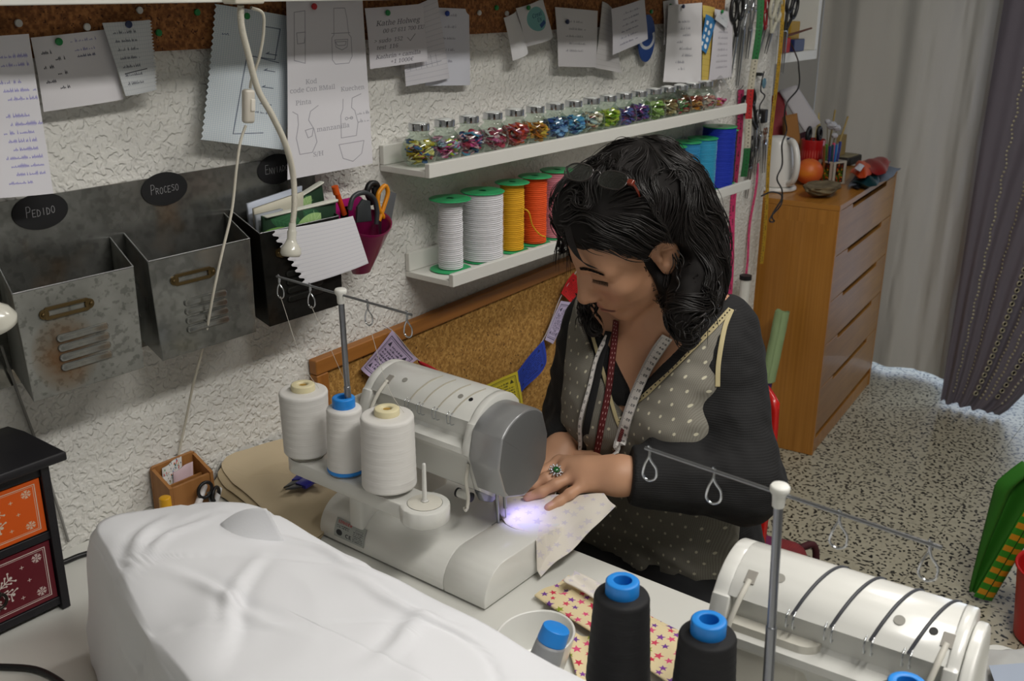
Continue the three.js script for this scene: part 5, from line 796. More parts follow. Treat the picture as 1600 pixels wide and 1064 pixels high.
const legsC = [C(V(1.47, 0.535, 0.55), V(1.12, 0.56, 0.52), 0.088, 0.064, 0.05), C(V(1.48, 0.535, 0.71), V(1.12, 0.56, 0.74), 0.088, 0.064, 0.05), C(V(1.12, 0.56, 0.52), V(1.16, 0.1, 0.5), 0.06, 0.04, 0.02), C(V(1.12, 0.56, 0.74), V(1.16, 0.1, 0.74), 0.06, 0.04, 0.02), C(V(1.17, 0.05, 0.5), V(1.02, 0.035, 0.49), 0.04, 0.032, 0.03), C(V(1.17, 0.05, 0.74), V(1.02, 0.035, 0.75), 0.04, 0.032, 0.03)];
const torsoF = caps(torso), neckF = caps(neck), armF = caps(armsC), legF = caps(legsC);
const bodyF = (x, y, z) => smin(smin(torsoF(x, y, z), neckF(x, y, z), 0.035), armF(x, y, z), 0.03);
const skinF = (x, y, z) => smin(bodyF(x, y, z), headW(x, y, z), 0.02);
const skinCol = (x, y, z) => {
  tp.set(x, y, z).applyMatrix4(HI); const X = Math.abs(tp.x), base = [0.5, 0.262, 0.152], n = (n3(x * 60, y * 60, z * 60, 2) - 0.5) * 0.05; let c = base.map((v) => v * (1 + n));
  const near = (d, r) => Math.max(0, 1 - Math.max(0, d) / r);
  c = mix(c, [0.36, 0.115, 0.085], 0.85 * near(Math.min(cap3(X, tp.y, tp.z, lipU), cap3(X, tp.y, tp.z, lipL)), 0.0028));
  c = mix(c, [0.14, 0.04, 0.032], 0.9 * near(cap3(X, tp.y, tp.z, mouthC) - 0.0004, 0.0022));
  c = mix(c, [0.48, 0.2, 0.13], 0.4 * near(Math.hypot(X - 0.036, tp.y + 0.034, tp.z - 0.085) - 0.01, 0.02)); c = mix(c, [0.03, 0.02, 0.018], near(cap3(X, tp.y, tp.z, lashC) - 0.0003, 0.001)); return c;
};
const person = thing('person', 'dark-haired woman in a black top and dotted grey lace vest, head bent over her sewing', 'person');
const skinM = new THREE.MeshPhysicalMaterial({ color: '#ffffff', vertexColors: true, roughness: 0.52, sheen: 0.1, side: THREE.DoubleSide });
const lo = (v, a) => V(v.x - a, v.y - a, v.z - a), hi = (v, a) => V(v.x + a, v.y + a, v.z + a);
// hands
const hand = (palm, fingers, thumb) => caps([...palm, ...fingers.flatMap((f) => f.map((c) => c))]);
const chain = (pts, rs) => pts.slice(1).map((p, i) => C(pts[i], p, rs[i], rs[i + 1], 0.006));
const hy = (x, y, h) => onY(x, y, T + h);
const Lw = hy(966, 743, 0.112), mcpP = hy(912, 757, 0.1), mcpR = hy(900, 742, 0.107), mcpM = hy(886, 731, 0.11), mcpI = hy(874, 722, 0.108);
const fingersL = [
  chain([mcpP, hy(890, 772, 0.092), hy(874, 783, 0.083), hy(857, 793, 0.077)], [0.0095, 0.0082, 0.0076, 0.0068]),
  chain([mcpR, hy(868, 757, 0.098), hy(846, 769, 0.087), hy(824, 777, 0.078)], [0.0102, 0.0088, 0.0082, 0.007]),
  chain([mcpM, hy(854, 747, 0.1), hy(834, 758, 0.089), hy(812, 766, 0.079)], [0.0104, 0.009, 0.0083, 0.0071]),
  chain([mcpI, hy(842, 740, 0.1), hy(822, 752, 0.088), hy(802, 758, 0.079)], [0.0102, 0.0088, 0.0081, 0.0071]),
  chain([hy(925, 716, 0.095), hy(895, 712, 0.09), hy(862, 722, 0.083), hy(840, 730, 0.079)], [0.0125, 0.011, 0.0098, 0.008])];
const palmL = [C(Lw.clone().lerp(wrL, 0.3), mcpR.clone().lerp(mcpM, 0.5).lerp(Lw, 0.35), 0.0235, 0.0215, 0.02), C(Lw, mcpP, 0.019, 0.012, 0.02), C(Lw, mcpR, 0.02, 0.0125, 0.02), C(Lw, mcpM, 0.02, 0.0125, 0.02), C(Lw, mcpI, 0.02, 0.0125, 0.02), C(Lw, hy(925, 716, 0.095), 0.017, 0.0125, 0.02), C(Lw, wrL.clone().lerp(elL, 0.35), 0.0255, 0.03, 0.02)];
const handL = caps([...palmL, ...fingersL.flat()]);
const Rw = wrR.clone(), dR = V(-0.055, -0.02, 0.035);
const fingersR = [0, 1, 2, 3].map((i) => { const m = Rw.clone().add(V(-0.052 + 0.004 * i, -0.018, -0.03 + 0.017 * i)), st = V(-0.014, -0.012, 0.0); return chain([m, m.clone().addScaledVector(st, 1.2).add(V(0, 0.003, 0)), m.clone().addScaledVector(st, 2.1).add(V(0, -0.006, 0)), m.clone().addScaledVector(st, 2.8).add(V(0, -0.014, 0))], [0.01, 0.0088, 0.0081, 0.007]); });
fingersR.push(chain([Rw.clone().add(V(-0.015, -0.012, 0.018)), Rw.clone().add(V(-0.035, -0.028, 0.032)), Rw.clone().add(V(-0.055, -0.042, 0.036))], [0.012, 0.01, 0.008]));
const palmR = [C(Rw.clone().lerp(elR, 0.4), Rw, 0.029, 0.025, 0.02), C(Rw, Rw.clone().add(V(-0.045, -0.014, -0.004)), 0.023, 0.019, 0.02), ...fingersR.slice(0, 4).map((f) => C(Rw, V(f[0].ax, f[0].ay, f[0].az), 0.019, 0.012, 0.02)), C(Rw, Rw.clone().add(V(-0.015, -0.012, 0.018)), 0.018, 0.012, 0.02)];
const handR = caps([...palmR, ...fingersR.flat()]);
const bb = (list, m) => { const b = new THREE.Box3(); for (const c of list) { const r = Math.max(c.ra, c.rb) + m; for (const t of [0, 1]) { const p = V(c.ax + c.dx * t, c.ay + c.dy * t, c.az + c.dz * t); b.expandByPoint(lo(p, r)); b.expandByPoint(hi(p, r)); } } return b; };
{
  const hb = new THREE.Box3(lo(HP, 0.155), hi(HP, 0.155)); hb.max.x += 0.1; hb.min.y = 1.0;
  const nail = (f) => { const c = f[f.length - 1]; return V(c.ax + c.dx * 0.85, c.ay + c.dy * 0.85 + 0.0055, c.az + c.dz * 0.85); }, nails = [...fingersL, ...fingersR].map(nail);
  const handCol = (x, y, z) => { const n = (n3(x * 70, y * 70, z * 70, 2) - 0.5) * 0.08; let c = [0.53, 0.29, 0.175].map((v) => v * (1 + n)); for (const q of nails) { const d = Math.hypot(x - q.x, (y - q.y) * 1.2, z - q.z); if (d < 0.0056) c = mix(c, [0.6, 0.34, 0.28], 0.8); } return c; };
  const L = bb([...palmL, ...fingersL.flat()], 0.006), Rb = bb([...palmR, ...fingersR.flat()], 0.006);
  const crease = (f, fs) => (x, y, z) => { let d = f(x, y, z); for (const fg of fs) for (let i = 1; i < fg.length; i++) { const q = Math.hypot(x - fg[i].ax, (y - fg[i].ay - 0.007) * 0.8, z - fg[i].az); if (q < 0.008) d += 0.0004 * Math.sin(q * 2200) * (1 - q / 0.008); } return d; };
  part('body', [net(skinF, hb.min, hb.max, 0.0027, null, skinCol), net(bodyF, V(1.2, 0.44, 0.3), V(1.64, 1.12, 0.96), 0.011, (x, y, z) => y < 1.0 + 0.01 || x > hb.max.x - 0.01, skinCol), net(legF, V(0.95, 0, 0.4), V(1.62, 0.68, 0.86), 0.016, null, skinCol), net(crease(handL, fingersL), L.min, L.max, 0.0022, null, handCol), net(crease(handR, fingersR), Rb.min, Rb.max, 0.0026, null, handCol)], skinM, person);
}
// chest frame for the necklines
const fwd = V(-0.96, 0, 0.27), left = V(0.27, 0, 0.96), VN = (b, l, r) => { const bl = b.dot(left), sl = (l.y - b.y) / (l.dot(left) - bl), sr = (r.y - b.y) / (bl - r.dot(left)); return (x, y, z) => { const s = x * 0.27 + z * 0.96 - bl; const k = s > 0 ? sl : sr; return (y - b.y - k * Math.abs(s)) / Math.hypot(1, k); }; };
const front = (x, z) => x * -0.96 + z * 0.27 - V(1.47, 0, 0.61).dot(fwd);      // ahead of the shoulder line
const v1 = VN(at(982, 624, 1.66), at(1112, 487, 1.68), at(935, 505, 1.72)), v2 = VN(at(966, 662, 1.66), at(1143, 482, 1.68), at(912, 500, 1.74));
const neckCut = (v) => (x, y, z) => Math.max(-(0), Math.min(v(x, y, z), 1)) ;
// sleeves with soft folds
const slv = [C(shL, elL, 0.058, 0.06, 0.05), C(elL, wrL.clone().lerp(elL, 0.02), 0.057, 0.048, 0.03), C(shR, elR, 0.05, 0.044, 0.04), C(elR, wrR.clone().lerp(elR, -0.02), 0.045, 0.036, 0.03)], slvF = caps(slv);
const cuffL = wrL.clone().lerp(elL, 0.05), cuffDL = elL.clone().sub(wrL).normalize(), cuffR = wrR.clone().lerp(elR, 0.03), cuffDR = elR.clone().sub(wrR).normalize();
const fold = (x, y, z, a) => a * ((n3(x * 22 + y * 9, y * 30 - x * 8, z * 22 + y * 9, 5) - 0.5) + 0.5 * (n3(x * 48, y * 60, z * 48, 8) - 0.5));
const topF = (x, y, z) => {
  let d = smin(torsoF(x, y, z) - 0.006, slvF(x, y, z), 0.03) + fold(x, y, z, 0.008);
  if (x < 1.42 && z > 0.62) { const q = (x - cuffL.x) * cuffDL.x + (y - cuffL.y) * cuffDL.y + (z - cuffL.z) * cuffDL.z; if (q < 0.1) d += 0.0014 * Math.sin(Math.atan2(y - lerp(cuffL.y, elL.y, q * 3), z * 0.8 - x * 0.6) * 0 + q * 0) ; d = smax(d, -q, 0.006); }
  if (x < 1.36 && z < 0.62 && y < 0.93) { const q = (x - cuffR.x) * cuffDR.x + (y - cuffR.y) * cuffDR.y + (z - cuffR.z) * cuffDR.z; if (Math.hypot(x - cuffR.x, z - cuffR.z) < 0.12) d = smax(d, -q, 0.006); }
  d = smax(d, y - 1.105, 0.01); if (front(x, z) > -0.03) d = smax(d, v1(x, y, z), 0.006);
  return d;
};
const sArm = at(1127, 590, 1.66).dot(left), sArmR = at(872, 600, 1.74).dot(left);
const vestF = (x, y, z) => {
  let d = torsoF(x, y, z) - 0.0125 + fold(x * 0.7, y, z * 0.7, 0.009); const s = x * 0.27 + z * 0.96;
  const wav = Math.max(0, 1.0 - y) * 0.12; d = smax(d, s - sArm - 0.016 - wav + 0.1 * Math.max(0, 0.93 - y) * 0, 0.008); d = smax(d, sArmR - s, 0.008); d = smax(d, 0.5 - y, 0.01);
  if (front(x, z) > -0.03) d = smax(d, v2(x, y, z), 0.005); else d = smax(d, y - 1.075, 0.01); return d;
};
const knit = dataTex(128, 128, (u, v) => 128 + 90 * Math.sin(v * 6.283 * 16) * (0.6 + 0.4 * Math.sin(u * 6.283 * 32))); knit.repeat.set(18, 18);
const blackKnit = mat('#0c0c0e', 0.85, 0, { bumpMap: knit, bumpScale: 0.0006, sheen: 0.25, sheenRoughness: 0.6, sheenColor: new THREE.Color(0.1, 0.1, 0.11) });
part('black_top', net(topF, V(1.14, 0.46, 0.3), V(1.66, 1.13, 0.98), 0.0055), blackKnit, person);
const dotsT = canvasTex(512, 512, (x, w, h) => { fill(x, w, h, '#77736a'); ink(x, '#88857a', 1.2); for (let i = 0; i < w; i += 8) { poly(x, [[i, 0], [i, h]]); poly(x, [[0, i], [w, i]]); } ink(x, '#67645a', 1); for (let i = 4; i < w; i += 8) { poly(x, [[i, 0], [i, h]]); } x.fillStyle = '#c4bfa8'; for (let i = 0; i < 8; i++) for (let j = 0; j < 8; j++) { x.beginPath(); x.ellipse((i + (j % 2 ? 0.5 : 0)) * 64 + 16, j * 64 + 32, 6, 8, 0, 0, 7); x.fill(); } });
dotsT.repeat.set(1 / 0.165, 1 / 0.165);
part('lace_vest', net(vestF, V(1.22, 0.46, 0.34), V(1.66, 1.13, 0.92), 0.005), mat('#ffffff', 0.85, 0, { map: dotsT }), person);
part('trousers', net((x, y, z) => smin(legF(x, y, z) - 0.012, caps(torso.slice(5, 7))(x, y, z) - 0.009, 0.03), V(0.94, 0.06, 0.36), V(1.66, 0.64, 0.88), 0.013, (x, y) => y > 0.1), M.blackMatte, person);
for (const z of [0.495, 0.745]) part('shoe', net(caps([C(V(1.19, 0.052, z), V(1.02, 0.04, z), 0.05, 0.04)]), V(0.96, 0, z - 0.07), V(1.26, 0.12, z + 0.07), 0.008), M.black, person);
// points on her clothing, found along a line of sight
const dressed = (x, y, z) => Math.min(topF(x, y, z), vestF(x, y, z), skinF(x, y, z));
function hit(px, py, f, lift = 0.001, d0 = 1.3) { let d = d0; const r = ray(px, py); for (let i = 0; i < 400; i++) { const p = at(px, py, d), v = f(p.x, p.y, p.z); if (v < 0.0006) break; d += Math.max(0.0005, v * 0.6); if (d > 2.2) { d = 1.72; break; } } const p = at(px, py, d), e = 0.002, n = V(f(p.x + e, p.y, p.z) - f(p.x - e, p.y, p.z), f(p.x, p.y + e, p.z) - f(p.x, p.y - e, p.z), f(p.x, p.y, p.z + e) - f(p.x, p.y, p.z - e)).normalize(); p.addScaledVector(n, lift); p.n = n; return p; }
function onCloth(pts, width, lift, seg, th = 0.001, f = dressed) {     // a ribbon lying on her clothes
  const P = pts.map(([x, y]) => hit(x, y, f, lift)), c = new THREE.CatmullRomCurve3(P), cn = new THREE.CatmullRomCurve3(P.map((p) => p.n));
  return sheet((u, v) => { const p = c.getPoint(v), t = c.getTangent(v), s = cn.getPoint(v).normalize().cross(t).normalize(); return p.addScaledVector(s, (u - 0.5) * width); }, 4, seg, th);
}
const lace = mat('#b9ac84', 0.8);
const trimPts = [[1141, 484], [1120, 508], [1085, 545], [1050, 580], [1012, 615], [985, 640], [966, 660]], trimR = [[920, 500], [928, 530], [938, 565], [948, 600], [957, 635], [966, 660], [980, 684]], armT = [[1143, 484], [1133, 508], [1126, 545], [1122, 575], [1121, 604]];
const vt = part('lace_trim', onCloth(trimPts, 0.009, 0.002, 60), lace, person, 'cream lace trim'); part('lace_trim', onCloth(trimR, 0.006, 0.002, 50), lace, person, 'cream lace trim'); part('lace_trim', onCloth(armT, 0.0075, 0.0015, 50), lace, person, 'cream lace trim');
for (let i = 0; i < 34; i++) { const c = new THREE.CatmullRomCurve3(trimPts.map(([x, y]) => hit(x, y, dressed, 0.003))), p = c.getPoint((i + 0.5) / 34); part('lace_hole', ball(0.0013, p.x, p.y, p.z, 1, 1, 1, 8), M.blackMatte, vt); }
// ---------- hair ----------
const lump = [[1050, 335, 1.57, 0.066], [1072, 385, 1.57, 0.058], [1078, 428, 1.575, 0.05], [1078, 465, 1.57, 0.038], [1020, 310, 1.56, 0.066], [1006, 288, 1.57, 0.052]].map(([x, y, d, r]) => ({ p: at(x, y, d), r }));
const lockC = [C(at(1082, 440, 1.54), at(1068, 490, 1.525), 0.034, 0.026, 0.03), C(at(1068, 490, 1.525), at(1074, 530, 1.535), 0.024, 0.015, 0.02), C(at(912, 488, 1.67), at(928, 512, 1.66), 0.01, 0.012, 0.02), C(at(872, 330, 1.6), at(874, 385, 1.63), 0.011, 0.005, 0.02)];
function hairSmooth(x, y, z) {
  tp.set(x, y, z).applyMatrix4(HI); const a = tp.x, b = tp.y, c = tp.z;
  let d = ell(a, b, c, 0, 0.044, -0.022, 0.088, 0.084, 0.102); d = smin(d, ell(a, b, c, -0.012, 0.082, 0.032, 0.074, 0.042, 0.062), 0.03); d = smin(d, ell(a, b, c, 0.0, 0.074, -0.044, 0.076, 0.046, 0.064), 0.03);
  for (const l of lump) d = smin(d, Math.hypot(x - l.p.x, y - l.p.y, z - l.p.z) - l.r, 0.04);
  d = smax(d, -ell(a, b, c, 0.002, -0.052, 0.098, 0.088, 0.094, 0.082), 0.012); d = smax(d, -ell(a, b, c, 0.1, -0.008, 0.0, 0.036, 0.044, 0.032), 0.01);
  for (const l of lockC) d = smin(d, cap3(x, y, z, l), 0.02);
  return d;
}
const backD = V(0.69, 0.57, 0.447);
const hairF = (x, y, z) => { const d = hairSmooth(x, y, z); if (d > 0.03) return d; return d + 0.0028 + 0.007 * (n3(x * 26, y * 22, z * 26, 12) - 0.5) + 0.004 * (n3(x * 70, y * 40, z * 70, 15) - 0.5); };
const hairM = new THREE.MeshPhysicalMaterial({ color: '#0e0a09', roughness: 0.75, side: THREE.DoubleSide, specularIntensity: 0.5 });
const hairM2 = new THREE.MeshPhysicalMaterial({ color: '#130d0b', roughness: 0.5, side: THREE.DoubleSide });
const hl = net(hairF, V(HP.x - 0.2, 1.0, HP.z - 0.22), V(HP.x + 0.3, 1.42, HP.z + 0.24), 0.0048);
const hair = part('hair', hl, hairM, person);
function strandGeo(list) {                               // many thin tapered tubes in one geometry: [points, radius]
  const P = [], N = [], I = [];
  for (const [pts, r] of list) {
    const n = pts.length, base = P.length / 3, t = V(), a = V(), b = V();
    for (let i = 0; i < n; i++) { t.copy(pts[Math.min(n - 1, i + 1)]).sub(pts[Math.max(0, i - 1)]).normalize(); a.set(0.3, 0.9, 0.31).cross(t).normalize(); b.copy(t).cross(a); const rr2 = r * (i === 0 ? 0.3 : 1 - 0.85 * (i / (n - 1)) ** 2); for (let k = 0; k < 3; k++) { const w = k * 2.0944, cx = a.x * Math.cos(w) + b.x * Math.sin(w), cy = a.y * Math.cos(w) + b.y * Math.sin(w), cz = a.z * Math.cos(w) + b.z * Math.sin(w); P.push(pts[i].x + cx * rr2, pts[i].y + cy * rr2, pts[i].z + cz * rr2); N.push(cx, cy, cz); } }
    for (let i = 0; i < n - 1; i++) for (let k = 0; k < 3; k++) { const p = base + i * 3 + k, q = base + i * 3 + (k + 1) % 3; I.push(p, q, p + 3, q, q + 3, p + 3); }
  }
  const g = new THREE.BufferGeometry(); g.setAttribute('position', new THREE.Float32BufferAttribute(P, 3)); g.setAttribute('normal', new THREE.Float32BufferAttribute(N, 3)); g.setIndex(I); return g;
}
{
  const S = [], pos = hl.attributes.position, e = 0.004, nrm = (p) => V(hairSmooth(p.x + e, p.y, p.z) - hairSmooth(p.x - e, p.y, p.z), hairSmooth(p.x, p.y + e, p.z) - hairSmooth(p.x, p.y - e, p.z), hairSmooth(p.x, p.y, p.z + e) - hairSmooth(p.x, p.y, p.z - e)).normalize();
  for (let k = 0; k < 6500; k++) {
    const i = (rnd() * pos.count) | 0; let p = V(pos.getX(i), pos.getY(i), pos.getZ(i)); const pts = [], L = rnd(0.05, 0.13), n = 13, ph = rnd(0, 6), lift = rnd(0.0005, 0.0035) + (rnd() < 0.1 ? 0.004 : 0); let dir = null;
    for (let s = 0; s < n; s++) {
      const q = p.clone().applyMatrix4(HI), g = nrm(p), back = q.z > -0.02 ? 1 : 0.35;
      const fl = backD.clone().multiplyScalar(0.75 * back).add(V(0, -1, 0).multiplyScalar(0.55 + (1 - back) * 0.6)); fl.x += (n3(p.x * 34, p.y * 34, p.z * 34, 31) - 0.5) * 2.2; fl.y += (n3(p.x * 34, p.y * 34, p.z * 34, 37) - 0.5) * 1.6; fl.z += (n3(p.x * 34, p.y * 34, p.z * 34, 41) - 0.5) * 2.2;
      fl.addScaledVector(g, -fl.dot(g)).normalize(); dir = dir ? dir.lerp(fl, 0.5).normalize() : fl; p = p.clone().addScaledVector(dir, L / n); const d = hairSmooth(p.x, p.y, p.z); p.addScaledVector(nrm(p), lift * Math.sin(Math.PI * Math.min(1, s / n * 1.1)) - d * 0.9);
      if (headW(p.x, p.y, p.z) < 0.003 && q.z > 0.03) break; if (q.x > 0.066 && Math.hypot(q.y + 0.006, q.z + 0.008) < 0.031) break; pts.push(p);
    }
    if (pts.length > 4) S.push([pts, rnd(0.0004, 0.0011)]);
  }
  part('hair_strands', strandGeo(S), hairM2, hair).userData.kind = 'stuff';
  // loose curls at the ends and stray hairs
  const K = [], curl = (a, b, rad, turns, r, drop = 0) => { const pts = [], ax = b.clone().sub(a).normalize(), u = V(0.2, 0.3, 0.9).cross(ax).normalize(), w = ax.clone().cross(u); for (let i = 0; i <= 26; i++) { const t = i / 26, th = t * turns * 6.283, q = rad * Math.sin(Math.PI * Math.min(1, t * 1.3 + 0.1)); pts.push(a.clone().lerp(b, t).addScaledVector(u, q * Math.cos(th)).addScaledVector(w, q * Math.sin(th)).add(V(0, -drop * t * t, 0))); } K.push([pts, r]); };
  const A = (x, y, d) => at(x, y, d);
  for (let k = 0; k < 70; k++) { const x = rnd(1050, 1120), y = rnd(410, 470); curl(A(x, y, rnd(1.5, 1.58)), A(x + rnd(-14, 22), y + rnd(40, 80), rnd(1.5, 1.58)), rnd(0.004, 0.013), rnd(0.7, 1.6), rnd(0.0008, 0.002)); }
  for (let k = 0; k < 110; k++) { const x = rnd(1050, 1100), y = rnd(385, 440), d = rnd(1.512, 1.55); curl(A(x, y, d), A(x + rnd(-10, 14), y + rnd(40, 75), d + rnd(-0.01, 0.02)), rnd(0.003, 0.009), rnd(0.4, 1.1), rnd(0.0006, 0.0013)); }
  for (let k = 0; k < 34; k++) { const x = rnd(1108, 1134), y = rnd(370, 450); curl(A(x - 18, y - 20, rnd(1.54, 1.6)), A(x + rnd(-8, 14), y + rnd(20, 50), rnd(1.54, 1.6)), rnd(0.003, 0.012), rnd(0.6, 1.4), rnd(0.0006, 0.0014)); }
  for (let k = 0; k < 26; k++) { const x = rnd(1058, 1098), y = rnd(478, 500); curl(A(x, y, rnd(1.5, 1.53)), A(x + rnd(-10, 14), y + rnd(26, 46), rnd(1.5, 1.54)), rnd(0.006, 0.014), rnd(0.8, 1.3), rnd(0.0012, 0.0024)); }
  for (let k = 0; k < 24; k++) { const x = rnd(898, 925), y = rnd(455, 490); curl(A(x, y, rnd(1.65, 1.68)), A(x + rnd(-4, 22), y + rnd(25, 45), rnd(1.65, 1.68)), rnd(0.003, 0.009), rnd(0.6, 1.4), rnd(0.0008, 0.0018)); }
  for (let k = 0; k < 30; k++) { const x = rnd(862, 880), y = rnd(300, 340); curl(A(x + 8, y, 1.58), A(x + rnd(-4, 22), y + rnd(70, 110), rnd(1.6, 1.63)), 0.003, 0.4, rnd(0.0006, 0.0014)); }
  for (let k = 0; k < 9; k++) { const pts = [[880, 350], [890, 385], [905, 405 + k], [925 + k * 2, 416 + k]].map(([x, y], i) => H(0, 0, 0) && A(x + k * 1.2, y, 1.5 + 0.012 * i)); K.push([new THREE.CatmullRomCurve3(pts).getPoints(14), 0.0007]); }
  for (let k = 0; k < 90; k++) { const a = rnd(-2.6, 0.5), r = rnd(0.9, 1.0), x = 1000 + 122 * r * Math.cos(a), y = 350 + 118 * r * Math.sin(a); const d = rnd(1.52, 1.62); K.push([new THREE.CatmullRomCurve3([A(x, y, d), A(x + rnd(4, 14) * Math.cos(a), y + rnd(2, 12) * Math.sin(a), d), A(x + rnd(-6, 24), y + rnd(-4, 22), d)]).getPoints(8), 0.0004]); }
  part('loose_curls', strandGeo(K), hairM2, hair).userData.kind = 'stuff';
  // eyebrows
  for (const s of [1, -1]) { const B = []; for (let i = 0; i < 150; i++) { const t = i / 150 + rnd(-0.01, 0.01), x = 0.011 + 0.038 * t, y = 0.0215 + 0.006 * Math.sin(Math.PI * Math.min(1, t * 0.8 + 0.1)) - 0.004 * t + rnd(-0.0028, 0.0028) * (1 - 0.5 * t); let z = 0.11; while (z > 0.04 && headF(s * x, y, z) > 0.0003) z -= 0.0005; const p = H(s * x, y, z + 0.0003), q = H(s * (x + 0.006), y + 0.0028 - 0.004 * t, z - 0.0022 + 0.001); B.push([[p, p.clone().lerp(q, 0.5).add(H(0, 0, 0.0012).sub(HP)), q], 0.0006]); } part('eyebrow', strandGeo(B), hairM, person); const E = []; for (let i = 0; i < 40; i++) { const t = i / 39, x = 0.019 + 0.027 * t, y = -0.0042 - 0.0018 * Math.sin(Math.PI * t); let z = 0.11; while (z > 0.04 && headF(s * x, y, z) > 0.0002) z -= 0.0004; const p = H(s * x, y, z), q = H(s * (x + 0.003 * (t - 0.2)), y - 0.004, z + 0.0045); E.push([[p, p.clone().lerp(q, 0.5).add(H(0, -0.0008, 0).sub(HP)), q], 0.00035]); if (i < 39) E.push([[H(s * (x - 0.001), y + 0.0004, z + 0.0006), H(s * x, y, z + 0.0008), H(s * (x + 0.0012), y, z + 0.0004)], 0.0007]); } part('eyelashes', strandGeo(E), hairM, person); }
}
// earring, ring
{
  const e = H(0.081, -0.044, -0.002), er = new THREE.Group(); er.name = 'earring'; er.userData.label = 'drop earring with an olive bead'; person.add(er);
  const y = e.y; part('hook', tube([V(e.x, y + 0.008, e.z), V(e.x - 0.003, y + 0.002, e.z + 0.004), V(e.x - 0.003, y - 0.012, e.z + 0.004)], 0.0006, 14, 6), M.chrome, er);
  part('bead', [ball(0.0048, e.x - 0.003, y - 0.021, e.z + 0.004, 1, 0.85, 1)], mat('#5a4a10', 0.25), er); part('bead', [ball(0.002, e.x - 0.003, y - 0.0145, e.z + 0.004)], M.chrome, er); part('bead', [ball(0.0026, e.x - 0.003, y - 0.0275, e.z + 0.004)], M.chrome, er);
  const f = fingersL[2][0], c = V(f.ax + f.dx * 0.62, f.ay + f.dy * 0.62, f.az + f.dz * 0.62), rg = new THREE.Group(); rg.name = 'ring'; rg.userData.label = 'silver flower ring with a green stone'; person.add(rg);
  const ax = V(f.dx, f.dy, f.dz).normalize(), q = new THREE.Quaternion().setFromUnitVectors(V(0, 0, 1), ax), band = new THREE.TorusGeometry(0.0098, 0.0011, 8, 30); band.applyQuaternion(q); band.translate(c.x, c.y, c.z); part('band', band, M.chrome, rg);
  const up = V(-0.25, 0.85, 0.45).normalize(), g0 = c.clone().addScaledVector(up, 0.0125), qq = new THREE.Quaternion().setFromUnitVectors(V(0, 1, 0), up), set = (g, x, y2, z) => { g.translate(x, y2, z); g.applyQuaternion(qq); g.translate(g0.x, g0.y, g0.z); return g; };
  part('stone', set(ball(0.0055, 0, 0, 0, 1, 0.6, 1), 0, 0.001, 0), mat('#0a5a26', 0.12, 0, { clearcoat: 1 }), rg);
  for (let i = 0; i < 11; i++) { const a = i / 11 * 6.283; part('petal', [set(ball(0.0021, 0, 0, 0, 1, 0.8, 1, 10), 0.0076 * Math.cos(a), 0, 0.0076 * Math.sin(a)), set(ball(0.0018, 0, 0, 0, 1, 0.8, 1, 8), 0.0108 * Math.cos(a), -0.0006, 0.0108 * Math.sin(a))], M.chrome, rg); }
}
// tape measure round her neck, dotted lanyard, black ribbon
{
  const num = canvasTex(64, 1024, (x, w, h) => { fill(x, w, h, '#d8d4d0'); ink(x, '#26262a', 1.5); x.font = 'bold 25px sans-serif'; for (let i = 0; i < 20; i++) { const y = 26 + i * 50; x.save(); x.translate(8, y + 8); x.fillText(String(82 + i), 0, 0); x.restore(); for (let k = 0; k < 10; k++) { poly(x, [[60 - (k ? 8 : 18), y + k * 5], [63, y + k * 5]]); poly(x, [[0, y + k * 5], [4, y + k * 5]]); } } });
  const t = thing('tape_measure', 'white numbered tape measure hanging around the neck of the woman', 'tape measure'), tm = mat('#ffffff', 0.6, 0, { map: num });
  const g = onCloth([[1042, 524], [1028, 548], [1012, 580], [995, 618], [982, 655], [970, 690], [961, 716]], 0.0195, 0.006, 50, 0.0008), u = g.attributes.uv; for (let i = 0; i < u.count; i++) u.setXY(i, 1 - u.getX(i), 1 - u.getY(i)); part('tape', g, tm, t);
  part('tape', onCloth([[944, 528], [936, 560], [924, 605], [911, 655], [903, 700], [900, 740]], 0.007, 0.008, 40, 0.0008), tm, t);
  const dot = canvasTex(64, 512, (x, w, h) => { fill(x, w, h, '#5a1014'); x.fillStyle = '#c9a8a4'; for (let j = 0; j < 32; j++) for (let i = 0; i < 2; i++) { x.beginPath(); x.arc(18 + i * 28 + (j % 2) * 8, 8 + j * 16, 3.4, 0, 7); x.fill(); } });
  const r = thing('lanyard', 'dark red dotted lanyard hanging over the chest of the woman', 'lanyard'), rm = mat('#ffffff', 0.8, 0, { map: dot });
  part('strap', onCloth([[966, 500], [962, 530], [956, 570], [948, 615], [941, 660], [934, 705], [932, 730]], 0.0105, 0.005, 40, 0.003), rm, r); part('strap', onCloth([[985, 640], [975, 668], [966, 694], [958, 714]], 0.006, 0.0035, 30, 0.002), rm, r);
  solo('ribbon', 'black ribbon hanging between the dotted lanyard and the tape measure', 'ribbon', onCloth([[952, 518], [942, 555], [930, 610], [919, 660], [910, 705], [907, 735]], 0.012, 0.0035, 40, 0.0012), M.blackMatte);
}
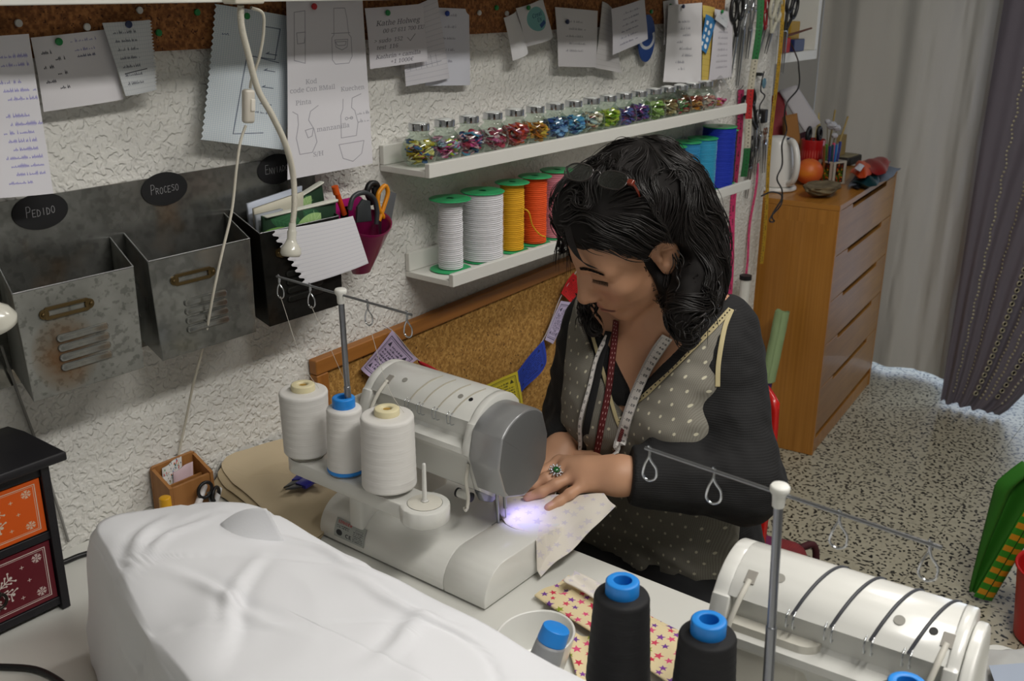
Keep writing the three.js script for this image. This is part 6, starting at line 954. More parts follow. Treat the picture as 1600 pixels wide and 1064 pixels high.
{ // glasses pushed up on her head
  const g = thing('eyeglasses', 'dark-rimmed reading glasses pushed up into the hair of the woman', 'glasses'), hf = (x, y, z) => hairSmooth(x, y, z), a = hit(914, 283, hf, 0.019, 1.2), b = hit(962, 291, hf, 0.019, 1.2);
  const ax = b.clone().sub(a).normalize(), nn = a.n.clone().add(b.n).normalize(), yy = nn.clone().cross(ax).normalize(), zz = ax.clone().cross(yy).normalize(), c = a.clone().lerp(b, 0.5), half = Math.min(0.034, a.distanceTo(b) / 2);
  const m = new THREE.Matrix4().makeBasis(ax, yy, zz).setPosition(c), put = (q) => q.applyMatrix4(m), fm = mat('#1c1312', 0.3, 0, { clearcoat: 0.5 }), am = mat('#6e2410', 0.3, 0, { clearcoat: 0.5 });
  for (const s of [-1, 1]) {
    const o = []; for (let i = 0; i < 32; i++) { const t = i / 32 * 6.283; o.push(V(s * half + 0.0235 * Math.cos(t), 0.0165 * Math.sin(t) * (1 + 0.12 * Math.cos(2 * t)), 0)); }
    part('rim', put(tube(o, 0.0013, 64, 6, true)), fm, g);
    part('lens', put(ext(o.map((p) => [p.x, p.y]), 0.0012, 0, 'z')), mat('#d8dcd8', 0.04, 0, { transmission: 1, thickness: 0, ior: 1.5 }), g);
    const hx = s * (half + 0.0235); part('temple', put(tube([V(hx, 0.004, 0), V(hx + s * 0.005, 0.005, -0.006), V(hx + s * 0.008, 0.0, -0.05), V(hx + s * 0.004, -0.012, -0.1)], 0.0019, 24, 7)), s > 0 ? am : fm, g);
    if (s > 0) part('temple_joint', put(box(0.011, 0.009, 0.006, hx + 0.004, 0.004, -0.002, 0.002)), am, g);
  }
  part('bridge', put(tube([V(-half + 0.023, 0.004, 0), V(0, 0.008, 0.002), V(half - 0.023, 0.004, 0)], 0.0015, 16, 6)), fm, g);
}
// ---------- chair, bag, things at the right ----------
{
  const c = thing('chair', 'red plastic chair the woman sits on, its back showing beside her sleeve', 'chair'), rd = mat('#b3120c', 0.35, 0, { clearcoat: 0.3 });
  part('seat', ext(rr(1.33, 1.72, 0.42, 0.84, 0.07), 0.022, 0.008).translate(0, 0.415, 0), rd, c);
  part('backrest', sheet((u, v) => { const z = (u - 0.5) * 0.31 * (1 - 0.12 * v * v), e = Math.max(Math.abs(u - 0.5) * 2, 0); return V(1.715 + 0.06 * v - 0.05 * (e * e) + 0.02, 0.45 + 0.41 * v - (v > 0.8 ? 0.03 * e ** 4 * (v - 0.8) / 0.2 : 0), 0.577 + z); }, 20, 16, 0.012), rd, c);
  for (const [x, z] of [[1.36, 0.45], [1.36, 0.81], [1.68, 0.45], [1.68, 0.81]]) part('leg', rod(V(x + (x > 1.5 ? 0.05 : -0.03), 0.002, z), V(x, 0.415, z), 0.011, 14), M.steel, c);
}
{
  const b = thing('cloth_bag', 'burgundy woven cloth bag on the floor behind the red chair', 'bag'), P = [[1.69, 0.62], [1.985, 0.6], [2.0, 0.72], [1.87, 0.8], [1.72, 0.8]];
  const weave = dataTex(256, 256, (u, v) => { const s = Math.sin(v * 6.283 * 60) * 0.5 + 0.5, t = fbm(u, v, 12, 3, 91), band = v % 0.5 < 0.12 ? 1 : 0; return mix(mix([88, 18, 30], [128, 40, 38], t * 0.8 + s * 0.2), [92, 16, 66], band); }, true);
  weave.repeat.set(3, 3);
  part('body', uvXZ(net((x, y, z) => { const dx = Math.abs(x - 1.845) - 0.075, dz = Math.abs(z - 0.662) - 0.045, dy = Math.abs(y - 0.23) - 0.175, q = Math.hypot(Math.max(dx, 0), Math.max(dy, 0), Math.max(dz, 0)) + Math.min(0, Math.max(dx, dy, dz)); return q - 0.04 + 0.02 * (n3(x * 14, y * 12, z * 14, 4) - 0.5); }, V(1.7, 0, 0.56), V(2.02, 0.48, 0.82), 0.01), 1), mat('#ffffff', 0.85, 0, { map: weave }), b);
  part('handle', tube([V(1.93, 0.42, 0.71), V(1.965, 0.43, 0.737), V(1.975, 0.36, 0.745), V(1.96, 0.26, 0.742)], 0.008, 24, 8), mat('#3c0a14', 0.8), b);
}
// chest of drawers with a slot grip in every drawer
const CY = 0.9, CA = V(3.275, 0, 0.238), CW = 0.82, CD = 0.45, Crot = 0.1052;
const onTop = (px, py, h = 0) => onY(px, py, CY + 0.001 + h);
{
  const w1 = woodTex([150, 98, 34], [184, 128, 56], 71), w2 = woodTex([138, 92, 34], [172, 122, 56], 75); w1.repeat.set(2.2, 1.2); w2.repeat.set(1.2, 2);
  const wm = mat('#ffffff', 0.4, 0, { map: w1, clearcoat: 0.15 }), fm = mat('#ffffff', 0.4, 0, { map: w2, clearcoat: 0.15 });
  const c = thing('chest_of_drawers', 'oak veneer chest with five slotted drawers, standing beyond the wall end', 'chest of drawers', null, CA.clone()); c.rotation.y = Crot;
  const sw = (g) => { const u = g.attributes.uv; for (let i = 0; i < u.count; i++) { const t = u.getX(i); u.setXY(i, u.getY(i), t); } return g; };
  part('side_panel', uvm(bx(0, 0.018, 0.002, CY - 0.019, -CD, -0.0005, 0.001)), wm, c); part('side_panel', uvm(bx(CW - 0.018, CW, 0.002, CY - 0.019, -CD, -0.0005, 0.001)), wm, c);
  part('top_panel', sw(uvm(bx(0, CW, CY - 0.018, CY, -CD, 0, 0.001))), wm, c); part('back_panel', bx(0.0185, CW - 0.0185, 0.03, CY - 0.02, -CD, -CD + 0.006), M.black, c); part('plinth', uvm(bx(0.0185, CW - 0.0185, 0.002, 0.055, -0.02, -0.004)), wm, c); part('bottom_panel', bx(0.0185, CW - 0.0185, 0.056, 0.07, -CD + 0.01, -0.03), wm, c);
  const hs = [0.157, 0.157, 0.157, 0.157, 0.175]; let y = CY - 0.021;
  for (const h of hs) {
    const x0 = 0.0195, x1 = CW - 0.0195, s0 = 0.17, s1 = 0.66, d = 0.017, g = ext([[x0, y - h + 0.003], [x1, y - h + 0.003], [x1, y], [s1, y], [s1 - 0.004, y - d], [s0 + 0.004, y - d], [s0, y], [x0, y]], 0.018, 0.0012, 'z'); g.translate(0, 0, -0.019);
    const dr = part('drawer', [sw(uvm(g))], fm, c); part('drawer_box', [bx(x0 + 0.01, x1 - 0.01, y - h + 0.012, y - 0.035, -CD + 0.03, -0.02)], mat('#201808', 0.8), dr); y -= h;
  }
}
{ // kettle
  const p = onTop(1219, 296), k = thing('kettle', 'white plastic electric kettle on the left end of the chest of drawers', 'kettle', null, V(p.x, CY + 0.0015, p.z - 0.02)); k.scale.setScalar(0.94);
  part('base', lathe([[0.0001, 0], [0.076, 0], [0.079, 0.004], [0.077, 0.012], [0.07, 0.015], [0.0001, 0.015]]), M.whitePlastic, k);
  part('body', lathe([[0.0001, 0.0155], [0.068, 0.0155], [0.07, 0.02], [0.068, 0.06], [0.06, 0.12], [0.05, 0.17], [0.045, 0.185], [0.032, 0.194], [0.0001, 0.198]]), M.whitePlastic, k);
  part('handle', tube([V(-0.012, 0.186, 0.04), V(-0.035, 0.18, 0.072), V(-0.05, 0.14, 0.094), V(-0.055, 0.09, 0.1), V(-0.045, 0.045, 0.086), V(-0.028, 0.03, 0.06)], 0.0115, 40, 12), M.whitePlastic, k);
  part('lid_button', ball(0.013, -0.018, 0.191, 0.05, 1, 0.45, 1), mat('#28345a', 0.35), k); part('spout', ext([[-0.014, 0], [0.014, 0], [0, 0.026]], 0.02, 0.002).translate(0.0, 0.165, 0).rotateY(2.2).translate(0.045, 0, -0.03), M.whitePlastic, k);
}
{
  const p = onTop(1268, 288); const g = thing('grapefruit', 'orange grapefruit between the kettle and the red canister', 'fruit', null, V(p.x - 0.01, CY + 0.001, p.z - 0.01));
  const s = new THREE.SphereGeometry(0.049, 32, 24); s.scale(1, 0.94, 1); s.translate(0, 0.0465, 0); const skinT = dataTex(256, 256, (u, v) => mix([222, 126, 36], [208, 92, 48], Math.max(0, Math.min(1, fbm(u, v, 4, 3, 81) * 2 - 0.6))), true); part('peel', s, mat('#ffffff', 0.45, 0, { map: skinT, bumpMap: grainTex, bumpScale: 0.0006 }), g); part('stem_scar', cyl(0.004, 0.003, 0.0015, 0.0, 0.0918, 0, 10), mat('#5c5a28', 0.8), g);
}
{ // red dotted canister with black scissors
  const p = onTop(1281, 282), c = V(p.x, CY + 0.001, p.z - 0.04), t = canvasTex(512, 256, (x, w, h) => { fill(x, w, h, '#a80f10'); for (let j = 0; j < 12; j++) for (let i = 0; i < 28; i++) { x.fillStyle = '#c9564a'; x.beginPath(); x.arc((i + (j % 2) / 2) * w / 28 + 8, j * 21 + 12, 4, 0, 7); x.fill(); } });
  const k = thing('canister', 'red canister with rows of pale dots behind the stone bowl', 'canister', null, c);
  part('body', lathe([[0.0001, 0.002], [0.042, 0.002], [0.044, 0.004], [0.044, 0.145], [0.0425, 0.147], [0.041, 0.145], [0.041, 0.006], [0.0001, 0.005]].map((q) => q), 0, 0, 0, 48), mat('#ffffff', 0.3, 0, { map: t, clearcoat: 0.4 }), k);
  const s = thing('scissors', 'black-handled scissors standing in the red dotted canister', 'scissors'); for (const d of [-1, 1]) { const q = new THREE.TorusGeometry(0.0185, 0.0062, 10, 30); q.scale(0.85, 1.25, 1); q.rotateZ(d * 0.18); q.translate(c.x + d * 0.02, c.y + 0.165, c.z + 0.012 * d); part('handle', q, M.black, s); } part('blade', rod(V(c.x, c.y + 0.145, c.z), V(c.x, c.y + 0.03, c.z), 0.005, 8, 0.002), M.steel, s);
}
{ // glass pen cup with pens
  const p = onTop(1310, 288), c = V(p.x, CY + 0.001, p.z - 0.03), k = thing('pen_cup', 'square glass pen cup with painted floral panels, right of the red canister', 'pen cup', null, c), w = 0.07; k.rotation.y = -0.35;
  const t = canvasTex(256, 256, (x, W, Hh) => { fill(x, W, Hh, '#b9b5a8'); x.fillStyle = '#2c1c12'; x.fillRect(54, 20, 148, 216); let q = 5; const r = () => (q = (q * 16807) % 2147483647) / 2147483647; for (let i = 0; i < 26; i++) { x.fillStyle = ['#b84a1c', '#5c7a28', '#c98a2a', '#3c5c20', '#8c2a18'][(r() * 5) | 0]; x.beginPath(); x.ellipse(64 + r() * 128, 30 + r() * 196, 8 + r() * 12, 7 + r() * 12, r() * 3, 0, 7); x.fill(); } });
  for (let i = 0; i < 4; i++) { const g = box(w, 0.082, 0.003, 0, 0.043, w / 2 - 0.0015, 0); const u = g.attributes.uv; part('side', g.rotateY(i * Math.PI / 2), mat('#ffffff', 0.3, 0, { map: t }), k); }
  part('bottom', bx(-w / 2 + 0.004, w / 2 - 0.004, 0.001, 0.004, -w / 2 + 0.004, w / 2 - 0.004), M.white, k);
  [['#232f6e', 'navy felt pen at the left of the pen cup'], ['#2a4a54', 'dark teal felt pen in the pen cup'], ['#d63a6c', 'bright pink felt pen in the pen cup'], ['#1f6ab0', 'mid blue felt pen in the pen cup'], ['#6a7078', 'grey felt pen in the pen cup'], ['#26307c', 'dark blue felt pen leaning at the right of the pen cup'], ['#7a4a22', 'brown pencil at the back of the pen cup'], ['#4a8a3c', 'green pencil at the back of the pen cup']].forEach(([col, lab], i) => { const x = -0.026 + (i % 6) * 0.0105, z = i < 6 ? 0.004 * (i % 2) : -0.02, lean = (i % 6 - 2.5) * 0.007, a = V(c.x + x * 0.8, c.y + 0.006, c.z + z), b = V(c.x + x + lean, c.y + 0.138 + 0.004 * (i % 3), c.z + z), s = thing('felt_pen', lab, 'pen', 'pens in the painted pen cup'); part('barrel', rod(a, a.clone().lerp(b, 0.72), 0.0046, 12), mat(col, 0.4), s); part('cap', rod(a.clone().lerp(b, 0.722), b, 0.0052, 12), mat(col, 0.35), s); });
}
{ // stone bowl
  const p = onTop(1298, 308), g = new THREE.SphereGeometry(1, 48, 28), q = g.attributes.position; for (let i = 0; i < q.count; i++) { let x = q.getX(i), y = q.getY(i), z = q.getZ(i); const n = 0.85 + 0.4 * n3(x * 3 + 5, y * 5, z * 3, 6); if (y > 0.2) { y = 0.2 - 0.3 * Math.max(0, 0.8 - Math.hypot(x, z)); } q.setXYZ(i, x * 0.08 * n, 0.03 + y * 0.034 * (y < 0 ? 0.85 : 1) * (0.9 + 0.3 * n3(x * 6, y * 6, z * 6, 3)), z * 0.052 * n); } g.computeVertexNormals(); g.computeBoundingBox(); g.translate(p.x, CY + 0.001 - g.boundingBox.min.y, p.z - 0.035);
  const t = dataTex(256, 256, (u, v) => mix([74, 64, 46], [142, 128, 98], fbm(u, v, 9, 4, 95)), true); solo('stone_bowl', 'rough brown stone bowl at the front edge of the chest of drawers', 'bowl', g, mat('#ffffff', 0.9, 0, { map: t, bumpMap: grainTex, bumpScale: 0.002 }));
}
// packets, cloth, pouches and paper on the chest
const pillow = (name, lab, cat, pts, h, th, m, sag = 0.004) => { const Q = pts.map(([x, y]) => onTop(x, y, h)); const g = sheet((u, v) => { const p = bil(Q, u, v); p.y += 0.004 * Math.sin(u * 11 + v * 7) * th * 40 + sag * Math.sin(u * 3.1) * Math.sin(v * 3.1); return p; }, 14, 10, 0.001); const p = g.attributes.position, n = g.attributes.normal, uv = g.attributes.uv, half = p.count / 2; for (let i = 0; i < p.count; i++) { const e = Math.sin(Math.PI * uv.getX(i)) ** 0.4 * Math.sin(Math.PI * uv.getY(i)) ** 0.4; p.setY(i, p.getY(i) + (i < half === (n.getY(0) > 0) ? 1 : -1) * e * th / 2); } g.computeVertexNormals(); return solo(name, lab, cat, g, m); };
pillow('folded_cloth', 'folded blue-grey cloth spread over the far corner of the chest', 'cloth', [[1325, 292], [1345, 258], [1408, 262], [1388, 282]], 0.012, 0.02, mat('#66707c', 0.85));
pillow('snack_packet', 'shiny red foil packet behind the orange one', 'packet', [[1345, 268], [1352, 250], [1392, 250], [1384, 272]], 0.05, 0.035, mat('#8c1016', 0.3, 0.2));
pillow('snack_packet', 'crumpled orange packet with a white sticker, on the blue-grey cloth', 'packet', [[1328, 270], [1342, 250], [1376, 257], [1352, 279]], 0.05, 0.03, mat('#d14a0a', 0.35, 0.1));
pillow('paper_sticker', 'white sticker on the orange packet', 'sticker', [[1335, 263], [1343, 255], [1351, 259], [1344, 268]], 0.074, 0.002, mat('#c9ccd4', 0.6));
pillow('glasses_case', 'dark teal zip case lying before the orange packet', 'case', [[1332, 285], [1345, 274], [1376, 279], [1370, 291]], 0.022, 0.03, mat('#0f3c44', 0.4, 0.1));
pillow('phone', 'small dark flat phone at the front edge of the chest', 'phone', [[1328, 290], [1334, 286], [1345, 291], [1342, 295]], 0.007, 0.01, mat('#22262c', 0.3));
{
  const slab = (lab, name, cat, c, d, th, m) => solo(name, lab, cat, sheet((u, v) => bil(c.map(([x, y, k]) => at(x, y, d + (k || 0))), u, v), 8, 8, th), m);
  slab('red cardboard folder standing behind the kettle', 'folder', 'folder', [[1206, 150], [1222, 140], [1246, 270], [1206, 270]], 3.9, 0.006, mat('#8c1420', 0.6));
  slab('clear sleeve of white papers leaning behind the kettle', 'paper_sleeve', 'papers', [[1217, 142], [1244, 133], [1282, 192], [1258, 208]], 3.88, 0.008, mat('#b9b6ba', 0.5));
  slab('crumpled brown paper bag behind the kettle lid', 'paper_bag', 'bag', [[1224, 182], [1244, 178], [1254, 260], [1226, 260]], 3.82, 0.03, mat('#9c6c38', 0.85));
  slab('dark plum cloth pouch left of the red canister', 'cloth_pouch', 'pouch', [[1240, 212], [1262, 205], [1262, 285], [1244, 285]], 3.84, 0.03, mat('#33141f', 0.85));
  slab('pale yellow triangular card above the red canister', 'card', 'card', [[1279, 176], [1280, 176], [1288, 262], [1266, 262]], 3.9, 0.003, mat('#b3a268', 0.8));
  const d1 = thing('dried_flowers', 'dried white flowers behind the scissors in the canister', 'flowers'); for (const [x, y, r] of [[1300, 196, 0.018], [1308, 200, 0.014], [1293, 190, 0.01], [1304, 212, 0.012]]) { const p = at(x, y, 3.84), g = new THREE.IcosahedronGeometry(r, 3), q = g.attributes.position; for (let i = 0; i < q.count; i++) { const k = 0.75 + 0.5 * n3(q.getX(i) * 140, q.getY(i) * 140, q.getZ(i) * 140, 7); q.setXYZ(i, q.getX(i) * k, q.getY(i) * k * 0.8, q.getZ(i) * k); } g.computeVertexNormals(); g.translate(p.x, p.y, p.z); part('flower_head', g, mat('#b9bac0', 0.9), d1); part('stem', rod(p, at(1292, 272, 3.82), 0.0018, 6), mat('#6a6248', 0.8), d1); }
  for (const [x0, y0, x1, y1, n] of [[1305, 172, 1288, 285, 'left'], [1325, 182, 1296, 285, 'right']]) solo('bamboo_stick', `thin bamboo stick rising behind the dried flowers, the ${n} one`, 'stick', rod(at(x0, y0, 3.86), at(x1, y1 - 15, 3.84), 0.0035, 8), mat('#a08a50', 0.7));
  const q = onTop(1345, 250, 0.02); const tr = thing('wooden_tray', 'small wooden block set on a dark edged tray behind the packets', 'tray'); part('tray', ext(rr(q.x - 0.06, q.x + 0.08, q.z - 0.12, q.z - 0.02, 0.02), 0.03, 0.004).translate(0, CY + 0.002, 0), mat('#1c1a18', 0.5), tr); part('inlay', ext(rr(q.x - 0.05, q.x + 0.07, q.z - 0.11, q.z - 0.03, 0.02), 0.006, 0.002).translate(0, CY + 0.0285, 0), mat('#8a8268', 0.7), tr); part('block', box(0.06, 0.08, 0.02, q.x - 0.02, CY + 0.075, q.z - 0.08, 0.002), mat('#9c8654', 0.7), tr);
}
// white cube shelf beyond the wall end
{
  const s = thing('cube_shelf', 'white open cube shelf at the top right of the wall end', 'shelf'), x0 = 3.215, x1 = 3.547, y0 = 1.339, z0 = -0.305, z1 = -0.003;
  part('bottom_board', bx(x0, x1, y0, y0 + 0.03, z0, z1, 0.001), M.white, s); part('side_board', bx(x1 - 0.026, x1, y0 + 0.0305, 1.75, z0, z1, 0.001), M.white, s); part('side_board', bx(x0, x0 + 0.026, y0 + 0.0305, 1.75, z0, z1, 0.001), M.white, s); part('back_board', bx(x0 + 0.0265, x1 - 0.0265, y0 + 0.0305, 1.75, z0, z0 + 0.008), mat('#b4b4b0', 0.7), s); part('top_board', bx(x0, x1, 1.7505, 1.78, z0, z1, 0.001), M.white, s);
  const put = (lab, x0p, x1p, yt, z, dp, m) => { const p = onZ(x0p, yt, z), q = onZ(x1p, yt, z); solo('small_box', lab, 'box', bx(p.x, q.x, y0 + 0.031, Math.max(p.y, y0 + 0.06), z - dp, z, 0.003), m); };
  put('yellow patterned box in the cube shelf behind the dark blue tin', 1237, 1251, 34, -0.04, 0.03, mat('#a8841c', 0.6)); put('small dark blue tin in front of the yellow box in the cube shelf', 1242, 1258, 62, -0.006, 0.028, mat('#1f2c58', 0.4)); put('narrow red carton left of the dark blue tin in the cube shelf', 1226, 1236, 60, -0.006, 0.03, mat('#a81a1a', 0.6));
  solo('paint_brush', 'brown paint brush handle lying across the boxes in the cube shelf', 'brush', rod(onZ(1229, 56, -0.02), onZ(1268, 44, 0.012), 0.005, 10, 0.003), mat('#5a3018', 0.5));
}
// ---------- scissors, tapes and cords hanging at the wall end ----------
function hung(lab, hx, hy, px, py, tx, ty, hm, style, z = 0.03) {
  const s = thing('scissors', lab, 'scissors'), h = onZ(hx, hy, z), p = onZ(px, py, z), t = onZ(tx, ty, z - 0.012), d = p.clone().sub(h).normalize(), sd = V(-d.y, d.x, 0).normalize(), L = h.distanceTo(p), sz = style;
  for (const k of [-1, 1]) {
    const c = h.clone().addScaledVector(sd, k * sz * 0.95), o = []; for (let i = 0; i < 20; i++) { const a = i / 20 * 6.283; o.push(c.clone().addScaledVector(d, Math.cos(a) * sz * 1.45).addScaledVector(sd, Math.sin(a) * sz * 0.85)); }
    part('handle', [tube(o, sz * 0.26, 40, 8, true), rod(c.clone().addScaledVector(d, sz * 1.4), p.clone().addScaledVector(sd, k * 0.003), sz * 0.24, 8)], hm, s);
    const q = p.clone().addScaledVector(d, -0.012), tt = t.clone().addScaledVector(sd, k * 0.004); const b = sheet((u, v) => { const w = (0.013 * (1 - v) + 0.0014) * (v < 0.05 ? 0.8 : 1); return q.clone().lerp(tt, v).addScaledVector(sd, k * (u * w) - k * 0.001).add(V(0, 0, k * 0.0016)); }, 2, 10, 0.0022); part('blade', b, M.steel, s);
  }
  part('pivot', cyl(0.0035, 0.0035, 0.008, 0, -0.004, 0, 14).rotateX(Math.PI / 2).translate(p.x, p.y, p.z), M.chrome, s); part('hanging_nail', rod(V(h.x, h.y - sz * 0.5, 0.0008), V(h.x, h.y - sz * 0.5, z + 0.01), 0.0016, 8), M.steel, s);
}
hung('black-handled tailor scissors hanging leftmost at the wall end', 1152, 14, 1151, 56, 1140, 124, M.black, 0.021, 0.03);
hung('all-steel scissors with brassy blades hanging behind the black-handled pair', 1166, 6, 1161, 46, 1152, 134, M.chrome, 0.016, 0.018);
hung('short all-steel scissors hanging left of the striped tape', 1178, 4, 1172, 48, 1167, 92, M.chrome, 0.015, 0.022);
hung('scissors with dark red handles behind the striped tape', 1196, 10, 1196, 46, 1182, 92, mat('#8c1420', 0.4), 0.014, 0.03);
hung('steel scissors with a large cream handle left of the yellow tape', 1212, 14, 1205, 52, 1196, 84, mat('#b4b2a0', 0.4), 0.022, 0.04);
hung('black-handled shears hanging before the cube shelf', 1238, 8, 1227, 48, 1222, 114, M.black, 0.022, 0.05);
hung('large scissors with black handles hanging between the two ledges', 1170, 158, 1182, 200, 1178, 268, M.black, 0.022, 0.03);
hung('small scissors with steel handles beside the plug', 1184, 182, 1188, 212, 1180, 272, M.chrome, 0.01, 0.024);
hung('scissors with black handles at the right end of the lower ledge', 1178, 226, 1172, 262, 1166, 310, M.black, 0.016, 0.02);
hung('copper-coloured tweezer scissors below the plug', 1196, 205, 1195, 224, 1193, 270, mat('#7a4a30', 0.35, 0.8), 0.007, 0.024);
function tapeHang(lab, a, b, width, z, segs, group) {
  const t = thing('hanging_tape_measure', lab, 'tape measure', group), P = onZ(a[0], a[1], z), Q = onZ(b[0], b[1], z), n = segs.length;
  segs.forEach((col, i) => { const tx = canvasTex(48, 256, (x, w, h) => { fill(x, w, h, col); ink(x, '#1c1c1c', 1.6); for (let k = 0; k < 32; k++) poly(x, [[0, k * 8], [k % 4 ? 9 : 16, k * 8]]); x.font = 'bold 22px sans-serif'; for (let k = 0; k < 8; k++) x.fillText(String((i * 8 + k) % 10), 22, 24 + k * 32); }); const g = sheet((u, v) => { const w = (i + v) / n, p = P.clone().lerp(Q, w); p.z += 0.004 * Math.sin(w * 9); return p.add(V((u - 0.5) * width * 0.72, 0, (u - 0.5) * width * 0.69)); }, 2, 12, 0.0007), uv = g.attributes.uv; for (let k = 0; k < uv.count; k++) uv.setY(k, 1 - uv.getY(k)); part('tape', g, mat('#ffffff', 0.5, 0, { map: tx }), t); });
  part('hook', tube([V(P.x, P.y - 0.004, 0.0012), V(P.x, P.y + 0.004, z), V(P.x, P.y + 0.012, z + 0.006)], 0.0013, 12, 6), M.steel, t);
}
tapeHang('tape measure with green, white and red sections hanging at the wall end', [1189, -4], [1161, 276], 0.021, 0.06, ['#1c6a34', '#1c6a34', '#b9b4a2', '#b01a1a', '#b9b4a2', '#14602e']);
tapeHang('long yellow tape measure hanging past the kettle along the wall end', [1224, -4], [1189, 412], 0.012, 0.045, ['#a9851c', '#a9851c', '#a48018']);
tapeHang('pink tape measure hanging behind the ledge ends', [1158, 140], [1137, 478], 0.019, 0.012, ['#c9356c', '#c9356c']);
tapeHang('narrow pink tape measure edge hanging right of the lower ledge', [1184, 255], [1163, 440], 0.008, 0.012, ['#c9406f']);
{
  const c = thing('earphone_cord', 'black cord with a blue glass pendant hanging from a hook on the wall end', 'pendant'), z = 0.03, p = onZ(1194, 130, z);
  part('cord', tube([onZ(1194, 112, z), onZ(1190, 128, z), onZ(1189, 142, z), onZ(1195, 150, z), onZ(1187, 166, z), onZ(1188, 178, z)], 0.0022, 40, 8), M.black, c); part('pendant', [ball(0.0125, p.x, p.y, p.z, 1, 1.3, 0.4)], mat('#5f8496', 0.15, 0.2), c); part('hook', [box(0.012, 0.01, 0.02, p.x, p.y + 0.026, 0.011, 0.002)], M.black, c);
  const q = onZ(1197, 182, 0.03); const a = thing('power_adapter', 'small black adapter box hanging beside the yellow tape', 'adapter'); part('box', box(0.034, 0.042, 0.028, q.x, q.y, 0.0155, 0.004), M.black, a); part('pin', rod(V(q.x - 0.008, q.y - 0.02, 0.016), V(q.x - 0.008, q.y - 0.034, 0.016), 0.002, 8), M.chrome, a);
  solo('black_cable', 'thin black cable looping down from the cube shelf past the kettle', 'cable', tube([[1230, 56], [1243, 84], [1248, 105], [1247, 138], [1229, 162], [1226, 180], [1229, 205], [1222, 224], [1222, 258], [1214, 278], [1222, 298], [1221, 318], [1205, 338], [1202, 345], [1210, 346], [1206, 338], [1222, 308], [1206, 300], [1190, 306]].map(([x, y], i) => onZ(x, y, [-0.06, 0.05, 0.15][i] ?? 0.2)), 0.0024, 160, 8), M.black);
}
{
  const a = onZ(1165, 432, 0.05), t = thing('cardboard_tube', 'white cardboard tube with a black cap standing at the wall end', 'tube'); part('tube', cyl(0.0175, 0.0175, a.y - 0.012, a.x, 0.002, a.z, 28), M.white, t); part('end_cap', [cyl(0.0195, 0.0195, 0.014, a.x, a.y - 0.0095, a.z, 28)], M.black, t);
  const r0 = V(3.04, 0.03, 0.11), r1 = onZ(1222, 489, 0.12), r = thing('paper_roll', 'torn pale green paper roll standing against the side of the chest', 'paper roll'), d = r1.clone().sub(r0), n = V(0.9, -0.05, 0.4).normalize(), m = V(0, 0, 1).cross(V(0, 1, 0)).normalize();
  part('roll', sheet((u, v) => { const th = u * 9, k = 0.02 + 0.0016 * u * 3 + 0.002 * n3(u * 9, v * 8, 1, 4), p = r0.clone().addScaledVector(d, 0.55 + 0.45 * v); if (u > 0.7) p.y -= 0.0; p.x += k * Math.cos(th); p.z += k * Math.sin(th); p.y += 0.012 * n3(u * 12, 3, 2, 9) * (v > 0.9 ? 1 : 0); return p; }, 80, 20, 0.0008), mat('#8fa678', 0.85), r); part('core', rod(r0, r0.clone().addScaledVector(d, 0.62), 0.017, 20), mat('#4a2a6c', 0.7), r);
}
// ---------- curtains ----------
{
  const w = thing('curtain', 'long off-white curtain hanging behind the chest of drawers', 'curtain'), wm = mat('#d3d0c8', 0.9, 0, { transmission: 0.2, thickness: 0 });
  const f = (u, v) => { const z = -0.308 + u * 0.703 + 0.02 * (1 - v) * u, y = 2.3 - v * 2.278; return V(4.31 + (0.02 + 0.012 * (1 - v)) * Math.sin(u * 17 + 0.8 * Math.sin(v * 3)) + 0.006 * Math.sin(u * 41 + 2 * v) + 0.005 * (n3(u * 30, v * 14, 1, 6) - 0.5) * (u > 0.6 ? 3 : 1), y, z); };
  part('cloth', sheet(f, 120, 60, 0.0012), wm, w); part('hem', sheet((u, v) => f(0.965 + 0.035 * u, v).add(V(-0.003, 0, 0)), 6, 60, 0.002), wm, w); part('rod', rod(V(4.31, 2.31, -0.3), V(4.31, 2.31, 2.2), 0.012, 14), M.steel, w);
}
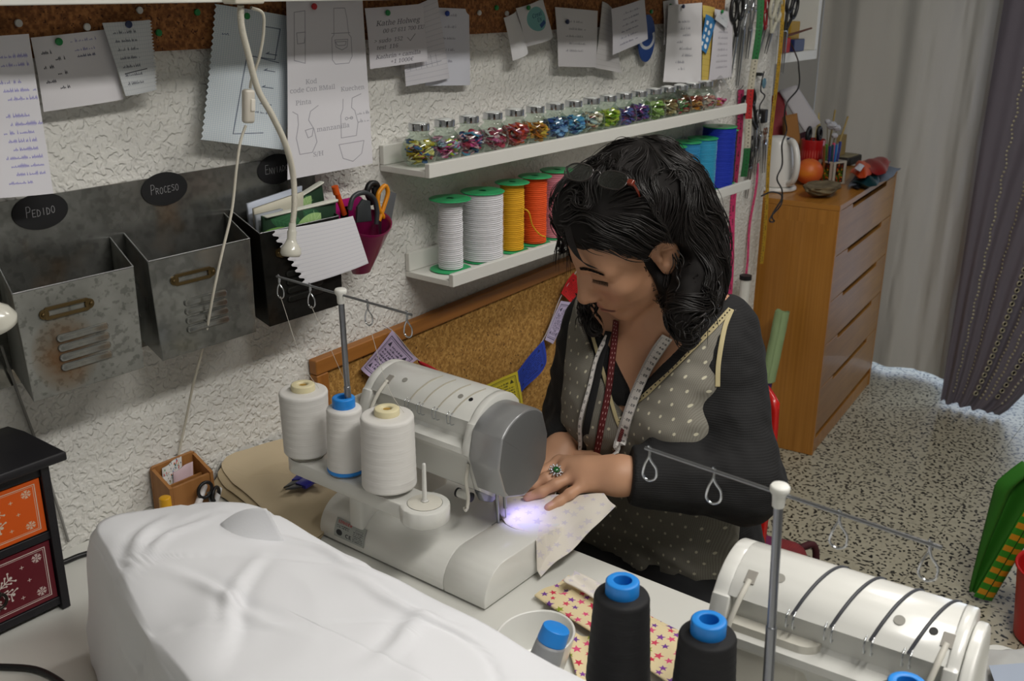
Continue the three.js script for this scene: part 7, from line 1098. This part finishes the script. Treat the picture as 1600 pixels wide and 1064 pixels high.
{
  const w = thing('curtain', 'sheer grey curtain with mirror sequin stripes at the right edge', 'curtain'), gm = mat('#77717c', 0.85, 0, { transmission: 0.25, thickness: 0 });
  const f = (u, v) => { const y = 2.3 - v * 2.285, w2 = 0.19 + 0.75 * Math.pow(Math.max(0, y) / 2.3, 0.6) * (1 - 0.2 * v), z = 0.45 + u * w2; return V(4.05 + 0.015 * Math.sin(u * 24 + 3 * n3(u * 5, v * 3, 1, 8)) * (0.45 + 0.55 * (1 - v)) + 0.006 * Math.sin(u * 53 + 4 * v + 4 * n3(u * 7, v * 4, 2, 9)), Math.max(0.006, y + (v > 0.985 ? 0.006 * Math.sin(u * 30) : 0)), z); };
  part('cloth', sheet(f, 160, 80, 0.001), gm, w); part('rod', rod(V(4.05, 2.31, 0.3), V(4.05, 2.31, 2.2), 0.012, 14), M.steel, w);
  const rings = [], dots = [], on = (u, v) => { const p = f(u, v), a = f(u + 0.004, v).sub(p), n = V(0, 1, 0).cross(a).normalize(); if (n.x > 0) n.negate(); return [p.addScaledVector(n, 0.0022), n]; };
  const put = (list, g, u, v) => { const [p, n] = on(u, v), q = g.clone(); q.applyQuaternion(new THREE.Quaternion().setFromUnitVectors(V(0, 0, 1), n)); q.translate(p.x, p.y, p.z); list.push(q); };
  const ring = new THREE.TorusGeometry(0.0085, 0.003, 6, 14), disc = new THREE.CircleGeometry(0.006, 10), sm = new THREE.SphereGeometry(0.005, 8, 5); sm.scale(1, 1, 0.4);
  for (const u of [0.46, 0.74]) for (let i = 0; i < 62; i++) { put(rings, ring, u, 0.25 + i * 0.0118); put(dots, disc, u, 0.25 + i * 0.0118); }
  for (const u of [0.16, 0.3, 0.56, 0.64, 0.86]) for (let i = 0; i < 105; i++) put(rings, sm, u + 0.006 * Math.sin(i), 0.28 + i * 0.0067);
  const st = part('sequins', rings, mat('#b3ac96', 0.35, 0.4), w, 'rows of mirror sequins'); st.userData.kind = 'stuff'; const s2 = part('mirrors', dots, mat('#2c2c30', 0.15, 0.7), w); s2.userData.kind = 'stuff';
}
{ // folded green umbrella leaning at the right edge, red bucket behind it
  const a = V(2.705, 0.012, 0.945), b = onY(1640, 735, 0.42), u0 = thing('umbrella', 'folded green umbrella with rows of yellow checks leaning at the right edge', 'umbrella'), d = b.clone().sub(a), e1 = V(0.35, 0, 0.6).normalize(), e2 = d.clone().normalize().cross(e1).normalize();
  const t = canvasTex(128, 512, (x, w, h) => { fill(x, w, h, '#2f8a18'); x.fillStyle = '#cf8f14'; for (let j = 0; j < 8; j++) for (const k of [0, 1]) x.fillRect(4 + k * 64, 8 + j * 64 + k * 6, 56, 30); x.fillStyle = '#0c2408'; x.fillRect(61, 0, 6, h); });
  const lat = d.clone().normalize().cross(F).normalize(), nv = lat.clone().cross(d).normalize(); if (lat.dot(RT) < 0) lat.negate(); if (nv.dot(F) > 0) nv.negate();
  part('checked_band', sheet((u, v) => a.clone().addScaledVector(d, 0.01 + v * 0.72).addScaledVector(lat, (u - 0.5) * 0.05 + 0.008).addScaledVector(nv, 0.004 * Math.sin(Math.PI * u) + 0.02), 8, 24, 0.004), mat('#ffffff', 0.6, 0, { map: t }), u0);
  part('canopy', sheet((u, v) => { const w = 0.014 + 0.095 * v ** 0.9 * Math.min(1, (1.15 - v) * 3); return a.clone().addScaledVector(d, 0.015 + v * 0.985).addScaledVector(lat, -0.01 - u * w).addScaledVector(nv, 0.016 * Math.sin(u * 9 + v) * (0.4 + v)); }, 24, 24, 0.006), mat('#276f14', 0.65), u0);
  part('shaft', rod(a, a.clone().addScaledVector(d, 1.25), 0.005, 10), M.darkSteel, u0); part('runner', rod(a.clone().addScaledVector(d, 0.8), a.clone().addScaledVector(d, 0.95), 0.02, 14), mat('#4fa08a', 0.4), u0);
  const r = thing('bucket', 'red plastic bucket just cut off by the right edge', 'bucket'); part('body', lathe([[0.0001, 0.003], [0.085, 0.003], [0.09, 0.008], [0.11, 0.2], [0.116, 0.203], [0.113, 0.208], [0.105, 0.2], [0.086, 0.012], [0.0001, 0.011]], 2.62, 0, 1.15, 44), M.red, r); part('handle', tube([V(2.52, 0.195, 1.15), V(2.56, 0.26, 1.215), V(2.62, 0.285, 1.255), V(2.68, 0.26, 1.215), V(2.72, 0.195, 1.15)], 0.003, 30, 8), M.steel, r);
  const s = thing('stool', 'low white stool at the bottom right corner under a white cloth', 'stool'); part('seat', ext(rr(1.62, 1.92, 1.12, 1.42, 0.03), 0.02, 0.004).translate(0, 0.36, 0), M.white, s); for (const [x, z] of [[1.66, 1.16], [1.88, 1.16], [1.66, 1.38], [1.88, 1.38]]) part('leg', rod(V(x, 0.002, z), V(x, 0.36, z), 0.014, 14), M.white, s);
  const g = net((x, y, z) => { const q = ell(x, y, z, 1.8, 0.39, 1.2, 0.11, 0.03, 0.08); return Math.max(q + 0.02 * (n3(x * 30, y * 30, z * 30, 5) - 0.5), 0.3815 - y); }, V(1.66, 0.37, 1.08), V(1.94, 0.45, 1.34), 0.006); solo('white_cloth', 'crumpled white cloth on the low stool in the bottom right corner', 'cloth', g, mat('#b9bab8', 0.85));
  const Q = [onY(1545, 1040, 0.432), onY(1600, 1036, 0.432), onY(1660, 1100, 0.432), onY(1570, 1110, 0.432)]; solo('blue_paper', 'pale blue paper on the white cloth in the bottom right corner', 'paper', sheet((u, v) => bil(Q, u, v), 4, 4, 0.001), mat('#a9b4c6', 0.7));
}
rebase();
renderer.render(scene, camera);
